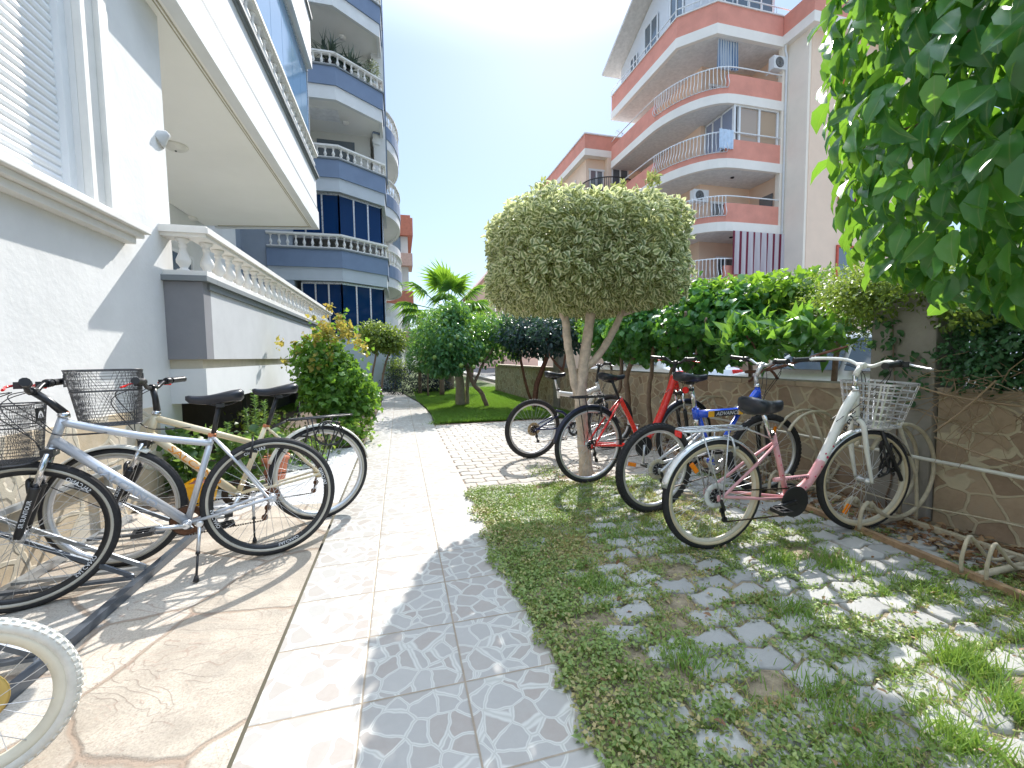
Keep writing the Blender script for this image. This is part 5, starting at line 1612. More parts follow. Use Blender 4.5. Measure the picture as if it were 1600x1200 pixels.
for i, zt in enumerate(tops):
    zb_ = zt - 1.05
    b = MB(); b.strip(bay, 0, .16, zt - .60, zt); pb(b, 'blue_band', blue)
    b = MB(); b.strip(bay, .05, .18, zb_, zt - .60); pb(b, 'white_band', pale if i < 2 else stucco2)
    b = MB(); b.strip(bay, -.04, .18, zt, zt + .05); pb(b, 'ledge', greyl)
    b = MB(); b.prism([(-4.2, 16.1), (-1.86, 16.05), (-.42, 17.15), (-.42, 20), (-4.2, 20)], zb_ + .15, zb_ + .35); pb(b, 'soffit', creamsof)
    if i < 3 or True:
        bl = balustrade(bb_, [(-4.2, 16.07), (-1.85, 16.02), (-.40, 17.13), (-.40, 19.0)], zt + .052, .45 if i else .50, .26, r=.055, capw=.16); bl.location = pb.loc
# glazing on the two lower levels
def glazing(path, z0, z1, n_per, gm, nm='glass_panel'):
    for (a, c), n in zip(zip(path[:-1], path[1:]), n_per):
        a, c = Vector(a), Vector(c)
        for k in range(n):
            p, q_ = a.lerp(c, (k + .03) / n), a.lerp(c, (k + .97) / n)
            b = MB(); b.strip([tuple(p), tuple(q_)], 0, .02, z0, z1); pb(b, nm, gm)
    b = MB()
    for (a, c), n in zip(zip(path[:-1], path[1:]), n_per):
        a, c = Vector(a), Vector(c)
        for k in range(n + 1):
            p = a.lerp(c, k / n); b.box(p.x - .025, p.x + .025, p.y - .03, p.y + .03, z0 - .02, z1 + .02)
    b.strip(path, -.02, .04, z1, z1 + .08); b.strip(path, -.02, .04, z0 - .08, z0)
    pb(b, 'glazing_frame', ALUW)
bay_in = [(-4.1, 16.25), (-1.90, 16.20), (-.52, 17.25), (-.52, 19.0)]
glazing(bay_in, 5.45, 6.88, [4, 3, 2], glassd)
glazing([(-3.2, 16.25), (-1.90, 16.20), (-.52, 17.25), (-.52, 19.0)], 2.0, 3.82, [3, 3, 2], glassd)
b = MB(); b.strip([(-4.2, 16.1), (-1.86, 16.05), (-.40, 17.15), (-.40, 19.4)], 0, .16, -.2, 1.9); pb(b, 'ground_wall', pale)
b = MB(); b.box(-3.85, -3.35, 15.75, 16.02, 3.1, 3.5); pb(b, 'air_conditioner', whitepl, 0.02)
# balcony interior walls of the open levels
b = MB(); b.box(-3.3, -.9, 18.6, 18.75, 8.0, 17.6); b.box(-3.3, -3.15, 16.4, 18.6, 8.0, 17.6); pb(b, 'balcony_back_wall', M('cream_wall', (0.66, 0.66, 0.62), 0.85))
b = MB(); b.box(-.62, -.50, 18.3, 18.42, 8.0, 17.6); pb(b, 'pillar', stucco2)
for z0, c in ((8.1, 0), (11.15, 1)):
    b = MB(); b.box(-2.9, -1.5, 18.57, 18.60, z0 + .1, z0 + 1.75); o = pb(b, 'balcony_door', glassk)
    b = MB(); b.lathe((-1.7, 17.4, z0 + 1.99 - .1), [(.13, 0), (.12, -.05), (.02, -.08)], 14); pb(b, 'ceiling_light', trim)
b = MB(); b.box(-2.9, -1.9, 16.9, 17.7, 10.12, 10.145); pb(b, 'ceiling_panel', M('white_panel', (0.8, 0.8, 0.8), 0.5))
# round balconies on the side facing the path
def arc(cx, cy, rx, ry, a0, a1, n=16): return [(cx + rx * math.cos(R_(a0 + (a1 - a0) * i / n)), cy + ry * math.sin(R_(a0 + (a1 - a0) * i / n))) for i in range(n + 1)]
for i, zt in enumerate((5.15, 8.0, 10.7)):
    pa = arc(-.75, 20.6, .98, 2.5, -90, 90)
    b = MB(); b.strip(pa, 0, .14, zt - .62, zt - .12); pb(b, 'round_blue_band', blue)
    b = MB(); b.strip(pa, .03, .16, zt - 1.0, zt - .62); b.prism([(-.8, 18.2)] + arc(-.75, 20.6, .9, 2.42, -90, 90) + [(-.8, 23)], zt - .95, zt - .8); pb(b, 'round_white_band', stucco2)
    bl = balustrade(bb_, arc(-.75, 20.6, .92, 2.44, -90, 90, 10), zt - .115, .62, .3, r=.055, capw=.15); bl.location = pb.loc
pa = arc(-.75, 24.8, .98, 2.3, -90, 90)
for zt in (4.0, 7.0):
    b = MB(); b.strip(pa, 0, .14, zt - .9, zt); pb(b, 'round_white_band', stucco2)
b = MB(); b.strip(arc(-.75, 20.6, .92, 2.44, -90, 90, 10), 0, .1, 1.1, 2.9); pb(b, 'ground_bay', stucco2)
bl = balustrade(bb_, [(-.34, 17.3), (.10, 18.6), (.20, 20.5)], .75, .8, .3, r=.05, capw=.12); bl.location = pb.loc
b = MB(); b.box(-.30, .05, 17.25, 17.6, -.1, 2.2); pb(b, 'corner_pier', blue)
b = MB(); b.tube([(-.30, 18.3, 8.2), (-.30, 18.3, 18.5)], .05, 8); pb(b, 'drain_pipe', blue)
b = MB(); b.box(-.75, -.30, 18.25, 19.4, 8.2, 17.6); pb(b, 'upper_side_wall', stucco2)
# plants on its balcony
def spiky(name, p, r, n, hgt, label, mat, catg='plant', group=None, wd=.05):
    root = empty(name, p); tag(root, label, catg, group)
    m_ = n
    a = rng.random(m_) * 6.28; el = rng.random(m_) * 1.1 + .15
    D = np.stack([np.cos(a) * np.cos(el), np.sin(a) * np.cos(el), np.sin(el)], 1)
    P = np.zeros((m_, 3)); P[:, 2] = hgt * (.3 + .6 * rng.random(m_))
    V, Fa, t, e = leaf_arrays(P, D, np.cross(D, rng.normal(size=(m_, 3))), r, wd / r, T_LANCE, .25)
    fastmesh('leaves', V, Fa, mat, root, {'tint': t, 'edge': e}, True)
    b = MB(); b.tube([(0, 0, .1), (0, 0, hgt * .8)], .02, 6); b.build('stem', M('bark', (0.16, 0.12, 0.09), 0.9), root)
    return root
yucca_m = leafmat('grey_green_leaf', [(0, (0.04, 0.06, 0.05)), (1, (0.12, 0.16, 0.12))], (0.2, 0.3, 0.1), 0.15)
for (x, y, s_) in ((-2.05, 16.35, .75), (-1.45, 16.7, .7)):
    r_ = spiky('potted_plant', (x, y, 11.15), s_, 40, .55, 'spiky dark potted plant above the balustrade of the blue building, ' + ('nearer the white building' if x < -2 else 'beside the pale bush'), yucca_m)
    b = MB(); b.lathe((0, 0, 0), [(.1, 0), (.15, .25), (.16, .28)], 12); b.build('pot', BLKM, r_)
r_ = empty('potted_plant', (-.72, 17.3, 11.15)); tag(r_, 'pale leafy potted bush on the upper balcony of the blue building', 'plant')
crown('leaves', [(0, 0, .75, .3, .3, .42)], 420, .085, .5, T_SIMPLE, leafmat('pale_leaf', [(0, (0.12, 0.15, 0.09)), (1, (0.3, 0.34, 0.24))], (0.4, 0.45, 0.2), .3), r_)
b = MB(); b.lathe((0, 0, 0), [(.1, 0), (.15, .25), (.16, .28)], 12); b.build('pot', trim, r_)
# red brick coloured building far behind
r_ = empty('apartment_building', (0, 34, 0)); tag(r_, 'narrow sliver of a red and white building far behind the blue one', 'building'); pb = PB(r_)
b = MB(); b.box(-8, .80, 31.2, 42, -.2, 10.6); pb(b, 'wall', stucco2)
b = MB(); b.box(-8, 1.15, 30.8, 42, 9.7, 10.9); b.box(-8, 1.0, 30.9, 42, 10.9, 11.1); pb(b, 'roof_band', M('terracotta_render', (0.52, 0.19, 0.13), 0.85))
for z in (2.2, 5.0, 7.6):
    b = MB(); b.box(-3, 1.08, 30.7, 33, z, z + .85); pb(b, 'balcony', M('pale_pink_render', (0.62, 0.42, 0.36), 0.85) if z != 5.0 else M('terracotta_render', (0.52, 0.19, 0.13), 0.85))
    b = MB(); b.box(-3, .3, 31.15, 31.19, z + 1.0, z + 2.2); pb(b, 'window', glassk)

# ---------------- pink apartment building on the right
peach = M('peach_render', (0.85, 0.64, 0.49), 0.88, 0, 0.04, 1.2, 0.15, 40, 0.003, stain=0.08)
coral = M('coral_render', (0.72, 0.30, 0.225), 0.85, 0, 0.10, 1.3, 0.2, 40, 0.003, stain=0.3)
cream = M('cream_band', (0.87, 0.81, 0.74), 0.85, 0, 0.04, 1.5, stain=0.12)
greyceil = M('balcony_ceiling', (0.74, 0.72, 0.70), 0.9)
pk = empty('apartment_building', (15, 19, 0)); tag(pk, 'coral and cream apartment building with sweeping curved balconies, above the round tree', 'building'); pb = PB(pk)
plan = [(18.45, 17.02), (17.2, 17.02), (15.9, 17.04)] + [(13.15 + 2.6 * (1 - math.sin(R_(a))) ** 1.0 if False else 15.4 - 2.28 * math.sin(R_(a)), 20.6 - 3.54 * math.cos(R_(a))) for a in range(0, 91, 9)] + [(13.10, 22.4), (13.10, 24.6)]
plane_ = [(18.45, 17.02), (14.35, 17.05), (13.15, 18.3), (13.10, 24.6)]
plan = plan[::-1]; plane_ = plane_[::-1]
# plan now runs from the far end to the near right end: left side of travel faces the interior
def inner(p): return [(x, y) for x, y in p] + [(18.4, 24.6)]
b = MB(); b.box(15.2, 18.5, 19.1, 24.6, 1, 17.0); b.box(18.3, 18.5, 16.95, 19.1, -.1, 17.0); pb(b, 'wall', peach)
b = MB(); b.box(18.04, 18.30, 16.99, 17.25, -.1, 16.0); b.box(18.28, 18.42, 15.85, 17.0, -.1, 16.05); pb(b, 'pilaster', M('warm_cream_render', (0.90, 0.80, 0.68), .88, 0, .03, 1.5, stain=.1))
levels = [4.1, 7.0, 9.9, 12.8]
for i, z in enumerate(levels):
    k = len(plan)
    b = MB(); b.strip(plan, -.04, .14, z, z + .42); pb(b, 'cream_band', cream)
    # coral parapet: lower where the white railing stands in it
    lowi = range(4, 10)
    z1s = [z + 1.30 if not (3 <= j <= 10) else z + .72 for j in range(k)]
    b = MB()
    b.strip(plan[:4], 0, .12, z + .42, z + 1.3); b.strip(plan[3:12], .01, .11, z + .42, z + .70); b.strip(plan[11:], 0, .12, z + .42, z + 1.3)
    pb(b, 'coral_parapet', coral)
    b = MB(); b.prism(inner([(x + .12, y + .05) for x, y in plan]), z + .03, z + .3); pb(b, 'balcony_slab', greyceil)
    # white bellied railing
    b = MB()
    seg = plan[3:12]
    tot = [0]
    for a, c in zip(seg[:-1], seg[1:]): tot.append(tot[-1] + math.hypot(c[0] - a[0], c[1] - a[1]))
    L = tot[-1]; nb = int(L / .16)
    for q in range(nb + 1):
        s_ = L * q / nb; x = np.interp(s_, tot, [p[0] for p in seg]); y = np.interp(s_, tot, [p[1] for p in seg])
        x2 = np.interp(min(L, s_ + .05), tot, [p[0] for p in seg]) - np.interp(max(0, s_ - .05), tot, [p[0] for p in seg]); y2 = np.interp(min(L, s_ + .05), tot, [p[1] for p in seg]) - np.interp(max(0, s_ - .05), tot, [p[1] for p in seg])
        ln = math.hypot(x2, y2); nx, ny = y2 / ln, -x2 / ln
        pts = [(x + nx * o_, y + ny * o_, z + .70 + h_) for o_, h_ in ((.0, 0), (.14, .08), (.16, .2), (.05, .42), (.02, .68), (.02, .92))]
        b.tube(bez(pts, 2), .017, 5)
    b.tube([(p[0], p[1], z + 1.62) for p in plan], .03, 6); b.tube([(p[0], p[1], z + .72) for p in seg], .02, 5)
    pb(b, 'white_railing', whitepl, fixn=False)
# top floor parapet and penthouse
z = 15.7
b = MB(); b.strip(plane_, -.05, .15, z, z + .45); pb(b, 'cream_band', cream)
b = MB(); b.strip(plane_, 0, .13, z + .45, z + 1.38); pb(b, 'coral_parapet', coral)
b = MB(); b.strip(plane_, -.05, .16, z + 1.38, z + 1.44); b.prism(inner([(x + .12, y + .05) for x, y in plane_]), z + .03, z + .3); pb(b, 'roof_slab', greyceil)
b = MB(); b.tube([(p[0], p[1], z + 1.75) for p in plane_], .03, 6)
for a, c in zip(plane_[:-1], plane_[1:]):
    for t in np.linspace(0, 1, 6): b.tube([(a[0] + (c[0] - a[0]) * t, a[1] + (c[1] - a[1]) * t, z + 1.4), (a[0] + (c[0] - a[0]) * t, a[1] + (c[1] - a[1]) * t, z + 1.75)], .018, 5)
pb(b, 'roof_railing', whitepl, fixn=False)
att = M('pale_cladding', (0.68, 0.70, 0.74), 0.7, 0, 0.04, 2)
b = MB()
for (yy, zz) in (): pass
pp = [(24.6, 16.0), (24.6, 18.75), (20.2, 20.8), (17.9, 19.8), (17.9, 16.0)]
b.add([(13.75, y, zz) for y, zz in pp] + [(18.4, y, zz) for y, zz in pp], [(0, 1, 2, 3, 4), (9, 8, 7, 6, 5)] + [(i, (i + 1) % 5, 5 + (i + 1) % 5, 5 + i) for i in range(5)])
pb(b, 'penthouse', att)
b = MB(); b.obox((16.0, 25.1, 18.62), (16.0, 20.2, 21.0), 6.6, .16); b.obox((16.0, 20.2, 21.0), (16.0, 16.9, 19.5), 6.6, .16); pb(b, 'roof', M('pale_roof', (0.66, 0.62, 0.58), 0.8))
for (ya, yb, za, zb_) in ((20.7, 21.9, 17.3, 19.2), (22.7, 23.4, 17.3, 18.5), (18.6, 19.6, 17.4, 19.2)):
    b = MB(); b.box(13.70, 13.745, ya, yb, za, zb_); o = pb(b, 'window', glassk)
    b = MB()
    for yy in (ya, (ya + yb) / 2, yb): b.box(13.66, 13.70, yy - .04, yy + .04, za, zb_)
    b.box(13.665, 13.695, ya, yb, zb_, zb_ + .06); b.build('window_frame', whitepl, o)
b = MB(); b.box(15.4, 18.2, 17.84, 17.89, 17.0, 19.3); o = pb(b, 'window', glassk)
b = MB()
for xx in np.linspace(15.4, 18.2, 5): b.box(xx - .04, xx + .04, 17.80, 17.84, 17.0, 19.3)
b.build('window_frame', whitepl, o)
# doors and windows at the back of the balconies
def winp(x0, x1, y, z0, z1, n=2, gm=glassk, fm=whitepl, nm='window'):
    b = MB(); b.box(x0, x1, y - .03, y - .01, z0, z1); o = pb(b, nm, gm)
    b = MB()
    for xx in np.linspace(x0, x1, n + 1): b.box(xx - .045, xx + .045, y - .075, y - .032, z0, z1)
    b.box(x0 - .1, x1 + .1, y - .08, y - .032, z1, z1 + .12); b.box(x0, x1, y - .07, y - .032, z0 - .06, z0)
    b.build(nm + '_frame', fm, o)
winp(16.3, 17.3, 19.1, 4.7, 6.2, 2, nm='door'); winp(15.9, 17.1, 19.1, 7.4, 9.0, 2, nm='door'); winp(15.6, 16.4, 19.1, 10.4, 12.0, 2, nm='door'); winp(15.7, 16.6, 19.1, 13.3, 14.8, 2, nm='door'); 
b = MB(); b.box(18.26, 18.29, 17.6, 18.4, 8.1, 9.2); pb(b, 'side_window', glassk)
# enclosed corner on the third level, with curtains
b = MB(); b.box(15.75, 17.9, 17.14, 17.16, 11.2, 12.72); o = pb(b, 'enclosure_glass', glassmat('amber_reflecting_glass', (0.42, 0.30, 0.20), .04))
b = MB()
for xx in (15.45, 15.72, 16.85, 17.93): b.box(xx - .05, xx + .05, 17.08, 17.20, 11.15, 12.75)
b.box(15.42, 18.0, 17.09, 17.19, 12.74, 12.80); b.box(15.42, 18.0, 17.09, 17.19, 11.1, 11.16)
for yy in (17.9, 18.5, 19.0): b.box(15.40, 15.48, yy - .04, yy + .04, 11.15, 12.75)
b.box(15.40, 15.48, 17.2, 19.05, 12.7, 12.78); pb(b, 'enclosure_frame', whitepl)
b = MB(); b.box(15.43, 15.45, 17.2, 19.05, 11.1, 12.7); pb(b, 'side_glass', glassmat('blue_side_glass', (0.25, 0.30, 0.42), .05))
# air conditioners and drain pipe
def ac(p, face):
    x, y, z = p
    b = MB(); b.box(x - .42, x + .42, y - .16, y + .16, z - .29, z + .29, 0)
    b.lathe((x - .1, y - .162, z), [(.235, 0), (.235, -.012), (.20, -.014), (.19, -.004)], 24, (0, 1, 0), mi=1)
    for k in range(5): b.torus((x - .1, y - .178, z), (0, 1, 0), .05 + k * .038, .004, 24, 4, mi=0)
    b.box(x - .35, x - .3, y + .16, y + .4, z - .33, z - .29); b.box(x + .3, x + .35, y + .16, y + .4, z - .33, z - .29)
    o = pb(b, 'air_conditioner', [whitepl, BLKM], fixn=False); return o
ac((17.9, 16.80 + .3, 14.95), 0); ac((14.7, 18.5, 9.05), 0)
b = MB(); b.tube([(18.2, 16.93, -.1), (18.2, 16.93, 15.3), (18.12, 16.93, 15.5), (18.12, 16.93, 16.9)], .05, 8)
for zz in np.arange(1, 15, 1.45): b.torus((18.2, 16.93, zz), (0, 0, 1), .055, .012, 12, 5)
pb(b, 'drain_pipe', whitepl, fixn=False)
for zz in (7.2, 10.1, 13.0):
    b = MB(); b.lathe((16.2, 18.0, zz - .17), [(.09, 0), (.08, -.05), (.02, -.07)], 12); pb(b, 'ceiling_light', BLKM)
# protruding wing on the right
b = MB(); b.box(18.42, 26, 15.82, 24.6, -.1, 16.2); pb(b, 'wing_wall', peach)
wgp = [(18.05, 17.0), (18.05, 15.45), (26, 15.45)]
b = MB(); b.strip(wgp, -.04, .5, 15.75, 16.2); pb(b, 'wing_cream_band', cream)
b = MB(); b.strip(wgp, 0, .3, 16.2, 17.1); b.box(18.4, 26, 15.8, 24, 16.21, 17.0); pb(b, 'wing_coral_band', coral)
redf = M('red_window_frame', (0.55, 0.09, 0.05), 0.5)
for zz in (1.8, 4.7, 7.6, 10.5, 13.4):
    b = MB(); b.box(20.3, 21.3, 15.79, 15.81, zz, zz + 1.5); o = pb(b, 'wing_window', glassk)
    b = MB(); b.box(20.22, 20.32, 15.74, 15.80, zz - .1, zz + 1.6); b.box(21.28, 21.38, 15.74, 15.80, zz - .1, zz + 1.6); b.box(20.32, 21.28, 15.74, 15.80, zz + 1.5, zz + 1.6); b.box(20.32, 21.28, 15.74, 15.80, zz - .1, zz); b.build('red_frame', redf, o)

b = MB(); b.tube([(13.6, 24.2, 12.9), (13.6, 24.2, 14.9)], .015, 5); b.tube([(13.1, 24.0, 14.8), (14.3, 24.5, 14.8)], .012, 5)
for k in range(7): b.tube([(13.2 + k * .16, 24.05 + k * .065 - .25, 14.8), (13.2 + k * .16, 24.05 + k * .065 + .25, 14.8)], .008, 4)
pb(b, 'antenna', ALU, fixn=False)
def stripes_mat(name, a, c_, n_, axis=0, wig=0.0):
    m, n, b = mk(name)
    tc = n.nodes.new('ShaderNodeTexCoord'); sx = n.nodes.new('ShaderNodeSeparateXYZ'); n.links.new(tc.outputs['UV'] if False else tc.outputs['Object'], sx.inputs[0])
    at = n.nodes.new('ShaderNodeAttribute'); at.attribute_name = 'edge'
    fr = math_(n, 'FRACT', math_(n, 'MULTIPLY', at.outputs['Fac'], n_))
    c = ramp(n, [(0.0, a), (0.34, c_)], fr, 'CONSTANT').outputs[0]
    n.links.new(c, b.inputs['Base Color']); b.inputs['Roughness'].default_value = 0.85
    tr = n.nodes.new('ShaderNodeBsdfTranslucent'); n.links.new(c, tr.inputs[0])
    mx = n.nodes.new('ShaderNodeMixShader'); mx.inputs[0].default_value = .3
    n.links.new(b.outputs[0], mx.inputs[1]); n.links.new(tr.outputs[0], mx.inputs[2]); n.links.new(mx.outputs[0], n.nodes['Material Output'].inputs[0])
    return m
def curtain(x0, x1, y, z0, z1, mat, label, amp=.05, folds=14, flare=0.0, lift=None):
    nx, nz = 120, 14
    V, E_ = [], []
    for j in range(nz + 1):
        t = j / nz
        for i in range(nx + 1):
            u = i / nx
            xx = x0 + (x1 - x0) * u + flare * (1 - t) * (1 - u) * -1
            a = amp * (0.35 + 0.9 * (1 - t))
            zz = z0 + (z1 - z0) * t
            if lift: zz = z0 + lift(u) + (z1 - z0 - lift(u)) * t
            V.append((xx, y + a * math.sin(u * folds * 6.283 + 0.6 * math.sin(u * 9)), zz)); E_.append(u)
    Fq = [(j * (nx + 1) + i, j * (nx + 1) + i + 1, (j + 1) * (nx + 1) + i + 1, (j + 1) * (nx + 1) + i) for j in range(nz) for i in range(nx)]
    o = fastmesh('curtain', np.array(V), np.array(Fq), mat, None, {'edge': np.array(E_)}, True)
    tag(o, label, 'curtain')
    return o
curtain(15.3, 18.4, 16.88, 4.95, 6.98, stripes_mat('maroon_white_stripes', (0.22, 0.03, 0.06), (0.72, 0.66, 0.68), 8), 'maroon and white striped curtain hanging over the lowest balcony of the coral building', .06, 8)
curtain(14.62, 15.75, 17.3, 14.45, 15.72, stripes_mat('blue_white_stripes', (0.10, 0.22, 0.42), (0.68, 0.74, 0.80), 17), 'blue and white striped curtain hanging on the top balcony of the coral building', .06, 9, .0)
curtain(17.1, 17.85, 17.4, 11.0, 12.6, M('brown_pink_cloth', (0.35, 0.2, 0.18), .9), 'brown curtain behind the glazed corner of the coral building', .05, 7)

o = curtain(14.55, 15.35, 17.02, 10.72, 11.58, M('pale_blue_towel', (0.55, 0.66, 0.80), .9), 'pale blue towel drying over the white railing below the glazed corner', .03, 4)
o.name = 'towel'; o['category'] = 'towel'
# ---------------- pink block further along
p2 = empty('apartment_building', (14, 30, 0)); tag(p2, 'lower coral and cream block with a dark-railed round balcony, left of the coral building', 'building'); pb = PB(p2)
b = MB(); b.box(11.75, 16.8, 25.4, 34, -.1, 14.0); b.box(13.0, 16.8, 24.9, 25.4, -.1, 13.7); pb(b, 'wall', peach)
rp2 = [(11.45, 34.2), (11.45, 24.9), (17, 24.9)]
b = MB(); b.strip(rp2, -.02, .4, 13.6, 14.0); b.box(11.5, 16.8, 25, 34, 13.65, 13.95); pb(b, 'cream_band', cream)
b = MB(); b.strip(rp2, 0, .3, 14.0, 14.85); pb(b, 'coral_band', coral)
b = MB(); b.strip(rp2, -.05, .35, 14.85, 14.93); b.box(11.5, 16.8, 25, 34, 14.5, 14.7); pb(b, 'roof_edge', greyceil)
ra = arc(13.3, 25.4, 1.75, 1.4, 180, 360, 14)
b = MB(); b.strip(ra, 0, .1, 10.7, 11.25); b.prism(ra, 10.72, 10.9); pb(b, 'coral_parapet', coral)
b = MB(); b.strip(ra, -.02, .12, 10.35, 10.7); pb(b, 'cream_band', cream)
b = MB(); b.strip(arc(13.3, 25.4, 1.75, 1.4, 290, 360, 8), -.01, .09, 11.25, 12.0); pb(b, 'coral_parapet', coral)
b = MB()
for a, c in zip(ra[:11], ra[1:12]):
    for t in (0, .33, .66): b.tube([(a[0] + (c[0] - a[0]) * t, a[1] + (c[1] - a[1]) * t, 11.2), (a[0] + (c[0] - a[0]) * t, a[1] + (c[1] - a[1]) * t, 12.05)], .018, 5)
b.tube([(p[0], p[1], 12.07) for p in ra], .035, 6); pb(b, 'dark_railing', BLKM, fixn=False)
winp(12.0, 12.9, 25.4, 11.0, 12.9, 2); winp(13.3, 14.4, 24.9, 11.2, 12.9, 2)
for yy in (27.0, 30.5):
    for zz in (8.4, 11.3):
        b = MB(); b.box(11.72, 11.745, yy, yy + 1.5, zz, zz + 1.5); o = pb(b, 'window', glassk)
        b = MB(); b.box(11.68, 11.74, yy - .08, yy, zz - .1, zz + 1.6); b.box(11.68, 11.74, yy + 1.5, yy + 1.58, zz - .1, zz + 1.6); b.box(11.68, 11.74, yy + .7, yy + .78, zz, zz + 1.5); b.build('window_frame', whitepl, o)
# far gabled building
p3 = empty('apartment_building', (12, 50, 0)); tag(p3, 'distant pale pink gabled building behind the palm', 'building'); pb = PB(p3)
pale_pk = M('far_pink_render', (0.62, 0.46, 0.40), 0.9, 0, 0.05, 1)
b = MB(); b.box(8.3, 15, 45, 56, -.1, 8.8); b.add([(8.3, 45, 8.8), (15, 45, 8.8), (11.6, 45, 12.3), (8.3, 56, 8.8), (15, 56, 8.8), (11.6, 56, 12.3)], [(0, 1, 2), (5, 4, 3), (0, 2, 5, 3), (1, 4, 5, 2)]); pb(b, 'wall', pale_pk)
b = MB(); b.obox((7.9, 50.4, 8.45), (11.62, 50.4, 12.5), 12.2, .16, 0, (0, 1, 0)) if False else None
b.add([(7.8, 44.4, 8.4), (11.62, 44.4, 12.55), (11.62, 56.5, 12.55), (7.8, 56.5, 8.4), (7.8, 44.4, 8.2), (11.62, 44.4, 12.35), (11.62, 56.5, 12.35), (7.8, 56.5, 8.2)], [(0, 1, 2, 3), (7, 6, 5, 4), (0, 4, 5, 1), (1, 5, 6, 2), (2, 6, 7, 3), (3, 7, 4, 0)])
b.add([(15.4, 44.4, 8.4), (11.64, 44.4, 12.55), (11.64, 56.5, 12.55), (15.4, 56.5, 8.4), (15.4, 44.4, 8.2), (11.64, 44.4, 12.35), (11.64, 56.5, 12.35), (15.4, 56.5, 8.2)], [(3, 2, 1, 0), (4, 5, 6, 7), (1, 5, 4, 0), (2, 6, 5, 1), (3, 7, 6, 2), (0, 4, 7, 3)])
pb(b, 'roof', M('far_roof', (0.40, 0.25, 0.22), .9))
for zz in (3.0, 5.8, 8.4):
    for xx in (9.2, 11.0):
        b = MB(); b.box(xx, xx + .9, 44.96, 44.99, zz, zz + 1.3); o = pb(b, 'window', glassk)
        b = MB(); b.box(xx - .1, xx, 44.92, 44.98, zz - .1, zz + 1.4); b.box(xx + .9, xx + 1.0, 44.92, 44.98, zz - .1, zz + 1.4); b.box(xx, xx + .9, 44.92, 44.98, zz + 1.3, zz + 1.4); b.build('window_frame', whitepl, o)

# ---------------- parked cars seen through the hedge
def car(loc, rz, paint, label):
    r_ = empty('parked_car', loc, (0, 0, rz)); tag(r_, label, 'car', 'cars parked in the street behind the hedge')
    prof = [(-2.1, .35), (-2.15, .62), (-2.05, .88), (-1.75, .95), (-1.35, 1.38), (-.9, 1.47), (.2, 1.46), (.55, 1.38), (1.15, .98), (1.9, .84), (2.12, .66), (2.15, .38), (1.8, .24), (-1.8, .24)]
    n = len(prof); ws = [(.0 if z < .9 else (z - .9) * .42) for x, z in prof]
    vs = []
    for k, t in enumerate((-1, -.86, .86, 1)):
        for (x, z), w_ in zip(prof, ws):
            wd = .86 - w_
            sh = 1 if abs(t) < 1 else .965
            vs.append((x * sh, (wd if abs(t) == 1 else wd * .93) * (1 if t > 0 else -1), .24 + (z - .24) * (1 if abs(t) < 1 else .97)))
    b = MB()
    fs = [(k * n + i, k * n + (i + 1) % n, (k + 1) * n + (i + 1) % n, (k + 1) * n + i) for k in range(3) for i in range(n)]
    b.add(vs, fs + [tuple(range(n)), tuple(3 * n + i for i in reversed(range(n)))], 0, False)
    o = b.build('body', paint, r_, bev=.03)
    for sy in (-1, 1):
        b = MB(); yy = sy * .80
        b.add([(-1.42, sy * .845, .97), (-.1, sy * .845, .97), (-.1, sy * .66, 1.38), (-1.15, sy * .66, 1.36)], [(0, 1, 2, 3)]); b.add([(-.02, sy * .845, .97), (1.0, sy * .845, .97), (.42, sy * .665, 1.36), (-.02, sy * .66, 1.38)], [(0, 1, 2, 3)])
        w_ = b.build('side_window', glassk, r_); md = w_.modifiers.new('s', 'SOLIDIFY'); md.thickness = .02; md.offset = 0
        for xx in (-1.3, 1.3):
            b = MB(); b.lathe((xx, sy * .70, .31), [(.31, -.1), (.32, -.06), (.32, .06), (.31, .1)], 24, (0, 1, 0)); t_ = b.build('wheel', RUB, r_)
            b = MB(); b.lathe((xx, sy * .80, .31), [(.20, -.01), (.20, .012), (.05, .02)], 16, (0, sy, 0)); b.build('rim', ALU, t_)
        b = MB(); b.box(1.98, 2.13, sy * .55, sy * .80, .60, .74); b.build('headlight', glassk, r_, bev=.02)
        b = MB(); b.box(-2.14, -2.0, sy * .58, sy * .80, .66, .86); b.build('tail_light', REDREF, r_, bev=.02)
    b = MB(); b.add([(.62, -.62, 1.385), (.62, .62, 1.385), (1.14, .76, 1.0), (1.14, -.76, 1.0)], [(0, 1, 2, 3)]); w_ = b.build('windscreen', glassk, r_); md = w_.modifiers.new('s', 'SOLIDIFY'); md.thickness = .03; md.offset = 0
    return r_
car((6.3, 4.2, 0), R_(90), M('white_car_paint', (0.78, 0.78, 0.78), .25, 0, .02, 2, coat=.6), 'white car parked behind the wall, right of the wall pillar end')
car((6.3, 9.6, 0), R_(90), M('white_car_paint', (0.78, 0.78, 0.78), .25), 'white car parked behind the hedge beyond the red bicycle')
bpy.data.objects['parked_car']['label'] = 'white car parked in the street, glimpsed just left of the tall pillar'

# ================================================================ trees, shrubs and pots
bark_pale = M('pale_bark', (0.62, 0.51, 0.42), 0.9, 0, 0.25, 18, 0.8, 45, 0.006, stain=0.5)
bark_dk = M('grey_brown_bark', (0.20, 0.14, 0.10), 0.92, 0, 0.3, 14, 0.8, 50, 0.006)
vine_b = M('reddish_vine_bark', (0.19, 0.09, 0.065), 0.9, 0, 0.3, 20, 0.5, 60, 0.003)

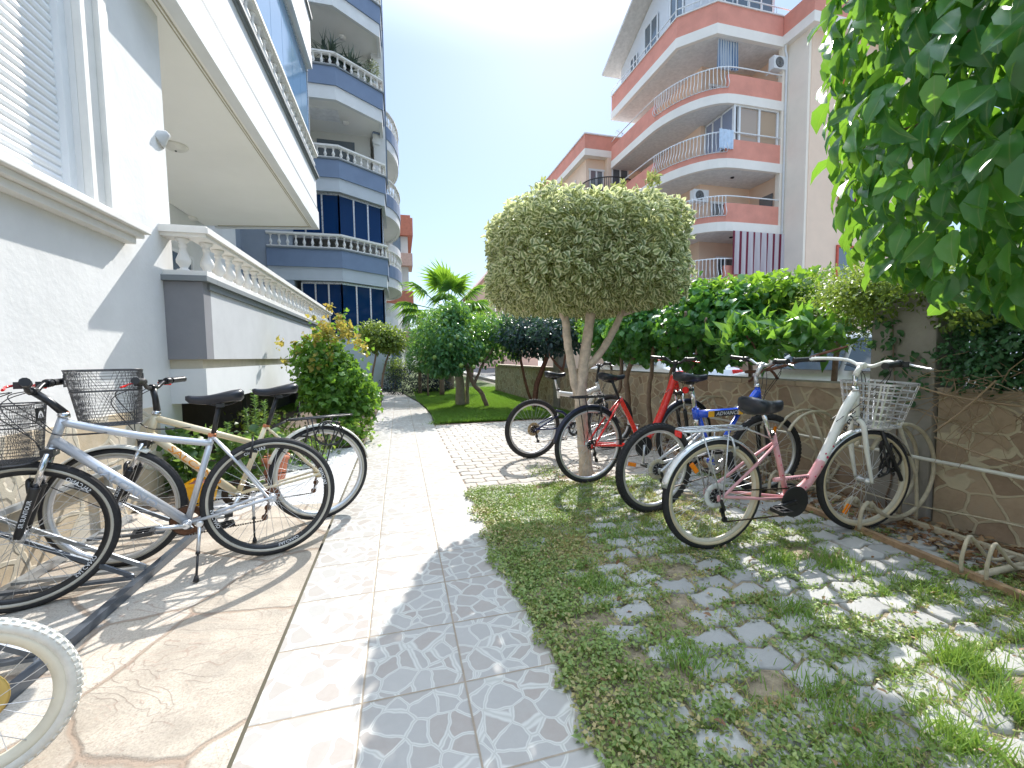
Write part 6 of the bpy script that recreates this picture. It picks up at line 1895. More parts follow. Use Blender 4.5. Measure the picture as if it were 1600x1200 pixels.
# variegated clipped tree
t_ = empty('topiary_tree', (1.76, 3.80, 0)); tag(t_, 'clipped round-headed tree with cream-edged leaves and a forked pale trunk among the bicycles', 'tree')
bv = MB()
def lp(p): return (p[0] - 1.76, p[1] - 3.80, p[2])
def limb(b, pts, rs, n=12, k=5): 
    P = bez([lp(p) for p in pts], k); R__ = np.interp(np.linspace(0, 1, len(P)), np.linspace(0, 1, len(rs)), rs)
    P = [Vector(p) + Vector((random.uniform(-1, 1), random.uniform(-1, 1), 0)) * .004 for p in P]
    b.tube(P, [r * random.uniform(.94, 1.06) for r in R__], n)
limb(bv, [(1.76, 3.80, -.05), (1.755, 3.80, .10), (1.72, 3.80, .45), (1.70, 3.80, .80), (1.735, 3.80, 1.15), (1.80, 3.80, 1.55), (1.84, 3.80, 1.85)], [.085, .068, .060, .058, .052, .048, .035], 14)
limb(bv, [(1.70, 3.81, .72), (1.63, 3.82, 1.0), (1.57, 3.82, 1.35), (1.54, 3.82, 1.62), (1.45, 3.80, 1.85)], [.045, .042, .038, .034, .02])
limb(bv, [(1.74, 3.79, 1.08), (1.86, 3.77, 1.18), (2.02, 3.76, 1.42), (2.14, 3.76, 1.66), (2.25, 3.75, 1.9)], [.034, .036, .034, .030, .02])
for q in ([(1.54, 3.82, 1.55), (1.40, 3.7, 1.68), (1.2, 3.6, 1.85)], [(1.82, 3.8, 1.6), (1.68, 3.7, 1.72), (1.55, 3.55, 1.95)], [(1.83, 3.8, 1.62), (1.97, 3.9, 1.75), (2.1, 4.0, 2.0)], [(2.12, 3.76, 1.6), (2.3, 3.7, 1.68), (2.5, 3.6, 1.9)], [(1.82, 3.8, 1.6), (1.95, 3.6, 1.74), (2.05, 3.4, 1.95)]):
    limb(bv, q, [.026, .02, .012], 8)
bv.build('trunk', bark_pale, t_, fixn=False)
vari = leafmat('variegated_leaf', [(0, (0.07, 0.12, 0.05)), (0.6, (0.15, 0.21, 0.08)), (1, (0.27, 0.33, 0.11))], (0.75, 0.8, 0.35), 0.48, 0.5, edge=(0.80, 0.79, 0.52))
def vc(P):   # flatter bottom, slightly lower on the left; taller crown towards the right
    top = 1.0 + .16 * (P[:, 0] + .2)
    return (P[:, 2] < 2.83)
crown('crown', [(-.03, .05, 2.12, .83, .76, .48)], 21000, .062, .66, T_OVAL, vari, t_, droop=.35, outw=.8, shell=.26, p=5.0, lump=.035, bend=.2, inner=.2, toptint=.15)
sp_ = []
for k in range(9):
    a, rr_ = random.random() * 6.28, random.random() ** .5 * .85
    sp_.append((rr_ * math.cos(a) + .08, rr_ * .8 * math.sin(a), 2.60 + random.uniform(-.02, .07) + (.05 if k < 4 else 0), .06, .06, .07))
crown('top_shoots', sp_ + [(.23, -.2, 2.70, .07, .07, .09)], 800, .045, .5, T_SIMPLE, leafmat('yellow_variegated_leaf', [(0, (0.16, 0.20, 0.05)), (1, (0.36, 0.38, 0.14))], (0.6, 0.65, 0.2), 0.45), t_, droop=-.5, outw=.5, shell=.5)

# big glossy-leaved tree overhanging on the right
t_ = empty('fig_tree', (2.85, .62, 0)); tag(t_, 'large-leaved glossy fig tree hanging over the right edge of the picture', 'tree')
fig_m = leafmat('fig_leaf', [(0, (0.031, 0.126, 0.053)), (0.55, (0.063, 0.221, 0.063)), (0.85, (0.147, 0.357, 0.063)), (1, (0.42, 0.588, 0.063))], (0.50, 0.90, 0.04), 0.42, 0.25, spec=0.6, rib=(0.22, 0.32, 0.10))
b = MB()
b.tube(bez([(0, 0, -.05), (.02, .02, .6), (-.05, 0, 1.4), (-.15, .1, 2.4), (-.2, .15, 3.1)], 5), [.12] * 6 + [.10] * 6 + [.07] * 9, 10)
for k in range(46):
    z0 = random.uniform(1.9, 3.2); a = random.uniform(1.6, 5.2); L = random.uniform(.6, 1.1)
    p0 = Vector((-.08, .05, z0)); p1 = p0 + Vector((math.cos(a) * L, math.sin(a) * L, random.uniform(-.1, .4)))
    b.tube([p0, p0.lerp(p1, .5) + Vector((0, 0, .08)), p1], [.02, .012, .005], 5)
b.build('trunk', bark_dk, t_, fixn=False)
n = 11500
bl = [(-.29, .14, 2.35, 1.0, 1.0, 1.02), (-.06, .1, 3.2, 1.05, 1.05, .6)]
P, N = blob_points(n, bl, .20, 2.4, .05, rng, .30)
k = (P[:, 2] > 1.42 + .10 * np.sin(P[:, 0] * 9) + .05 * np.sin(P[:, 1] * 17)) & (P[:, 0] < .6)
P, N = P[k], N[k]; m_ = len(P)
D = N * .30 + rng.normal(size=(m_, 3)) * .35 + np.array([0, 0, -1.0])
Nn = N * 1.0 + rng.normal(size=(m_, 3)) * .38 + np.array([0, 0, .45])
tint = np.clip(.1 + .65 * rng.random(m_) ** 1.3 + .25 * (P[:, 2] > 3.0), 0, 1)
V, Fa, t, e = leaf_arrays(P, D, Nn, .080 + .055 * rng.random(m_), .62, T_OVAL, -.15 + .65 * rng.random(m_), tint)
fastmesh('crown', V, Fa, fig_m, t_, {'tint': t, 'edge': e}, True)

# hedge along the wall: separate shrubs
heart_m = leafmat('heart_leaf', [(0, (0.027, 0.101, 0.04)), (0.5, (0.05, 0.191, 0.056)), (0.8, (0.112, 0.315, 0.068)), (1, (0.315, 0.585, 0.068))], (0.4, 0.75, 0.05), 0.38, 0.4)
bright_m = leafmat('bright_leaf', [(0, (0.041, 0.108, 0.027)), (0.5, (0.108, 0.243, 0.034)), (1, (0.297, 0.459, 0.054))], (0.5, 0.8, 0.05), 0.45, 0.4)
fine_m = leafmat('fine_leaf', [(0, (0.056, 0.094, 0.022)), (0.45, (0.131, 0.206, 0.037)), (0.8, (0.281, 0.375, 0.066)), (1, (0.488, 0.488, 0.131))], (0.5, 0.65, 0.08), 0.35, 0.45)
dark_m = leafmat('dark_leaf', [(0, (0.032, 0.09, 0.045)), (0.7, (0.069, 0.192, 0.076)), (1, (0.159, 0.351, 0.112))], (0.2, 0.4, 0.05), 0.25, 0.4)
big_m = leafmat('broad_leaf', [(0, (0.032, 0.128, 0.056)), (0.6, (0.064, 0.208, 0.056)), (1, (0.192, 0.416, 0.048))], (0.5, 0.85, 0.05), 0.38, 0.28, spec=.6)
def shrub(name, base, blobs, n, size, wr, T, mat, label, stems, catg='shrub', group=None, stem_m=bark_dk, **kw):
    r_ = empty(name, base); tag(r_, label, catg, group)
    o_ = base
    bl = [(b_[0] - o_[0], b_[1] - o_[1], b_[2] - o_[2], *b_[3:]) for b_ in blobs]
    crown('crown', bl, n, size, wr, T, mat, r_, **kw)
    if stems:
        b = MB()
        for st_ in stems:
            pts = [(p[0] - o_[0], p[1] - o_[1], p[2] - o_[2]) for p in st_[0]]
            P = bez(pts, 5)
            b.tube([Vector(p) + Vector((random.uniform(-1, 1), random.uniform(-1, 1), 0)) * .008 for p in P], list(np.interp(np.linspace(0, 1, len(P)), [0, 1], st_[1])), 8)
        b.build('stem', stem_m, r_, fixn=False)
    return r_
HG = 'shrubs growing over the stone wall'
shrub('shrub', (3.35, 5.9, 0), [(3.65, 5.6, 1.62, .62, .62, .50), (3.7, 6.5, 1.60, .65, .6, .48)], 6200, .085, .85, T_OVAL, heart_m, 'dark heart-leaved shrub on twisted stems right behind the round tree trunk', 
      [([(3.33, 5.75, 0), (3.36, 5.75, .5), (3.30, 5.7, .9), (3.45, 5.6, 1.3)], (.05, .03)), ([(3.42, 5.2, 0), (3.36, 5.2, .5), (3.42, 5.25, .9), (3.5, 5.3, 1.4)], (.035, .025)), ([(3.36, 5.35, .0), (3.2, 5.9, .45), (3.36, 6.0, .7), (3.5, 6.2, 1.3)], (.03, .03)), ([(3.45, 4.9, 0), (3.4, 4.85, .6), (3.5, 4.8, 1.3)], (.025, .02))], group=HG, droop=.8, shell=.4)
shrub('shrub', (3.6, 4.6, 0), [(3.68, 4.55, 1.55, .55, .55, .52), (3.8, 4.0, 1.55, .5, .45, .42)], 5200, .08, .85, T_OVAL, heart_m, 'heart-leaved shrub above the red bicycle handlebar, with bare pinkish twigs showing', 
      [([(3.62, 4.6, .2), (3.5, 4.55, 1.0), (3.35, 4.45, 1.45), (3.25, 4.3, 1.7)], (.03, .015)), ([(3.5, 4.5, 1.0), (3.4, 4.2, 1.4), (3.3, 4.0, 1.6)], (.02, .01)), ([(3.5, 4.5, 1.1), (3.3, 4.6, 1.35), (3.2, 4.7, 1.6)], (.016, .008))], group=HG, stem_m=M('pink_grey_bark', (.34, .24, .21), .9), droop=.8, shell=.4)
shrub('shrub', (4.05, 4.2, 0), [(3.95, 4.5, 1.93, .5, .55, .20), (4.05, 3.75, 1.86, .45, .5, .22), (3.75, 5.6, 2.02, .45, .5, .14)], 3000, .075, .8, T_LOBED, bright_m, 'sunlit yellow-green leafy top of the hedge below the striped maroon curtain', [([(4.1, 4.2, 0), (4.1, 4.2, 1), (4.0, 4.2, 1.9)], (.03, .02))], group=HG, droop=.2, shell=.8)
shrub('shrub', (4.0, 3.1, 0), [(4.05, 3.15, 1.62, .5, .55, .40), (4.1, 2.55, 1.62, .5, .5, .36)], 15000, .034, .45, T_SIMPLE, fine_m, 'fine-leaved yellowish shrub on the wall between the broad-leaved shrub and the pillar', [([(4.0, 3.1, 0), (4, 3.1, 1), (4, 3.0, 1.6)], (.03, .02))], group=HG, droop=.1, shell=.9, clump=2.5)
shrub('shrub', (3.7, 3.45, 0), [(3.42, 3.5, 1.34, .30, .45, .20), (3.55, 3.0, 1.38, .30, .35, .18)], 420, .17, .36, T_LANCE, big_m, 'broad-leaved shrub with long glossy leaves above the blue bicycle handlebar', 
      [([(3.75, 3.45, .9), (3.5, 3.4, 1.1), (3.35, 3.5, 1.4)], (.016, .008)), ([(3.65, 3.8, 1.0), (3.35, 3.2, 1.05), (3.3, 2.7, 1.18), (3.35, 2.5, 1.25)], (.018, .008)), ([(3.6, 3.7, .9), (3.2, 3.2, 1.0), (3.1, 2.9, 1.12)], (.014, .007))], group=HG, stem_m=vine_b, droop=-.5, outw=.9, shell=.9, toptint=.5)
shrub('shrub', (3.9, 1.2, 0), [(3.72, 1.85, 1.16, .28, .30, .26), (3.8, 1.35, 1.22, .38, .5, .34), (3.9, 1.9, 1.48, .3, .35, .2)], 9500, .036, .6, T_OVAL, dark_m, 'dense dark small-leaved climber spilling over the coping at the right edge', [([(3.95, 1.4, 0), (3.95, 1.4, .9), (3.85, 1.5, 1.2)], (.03, .02))], group=HG, droop=.5, shell=.7)
shrub('shrub', (4.3, 1.5, 0), [(4.0, 1.5, 1.60, .55, .7, .28), (3.75, 2.3, 1.68, .5, .5, .20), (3.45, 1.95, 1.52, .25, .35, .18), (3.45, 2.45, 1.66, .28, .4, .20)], 14000, .04, .5, T_SIMPLE, fine_m, 'loose yellow-green twiggy growth above the tall pillar, under the fig tree', [([(4.3, 1.5, 0), (4.3, 1.6, .9), (4.2, 1.6, 1.6)], (.03, .02))], group=HG, droop=.1, shell=.9, clump=2.2)
shrub('shrub', (3.4, 9.6, 0), [(3.1, 9.4, 1.72, .95, .8, .52), (3.3, 8.2, 1.68, .7, .7, .42)], 8000, .085, .55, T_OVAL, leafmat('blue_dark_leaf', [(0, (0.014, 0.031, 0.049)), (0.7, (0.028, 0.07, 0.07)), (1, (0.07, 0.14, 0.07))], (0.15, 0.3, 0.1), 0.25, 0.4), 'dark bluish shrub with leaning trunks over the far garden wall', 
      [([(3.0, 9.3, 0), (3.05, 9.3, .5), (3.2, 9.3, .9), (3.4, 9.3, 1.4)], (.07, .05)), ([(3.15, 9.9, 0), (2.95, 9.9, .6), (2.8, 9.8, 1.3)], (.04, .03)), ([(3.3, 8.3, .9), (3.0, 8.2, 1.2), (2.85, 8.0, 1.6)], (.03, .012)), ([(3.3, 8.3, .9), (3.3, 8.1, 1.3), (3.1, 7.8, 1.6)], (.025, .012))], group=HG, stem_m=vine_b, droop=.5, shell=.7)
shrub('shrub', (3.9, 7.3, 0), [(3.8, 7.3, 1.78, .6, .7, .34)], 3200, .06, .7, T_OVAL, bright_m, 'light green shrub behind the round tree, left of its trunk', [([(3.9, 7.3, 0), (3.9, 7.3, 1), (3.8, 7.3, 1.6)], (.03, .02))], group=HG, droop=.3, shell=.7)
# bare vines and dry twigs against the wall right of the pillar
b = MB()
for k in range(70):
    y0 = random.uniform(1.35, 2.1); z0 = random.uniform(.72, 1.12)
    p = Vector((wallx(y0) - random.uniform(.03, .16), y0, z0)); d = Vector((random.uniform(-.2, .2), random.uniform(-1, 1), random.uniform(-.7, .35))).normalized()
    pts = [p]
    for q in range(4):
        d = (d + Vector((random.uniform(-.1, .1), random.uniform(-.35, .35), random.uniform(-.35, .25)))).normalized(); p = p + d * random.uniform(.05, .13)
        p.x = min(p.x, wallx(p.y) - .015); pts.append(p.copy())
    b.tube(pts, [.0035, .003, .0025, .002, .0015], 4)
for pts in ([(3.50, 2.2, .98), (3.50, 1.9, .90), (3.52, 1.5, .86), (3.56, 1.1, .78)], [(3.48, 2.0, .62), (3.5, 1.6, .52), (3.55, 1.2, .50)], [(3.44, 1.98, .66), (3.46, 1.85, .82), (3.5, 1.72, 1.02)]):
    b.tube(bez(pts, 5), .006, 6)
o = b.build('dry_vine', M('dry_vine_bark', (0.36, 0.26, 0.17), .9), None, fixn=False); tag(o, 'tangle of dry bare vine stems hanging on the stone wall right of the pillar', 'vine')
# climber on the tall pillar
shrub('climbing_vine', (3.62, 2.3, 0), [(3.58, 2.25, 1.05, .05, .16, .22), (3.57, 2.4, 1.36, .05, .12, .14)], 150, .05, .7, T_OVAL, dark_m, 'few dark leaves of a climber on the face of the tall pillar', [([(3.6, 2.35, 0), (3.59, 2.3, .6), (3.58, 2.35, 1.4)], (.006, .004))], catg='vine', droop=.9)

# citrus tree on the lawn
t_ = shrub('citrus_tree', (1.95, 9.8, 0), [(1.15, 9.8, 1.62, .88, .8, .72), (.95, 9.6, 1.15, .55, .5, .42), (2.25, 10.1, 1.62, .8, .7, .6), (1.3, 9.8, 2.2, .4, .4, .35)], 9000, .10, .5, T_OVAL, leafmat('citrus_leaf', [(0, (0.039, 0.128, 0.064)), (0.55, (0.064, 0.203, 0.075)), (0.85, (0.17, 0.34, 0.064)), (1, (0.383, 0.552, 0.064))], (0.4, 0.7, 0.05), 0.33, 0.3),
      'dark green citrus tree with unripe fruit and a leaning trunk on the lawn', [([(1.98, 9.8, 0), (1.85, 9.8, .35), (1.68, 9.8, .55), (1.52, 9.8, .95), (1.4, 9.8, 1.4)], (.055, .04)), ([(1.68, 9.8, .55), (1.9, 9.9, 1.0), (2.2, 10, 1.4)], (.035, .02)), ([(1.52, 9.8, .95), (1.2, 9.8, 1.15), (.95, 9.7, 1.3)], (.03, .015))], catg='tree', droop=.7, shell=.55, toptint=.35, clump=1.6)
fm_ = M('unripe_citrus', (0.16, 0.26, 0.05), .45, 0, .2, 30)
for (x, y, z) in ((1.28, 9.05, 1.02), (1.55, 9.08, .98), (1.2, 8.95, 1.62), (1.05, 9.0, 1.45), (1.9, 9.3, 1.33), (.72, 9.1, 1.2), (2.3, 9.35, 1.4), (1.5, 9.05, 1.75), (1.75, 9.2, 1.15)):
    b = MB(); b.lathe((x - 1.95, y - 9.8, z - .05), [(.005, 0), (.03, .008), (.046, .03), (.05, .05), (.046, .07), (.03, .092), (.006, .1)], 12); b.build('fruit', fm_, t_, fixn=False)
shrub('tree', (1.42, 10.4, 0), [(1.9, 11.2, 2.0, .5, .5, .35)], 1200, .09, .5, T_OVAL, bright_m, 'thick short-trunked tree just behind the leaning citrus trunk', [([(1.42, 10.35, 0), (1.42, 10.35, .5), (1.35, 10.35, 1.2)], (.13, .09)), ([(1.60, 10.4, 0), (1.62, 10.4, .6), (1.8, 10.6, 1.5)], (.05, .04))], catg='tree', stem_m=M('pale_grey_bark', (0.33, 0.28, 0.22), .9, 0, .2, 10, .6, 40, .01))
# clipped cylinder, lollipop, dark mound, small ones
shrub('clipped_shrub', (1.25, 13.2, 0), [(1.25, 13.2, 1.85, .68, .68, .78)], 8000, .05, .6, T_SIMPLE, bright_m, 'tall flat-topped clipped shrub in front of the palm', [([(1.25, 13.2, 0), (1.25, 13.2, 1.2)], (.08, .06))], p=5, shell=.2, lump=.02)
shrub('clipped_shrub', (.62, 14.0, 0), [(.62, 14.0, 1.18, .42, .42, .48)], 4000, .045, .6, T_SIMPLE, heart_m, 'smaller rounded clipped shrub left of the tall flat-topped one', [([(.62, 14, 0), (.62, 14, .9)], (.06, .05))], shell=.25, lump=.03)
shrub('clipped_shrub', (.82, 13.3, 0), [(.82, 13.1, 1.28, .22, .22, .34)], 1300, .045, .6, T_SIMPLE, vari, 'pale variegated clipped shrub between the two green ones', [([(.82, 13.1, 0), (.82, 13.1, 1.1)], (.03, .02))], shell=.3)
shrub('mound_shrub', (.42, 14.6, 0), [(.35, 14.6, .30, .98, .75, .62), (1.1, 14.7, .25, .6, .6, .42)], 10000, .045, .55, T_SIMPLE, leafmat('purple_dark_leaf', [(0, (0.010, 0.014, 0.025)), (0.7, (0.02, 0.032, 0.045)), (1, (0.04, 0.06, 0.06))], (0.1, 0.15, 0.1), 0.1, 0.7, spec=.15), 'low dark purplish mound shrub at the bend of the footpath', None, zcut=0.0, shell=.3)
shrub('shrub', (-.35, 16.4, 0), [(-.15, 16.6, .75, .45, .45, .55)], 2200, .06, .5, T_SIMPLE, fine_m, 'pale loose shrub beside the blue building, behind the mound shrub', [([(-.2, 16.6, 0), (-.15, 16.6, .7)], (.03, .02))], shell=.7)
shrub('shrub', (1.3, 15.6, 0), [(1.3, 15.6, .8, .5, .4, .5)], 900, .06, .4, T_SIMPLE, M('x', (.1, .1, .1)) if False else dark_m, 'sparse dry grey shrub behind the dark mound', [([(1.3, 15.6, 0), (1.1, 15.5, .7), (1.0, 15.5, 1.3)], (.02, .008)), ([(1.3, 15.6, 0), (1.5, 15.5, .7), (1.6, 15.5, 1.4)], (.02, .008)), ([(1.3, 15.6, 0), (1.25, 15.5, .7), (1.3, 15.5, 1.5)], (.02, .008))], stem_m=M('dry_twig', (.3, .27, .24), .9))

# palm
pm = empty('palm_tree', (1.75, 15.6, 0)); tag(pm, 'fan palm rising behind the clipped shrubs', 'palm')
b = MB(); b.tube(bez([(0, 0, 0), (.02, 0, 1.5), (0, 0, 2.9)], 6), [.17] * 13, 12)
for k in range(60): 
    a = k * 2.4; z = .3 + k * .043; b.obox((math.cos(a) * .15, math.sin(a) * .15, z), (math.cos(a) * .24, math.sin(a) * .24, z + .12), .06, .02)
b.build('trunk', bark_dk, pm, fixn=False)
palm_m = leafmat('palm_frond', [(0, (0.048, 0.144, 0.048)), (0.6, (0.096, 0.256, 0.048)), (1, (0.288, 0.48, 0.064))], (0.5, 0.8, 0.05), 0.4, 0.4)
dirs = [(-82, 38, 1.25), (-66, 66, 1.05), (-95, 12, 1.35), (-120, 5, 1.3), (-75, -8, 1.2), (-30, 72, 1.1), (60, 62, .95), (88, 40, 1.1), (80, 18, 1.05), (100, 8, 1.2), (170, 60, 1.0), (180, 30, 1.1), (10, 45, 1.0), (-10, 15, 1.1), (140, 20, 1.1), (40, 10, 1.1)]
for az, el, L in dirs:
    a, e_ = R_(az), R_(el)
    d = Vector((math.sin(a) * math.cos(e_), -math.cos(a) * math.cos(e_) * .8, math.sin(e_))).normalized()
    hub = Vector((0, 0, 2.95)) + d * L * .95 + Vector((0, 0, -.1 * math.cos(e_)))
    b = MB(); b.tube(bez([(0, 0, 2.8), Vector((0, 0, 2.85)) + d * L * .5, hub], 5), .018, 5, mi=0)
    P, D, N, sz = [], [], [], []
    side = d.cross(Vector((0, 0, 1))).normalized(); up = side.cross(d)
    nseg = 34
    for i in range(nseg):
        th = R_(-118 + 236 * i / (nseg - 1))
        dd = d * math.cos(th) + side * math.sin(th)
        dd = (dd + Vector((0, 0, -.12)) + up * random.uniform(-.05, .05)).normalized()
        P.append(hub); D.append(dd); N.append(up + side * (0.25 if i % 2 else -.25)); sz.append(.85 * (1 - .25 * abs(th) / 2.0) * random.uniform(.92, 1.05))
    V, Fa, t, e = leaf_arrays(np.array(P), np.array(D), np.array(N), np.array(sz), .085, T_LANCE, .12 + .1 * rng.random(nseg), np.clip(.2 + .5 * rng.random(nseg) + (.35 if el > 55 else 0), 0, 1))
    o_ = len(b.v); vs = [tuple(v) for v in V]; b.add(vs, [tuple(f) for f in Fa], 1, True)
    fo = b.build('frond', [palm_m, palm_m], pm, fixn=False)
    at_ = fo.data.attributes.new('tint', 'FLOAT', 'POINT'); at_.data.foreach_set('value', np.concatenate([np.full(o_, .8), t]).astype(np.float32))

# leafy bush by the path on the left
young = leafmat('young_orange_leaf', [(0, (0.16, 0.22, 0.04)), (0.5, (0.34, 0.30, 0.06)), (1, (0.52, 0.30, 0.09))], (0.8, 0.65, 0.12), 0.4, .45)
lb = leafmat('bush_leaf', [(0, (0.04, 0.11, 0.025)), (0.4, (0.08, 0.20, 0.035)), (0.75, (0.17, 0.33, 0.05)), (1, (0.36, 0.42, 0.09))], (0.45, 0.75, 0.05), 0.4, 0.4)
t_ = shrub('leafy_shrub', (-.88, 6.6, 0), [(-.84, 6.7, 1.02, .54, .5, .76), (-1.12, 6.75, 1.15, .38, .4, .52), (-.62, 6.65, .66, .32, .4, .52), (-.93, 6.5, .70, .42, .4, .42)], 7500, .072, .8, T_LOBED, lb, 'large leafy shrub with orange young shoots between the path and the white building', 
      [([(-.70, 6.35, 0), (-.78, 6.5, .4), (-.9, 6.7, 1.0)], (.03, .02)), ([(-.9, 6.5, 0), (-1.0, 6.6, .6), (-1.2, 6.7, 1.3)], (.03, .02))], droop=.35, shell=.7, lump=.16, toptint=.35, clump=1.4)
sh_ = []
for k in range(30):
    a, r0 = random.uniform(0, 6.28), random.uniform(.1, .72)
    x = -.92 + r0 * math.cos(a) * .85; y = 6.65 + r0 * math.sin(a) * .6; z = 1.66 - (r0 ** 2) * 1.0 + random.uniform(-.08, .12)
    sh_.append((x + .88, y - 6.6, z, .07, .07, .13))
sh_ += [(-.05, -.1, 1.90, .06, .06, .14), (-.30, 0, 1.76, .06, .06, .14), (-.76, .1, 1.42, .08, .08, .1), (-.70, 0, 1.15, .08, .08, .1)]
crown('young_shoots', sh_, 620, .055, .8, T_LOBED, young, t_, droop=-.4, outw=.5, shell=.9)
t_ = shrub('shrub', (-.75, 10.8, 0), [(-.55, 10.9, 1.72, .45, .45, .40), (-.15, 11.0, 1.62, .35, .4, .34)], 3400, .07, .6, T_OVAL, fine_m, 'rounded shrub on bare stems further along the path, below the dark windows', [([(-.7, 10.9, 0), (-.65, 10.9, .8), (-.5, 10.9, 1.5)], (.03, .02)), ([(-.5, 11, 0), (-.4, 11, .8), (-.2, 11, 1.5)], (.03, .02))], shell=.6)
b = MB(); b.box(-1.6, -.95, 9.6, 9.75, -.05, .18); b.box(-1.1, -.95, 9.75, 13, -.05, .18); o = b.build('bed_kerb', coping_m, None, bev=.01); tag(o, 'low stone kerb of the planting bed under the blue building', 'kerb')

# small plants in the bed behind the bicycles
def rosette(name, base, r_s, n, leaf, wr, T, mat, label, hgt=.3, up=.6, group='plants in the bed behind the bicycles'):
    root = empty(name, base); tag(root, label, 'plant', group)
    P = np.stack([rng.normal(0, r_s, n), rng.normal(0, r_s, n), hgt * rng.random(n)], 1)
    D = norm(rng.normal(size=(n, 3))) * .8 + np.array([0, 0, up])
    V, Fa, t, e = leaf_arrays(P, D, rng.normal(size=(n, 3)) * .6 + np.array([0, 0, 1.]), leaf * (.7 + .6 * rng.random(n)), wr, T, .2)
    fastmesh('leaves', V, Fa, mat, root, {'tint': t, 'edge': e}, True)
    b = MB()
    for k in range(7): b.tube([(rng.normal(0, r_s * .3), rng.normal(0, r_s * .3), 0), (rng.normal(0, r_s), rng.normal(0, r_s), hgt * .9)], .005, 4)
    b.build('stem', M('green_stem', (.10, .16, .05), .7), root, fixn=False)
    return root
def spike_plant(base, hs, label):
    root = empty('spiky_herb', base); tag(root, label, 'plant', 'plants in the bed behind the bicycles')
    Ps, Ds = [], []
    b = MB()
    for (dx, dy, h, lx, ly) in hs:
        top = Vector((dx + lx, dy + ly, h)); bt = Vector((dx, dy, 0)); b.tube([bt, top], .005, 5)
        for k in range(int(h * 330)):
            t = random.uniform(.15, 1); a = random.uniform(0, 6.28); p = bt.lerp(top, t)
            Ps.append(p); Ds.append((math.cos(a), math.sin(a), .75))
    Ps, Ds = np.array(Ps), np.array(Ds)
    V, Fa, t, e = leaf_arrays(Ps, Ds, rng.normal(size=(len(Ps), 3)) + np.array([0, 0, 1.]), .048, .16, T_SIMPLE, .1)
    fastmesh('leaves', V, Fa, leafmat('herb_leaf', [(0, (0.05, 0.12, 0.04)), (1, (0.13, 0.24, 0.07))], (0.4, 0.65, 0.1), 0.35), root, {'tint': t, 'edge': e})
    b.build('stem', M('green_stem', (.10, .16, .05), .7), root, fixn=False)
spike_plant((-1.42, 4.75, 0), [(0, 0, .88, 0, 0), (.06, .02, .78, .02, 0), (-.06, .03, .7, -.03, .0), (.02, -.04, .6, .05, 0)], 'tall upright feathery herb between the two black saddles')
spike_plant((-1.68, 4.35, 0), [(0, 0, .62, .16, 0), (.03, 0, .55, .10, 0), (-.02, .02, .5, .22, .0), (.1, 0, .48, .02, 0)], 'shorter leaning feathery herb behind the silver bicycle seat post')
ger = leafmat('round_leaf', [(0, (0.04, 0.10, 0.03)), (0.6, (0.09, 0.19, 0.05)), (1, (0.25, 0.32, 0.10))], (0.45, 0.7, 0.1), 0.35)
rosette('leafy_plant', (-1.52, 4.55, 0), .13, 240, .075, .95, T_OVAL, ger, 'round-leaved geranium clump behind the silver bicycle', .5)
rosette('leafy_plant', (-1.95, 4.55, 0), .12, 200, .085, .95, T_OVAL, ger, 'round-leaved plant just left of the silver seat tube', .55)
rosette('leafy_plant', (-1.5, 5.3, 0), .22, 420, .06, .7, T_SIMPLE, lb, 'low mixed greenery in front of the dark basement opening', .35)
rosette('leafy_plant', (-1.25, 5.7, 0), .22, 420, .07, .6, T_SIMPLE, fine_m, 'yellowish low plant at the foot of the leafy shrub', .3)
rosette('leafy_plant', (-1.75, 6.2, 0), .25, 380, .06, .7, T_SIMPLE, fine_m, 'low leafy plant close under the lower wall, behind the bush', .5)
rosette('leafy_plant', (-1.1, 5.25, 0), .12, 180, .05, .6, T_SIMPLE, lb, 'small green plant behind the cream bicycle carrier', .25)
rosette('leafy_plant', (-.72, 6.2, 0), .15, 260, .07, .8, T_LOBED, lb, 'low bright green shoots spilling onto the path edge', .35)
rosette('leafy_plant', (-2.3, 4.6, 0), .16, 200, .06, .7, T_SIMPLE, dark_m, 'dark low plant in the corner by the white wall', .3)
tc = M('terracotta', (0.56, 0.19, 0.10), .75, 0, .12, 8, .2, 80, .002, stain=.3)
r_ = empty('flower_pot', (-1.22, 4.58, 0)); tag(r_, 'terracotta flower pot standing behind the rear wheels of the left bicycles', 'flower pot')
b = MB(); b.lathe((0, 0, .005), [(.085, 0), (.12, .20), (.135, .205), (.138, .25), (.125, .252), (.12, .235)], 28); b.build('pot', tc, r_, fixn=False)
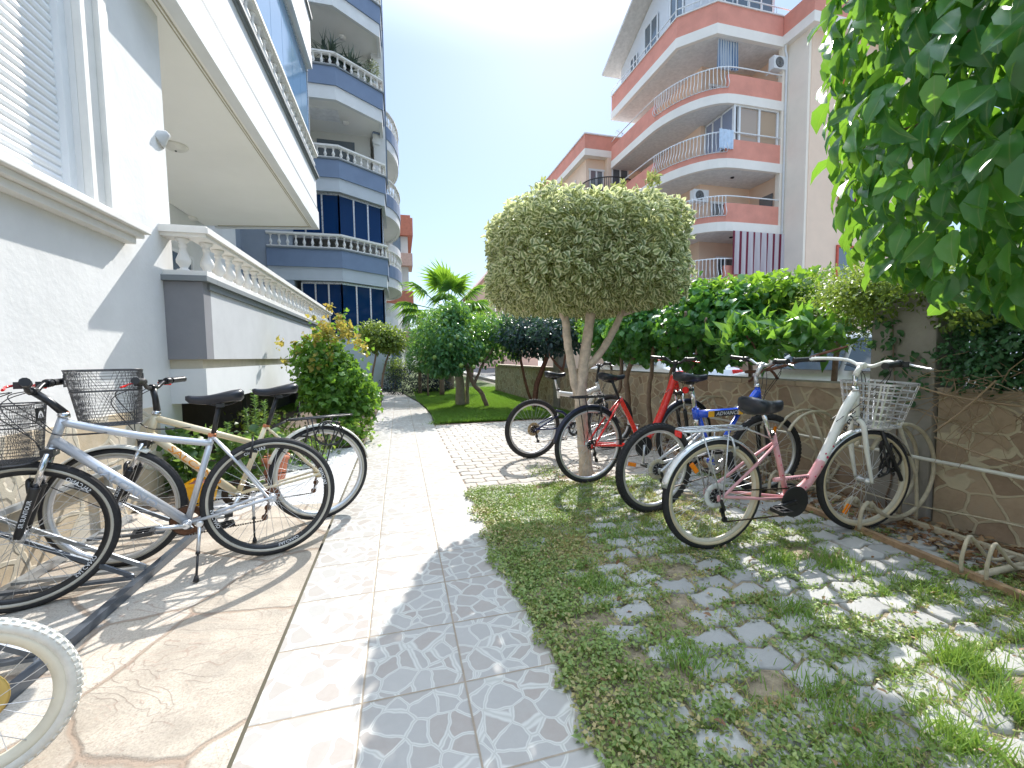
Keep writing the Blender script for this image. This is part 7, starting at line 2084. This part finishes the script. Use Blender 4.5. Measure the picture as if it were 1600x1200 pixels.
b = MB(); b.lathe((0, 0, .23), [(.12, 0), (.11, .006)], 16); b.build('potting_soil', soil, r_)
P = np.stack([rng.normal(0, .05, 90), rng.normal(0, .05, 90), .24 + .12 * rng.random(90)], 1)
V, Fa, t, e = leaf_arrays(P, rng.normal(size=(90, 3)) * .5 + np.array([0, 0, 1.]), rng.normal(size=(90, 3)), .09, .25, T_LANCE, .3); fastmesh('leaves', V, Fa, ger, r_, {'tint': t, 'edge': e}, True)
r_ = empty('plastic_pot', (-1.62, 4.02, 0)); tag(r_, 'yellow plastic plant pot behind the crank of the silver bicycle', 'flower pot')
b = MB()
for z0, z1, s0, s1 in ((.004, .17, .065, .092), (.17, .20, .10, .10)):
    b.add([(-s0, -s0, z0), (s0, -s0, z0), (s0, s0, z0), (-s0, s0, z0), (-s1, -s1, z1), (s1, -s1, z1), (s1, s1, z1), (-s1, s1, z1)], [(3, 2, 1, 0), (0, 1, 5, 4), (1, 2, 6, 5), (2, 3, 7, 6), (3, 0, 4, 7)] + ([(4, 5, 6, 7)] if z0 < .1 else []), 0)
b.build('pot', YEL, r_, bev=.006)
b = MB(); b.box(-.085, .085, -.085, .085, .172, .185); b.build('potting_soil', M('red_brown_soil', (.22, .07, .04), .9), r_)
# distant trees closing the end of the garden
dist_m = leafmat('distant_leaf', [(0, (0.048, 0.112, 0.048)), (1, (0.16, 0.272, 0.096))], (0.4, 0.6, 0.1), 0.3)
for i, (x, y, h, r0, lab) in enumerate(((1.6, 27, 2.6, 1.5, 'left of the palm'), (4.3, 26, 3.0, 1.6, 'behind the palm'), (7.2, 30, 3.4, 1.9, 'below the gabled building'), (-.3, 33, 2.2, 1.2, 'at the far end of the path'), (3.2, 20, 2.2, 1.1, 'behind the citrus tree'))):
    shrub('garden_tree', (x, y, 0), [(x, y, h, r0, r0, r0 * .7), (x + r0 * .5, y, h * .7, r0 * .7, r0 * .7, r0 * .5)], 2600, .16, .6, T_SIMPLE, dist_m, 'distant green garden tree ' + lab, [([(x, y, 0), (x + .1, y, h * .5), (x, y, h)], (.12, .06))], catg='tree', shell=.6)
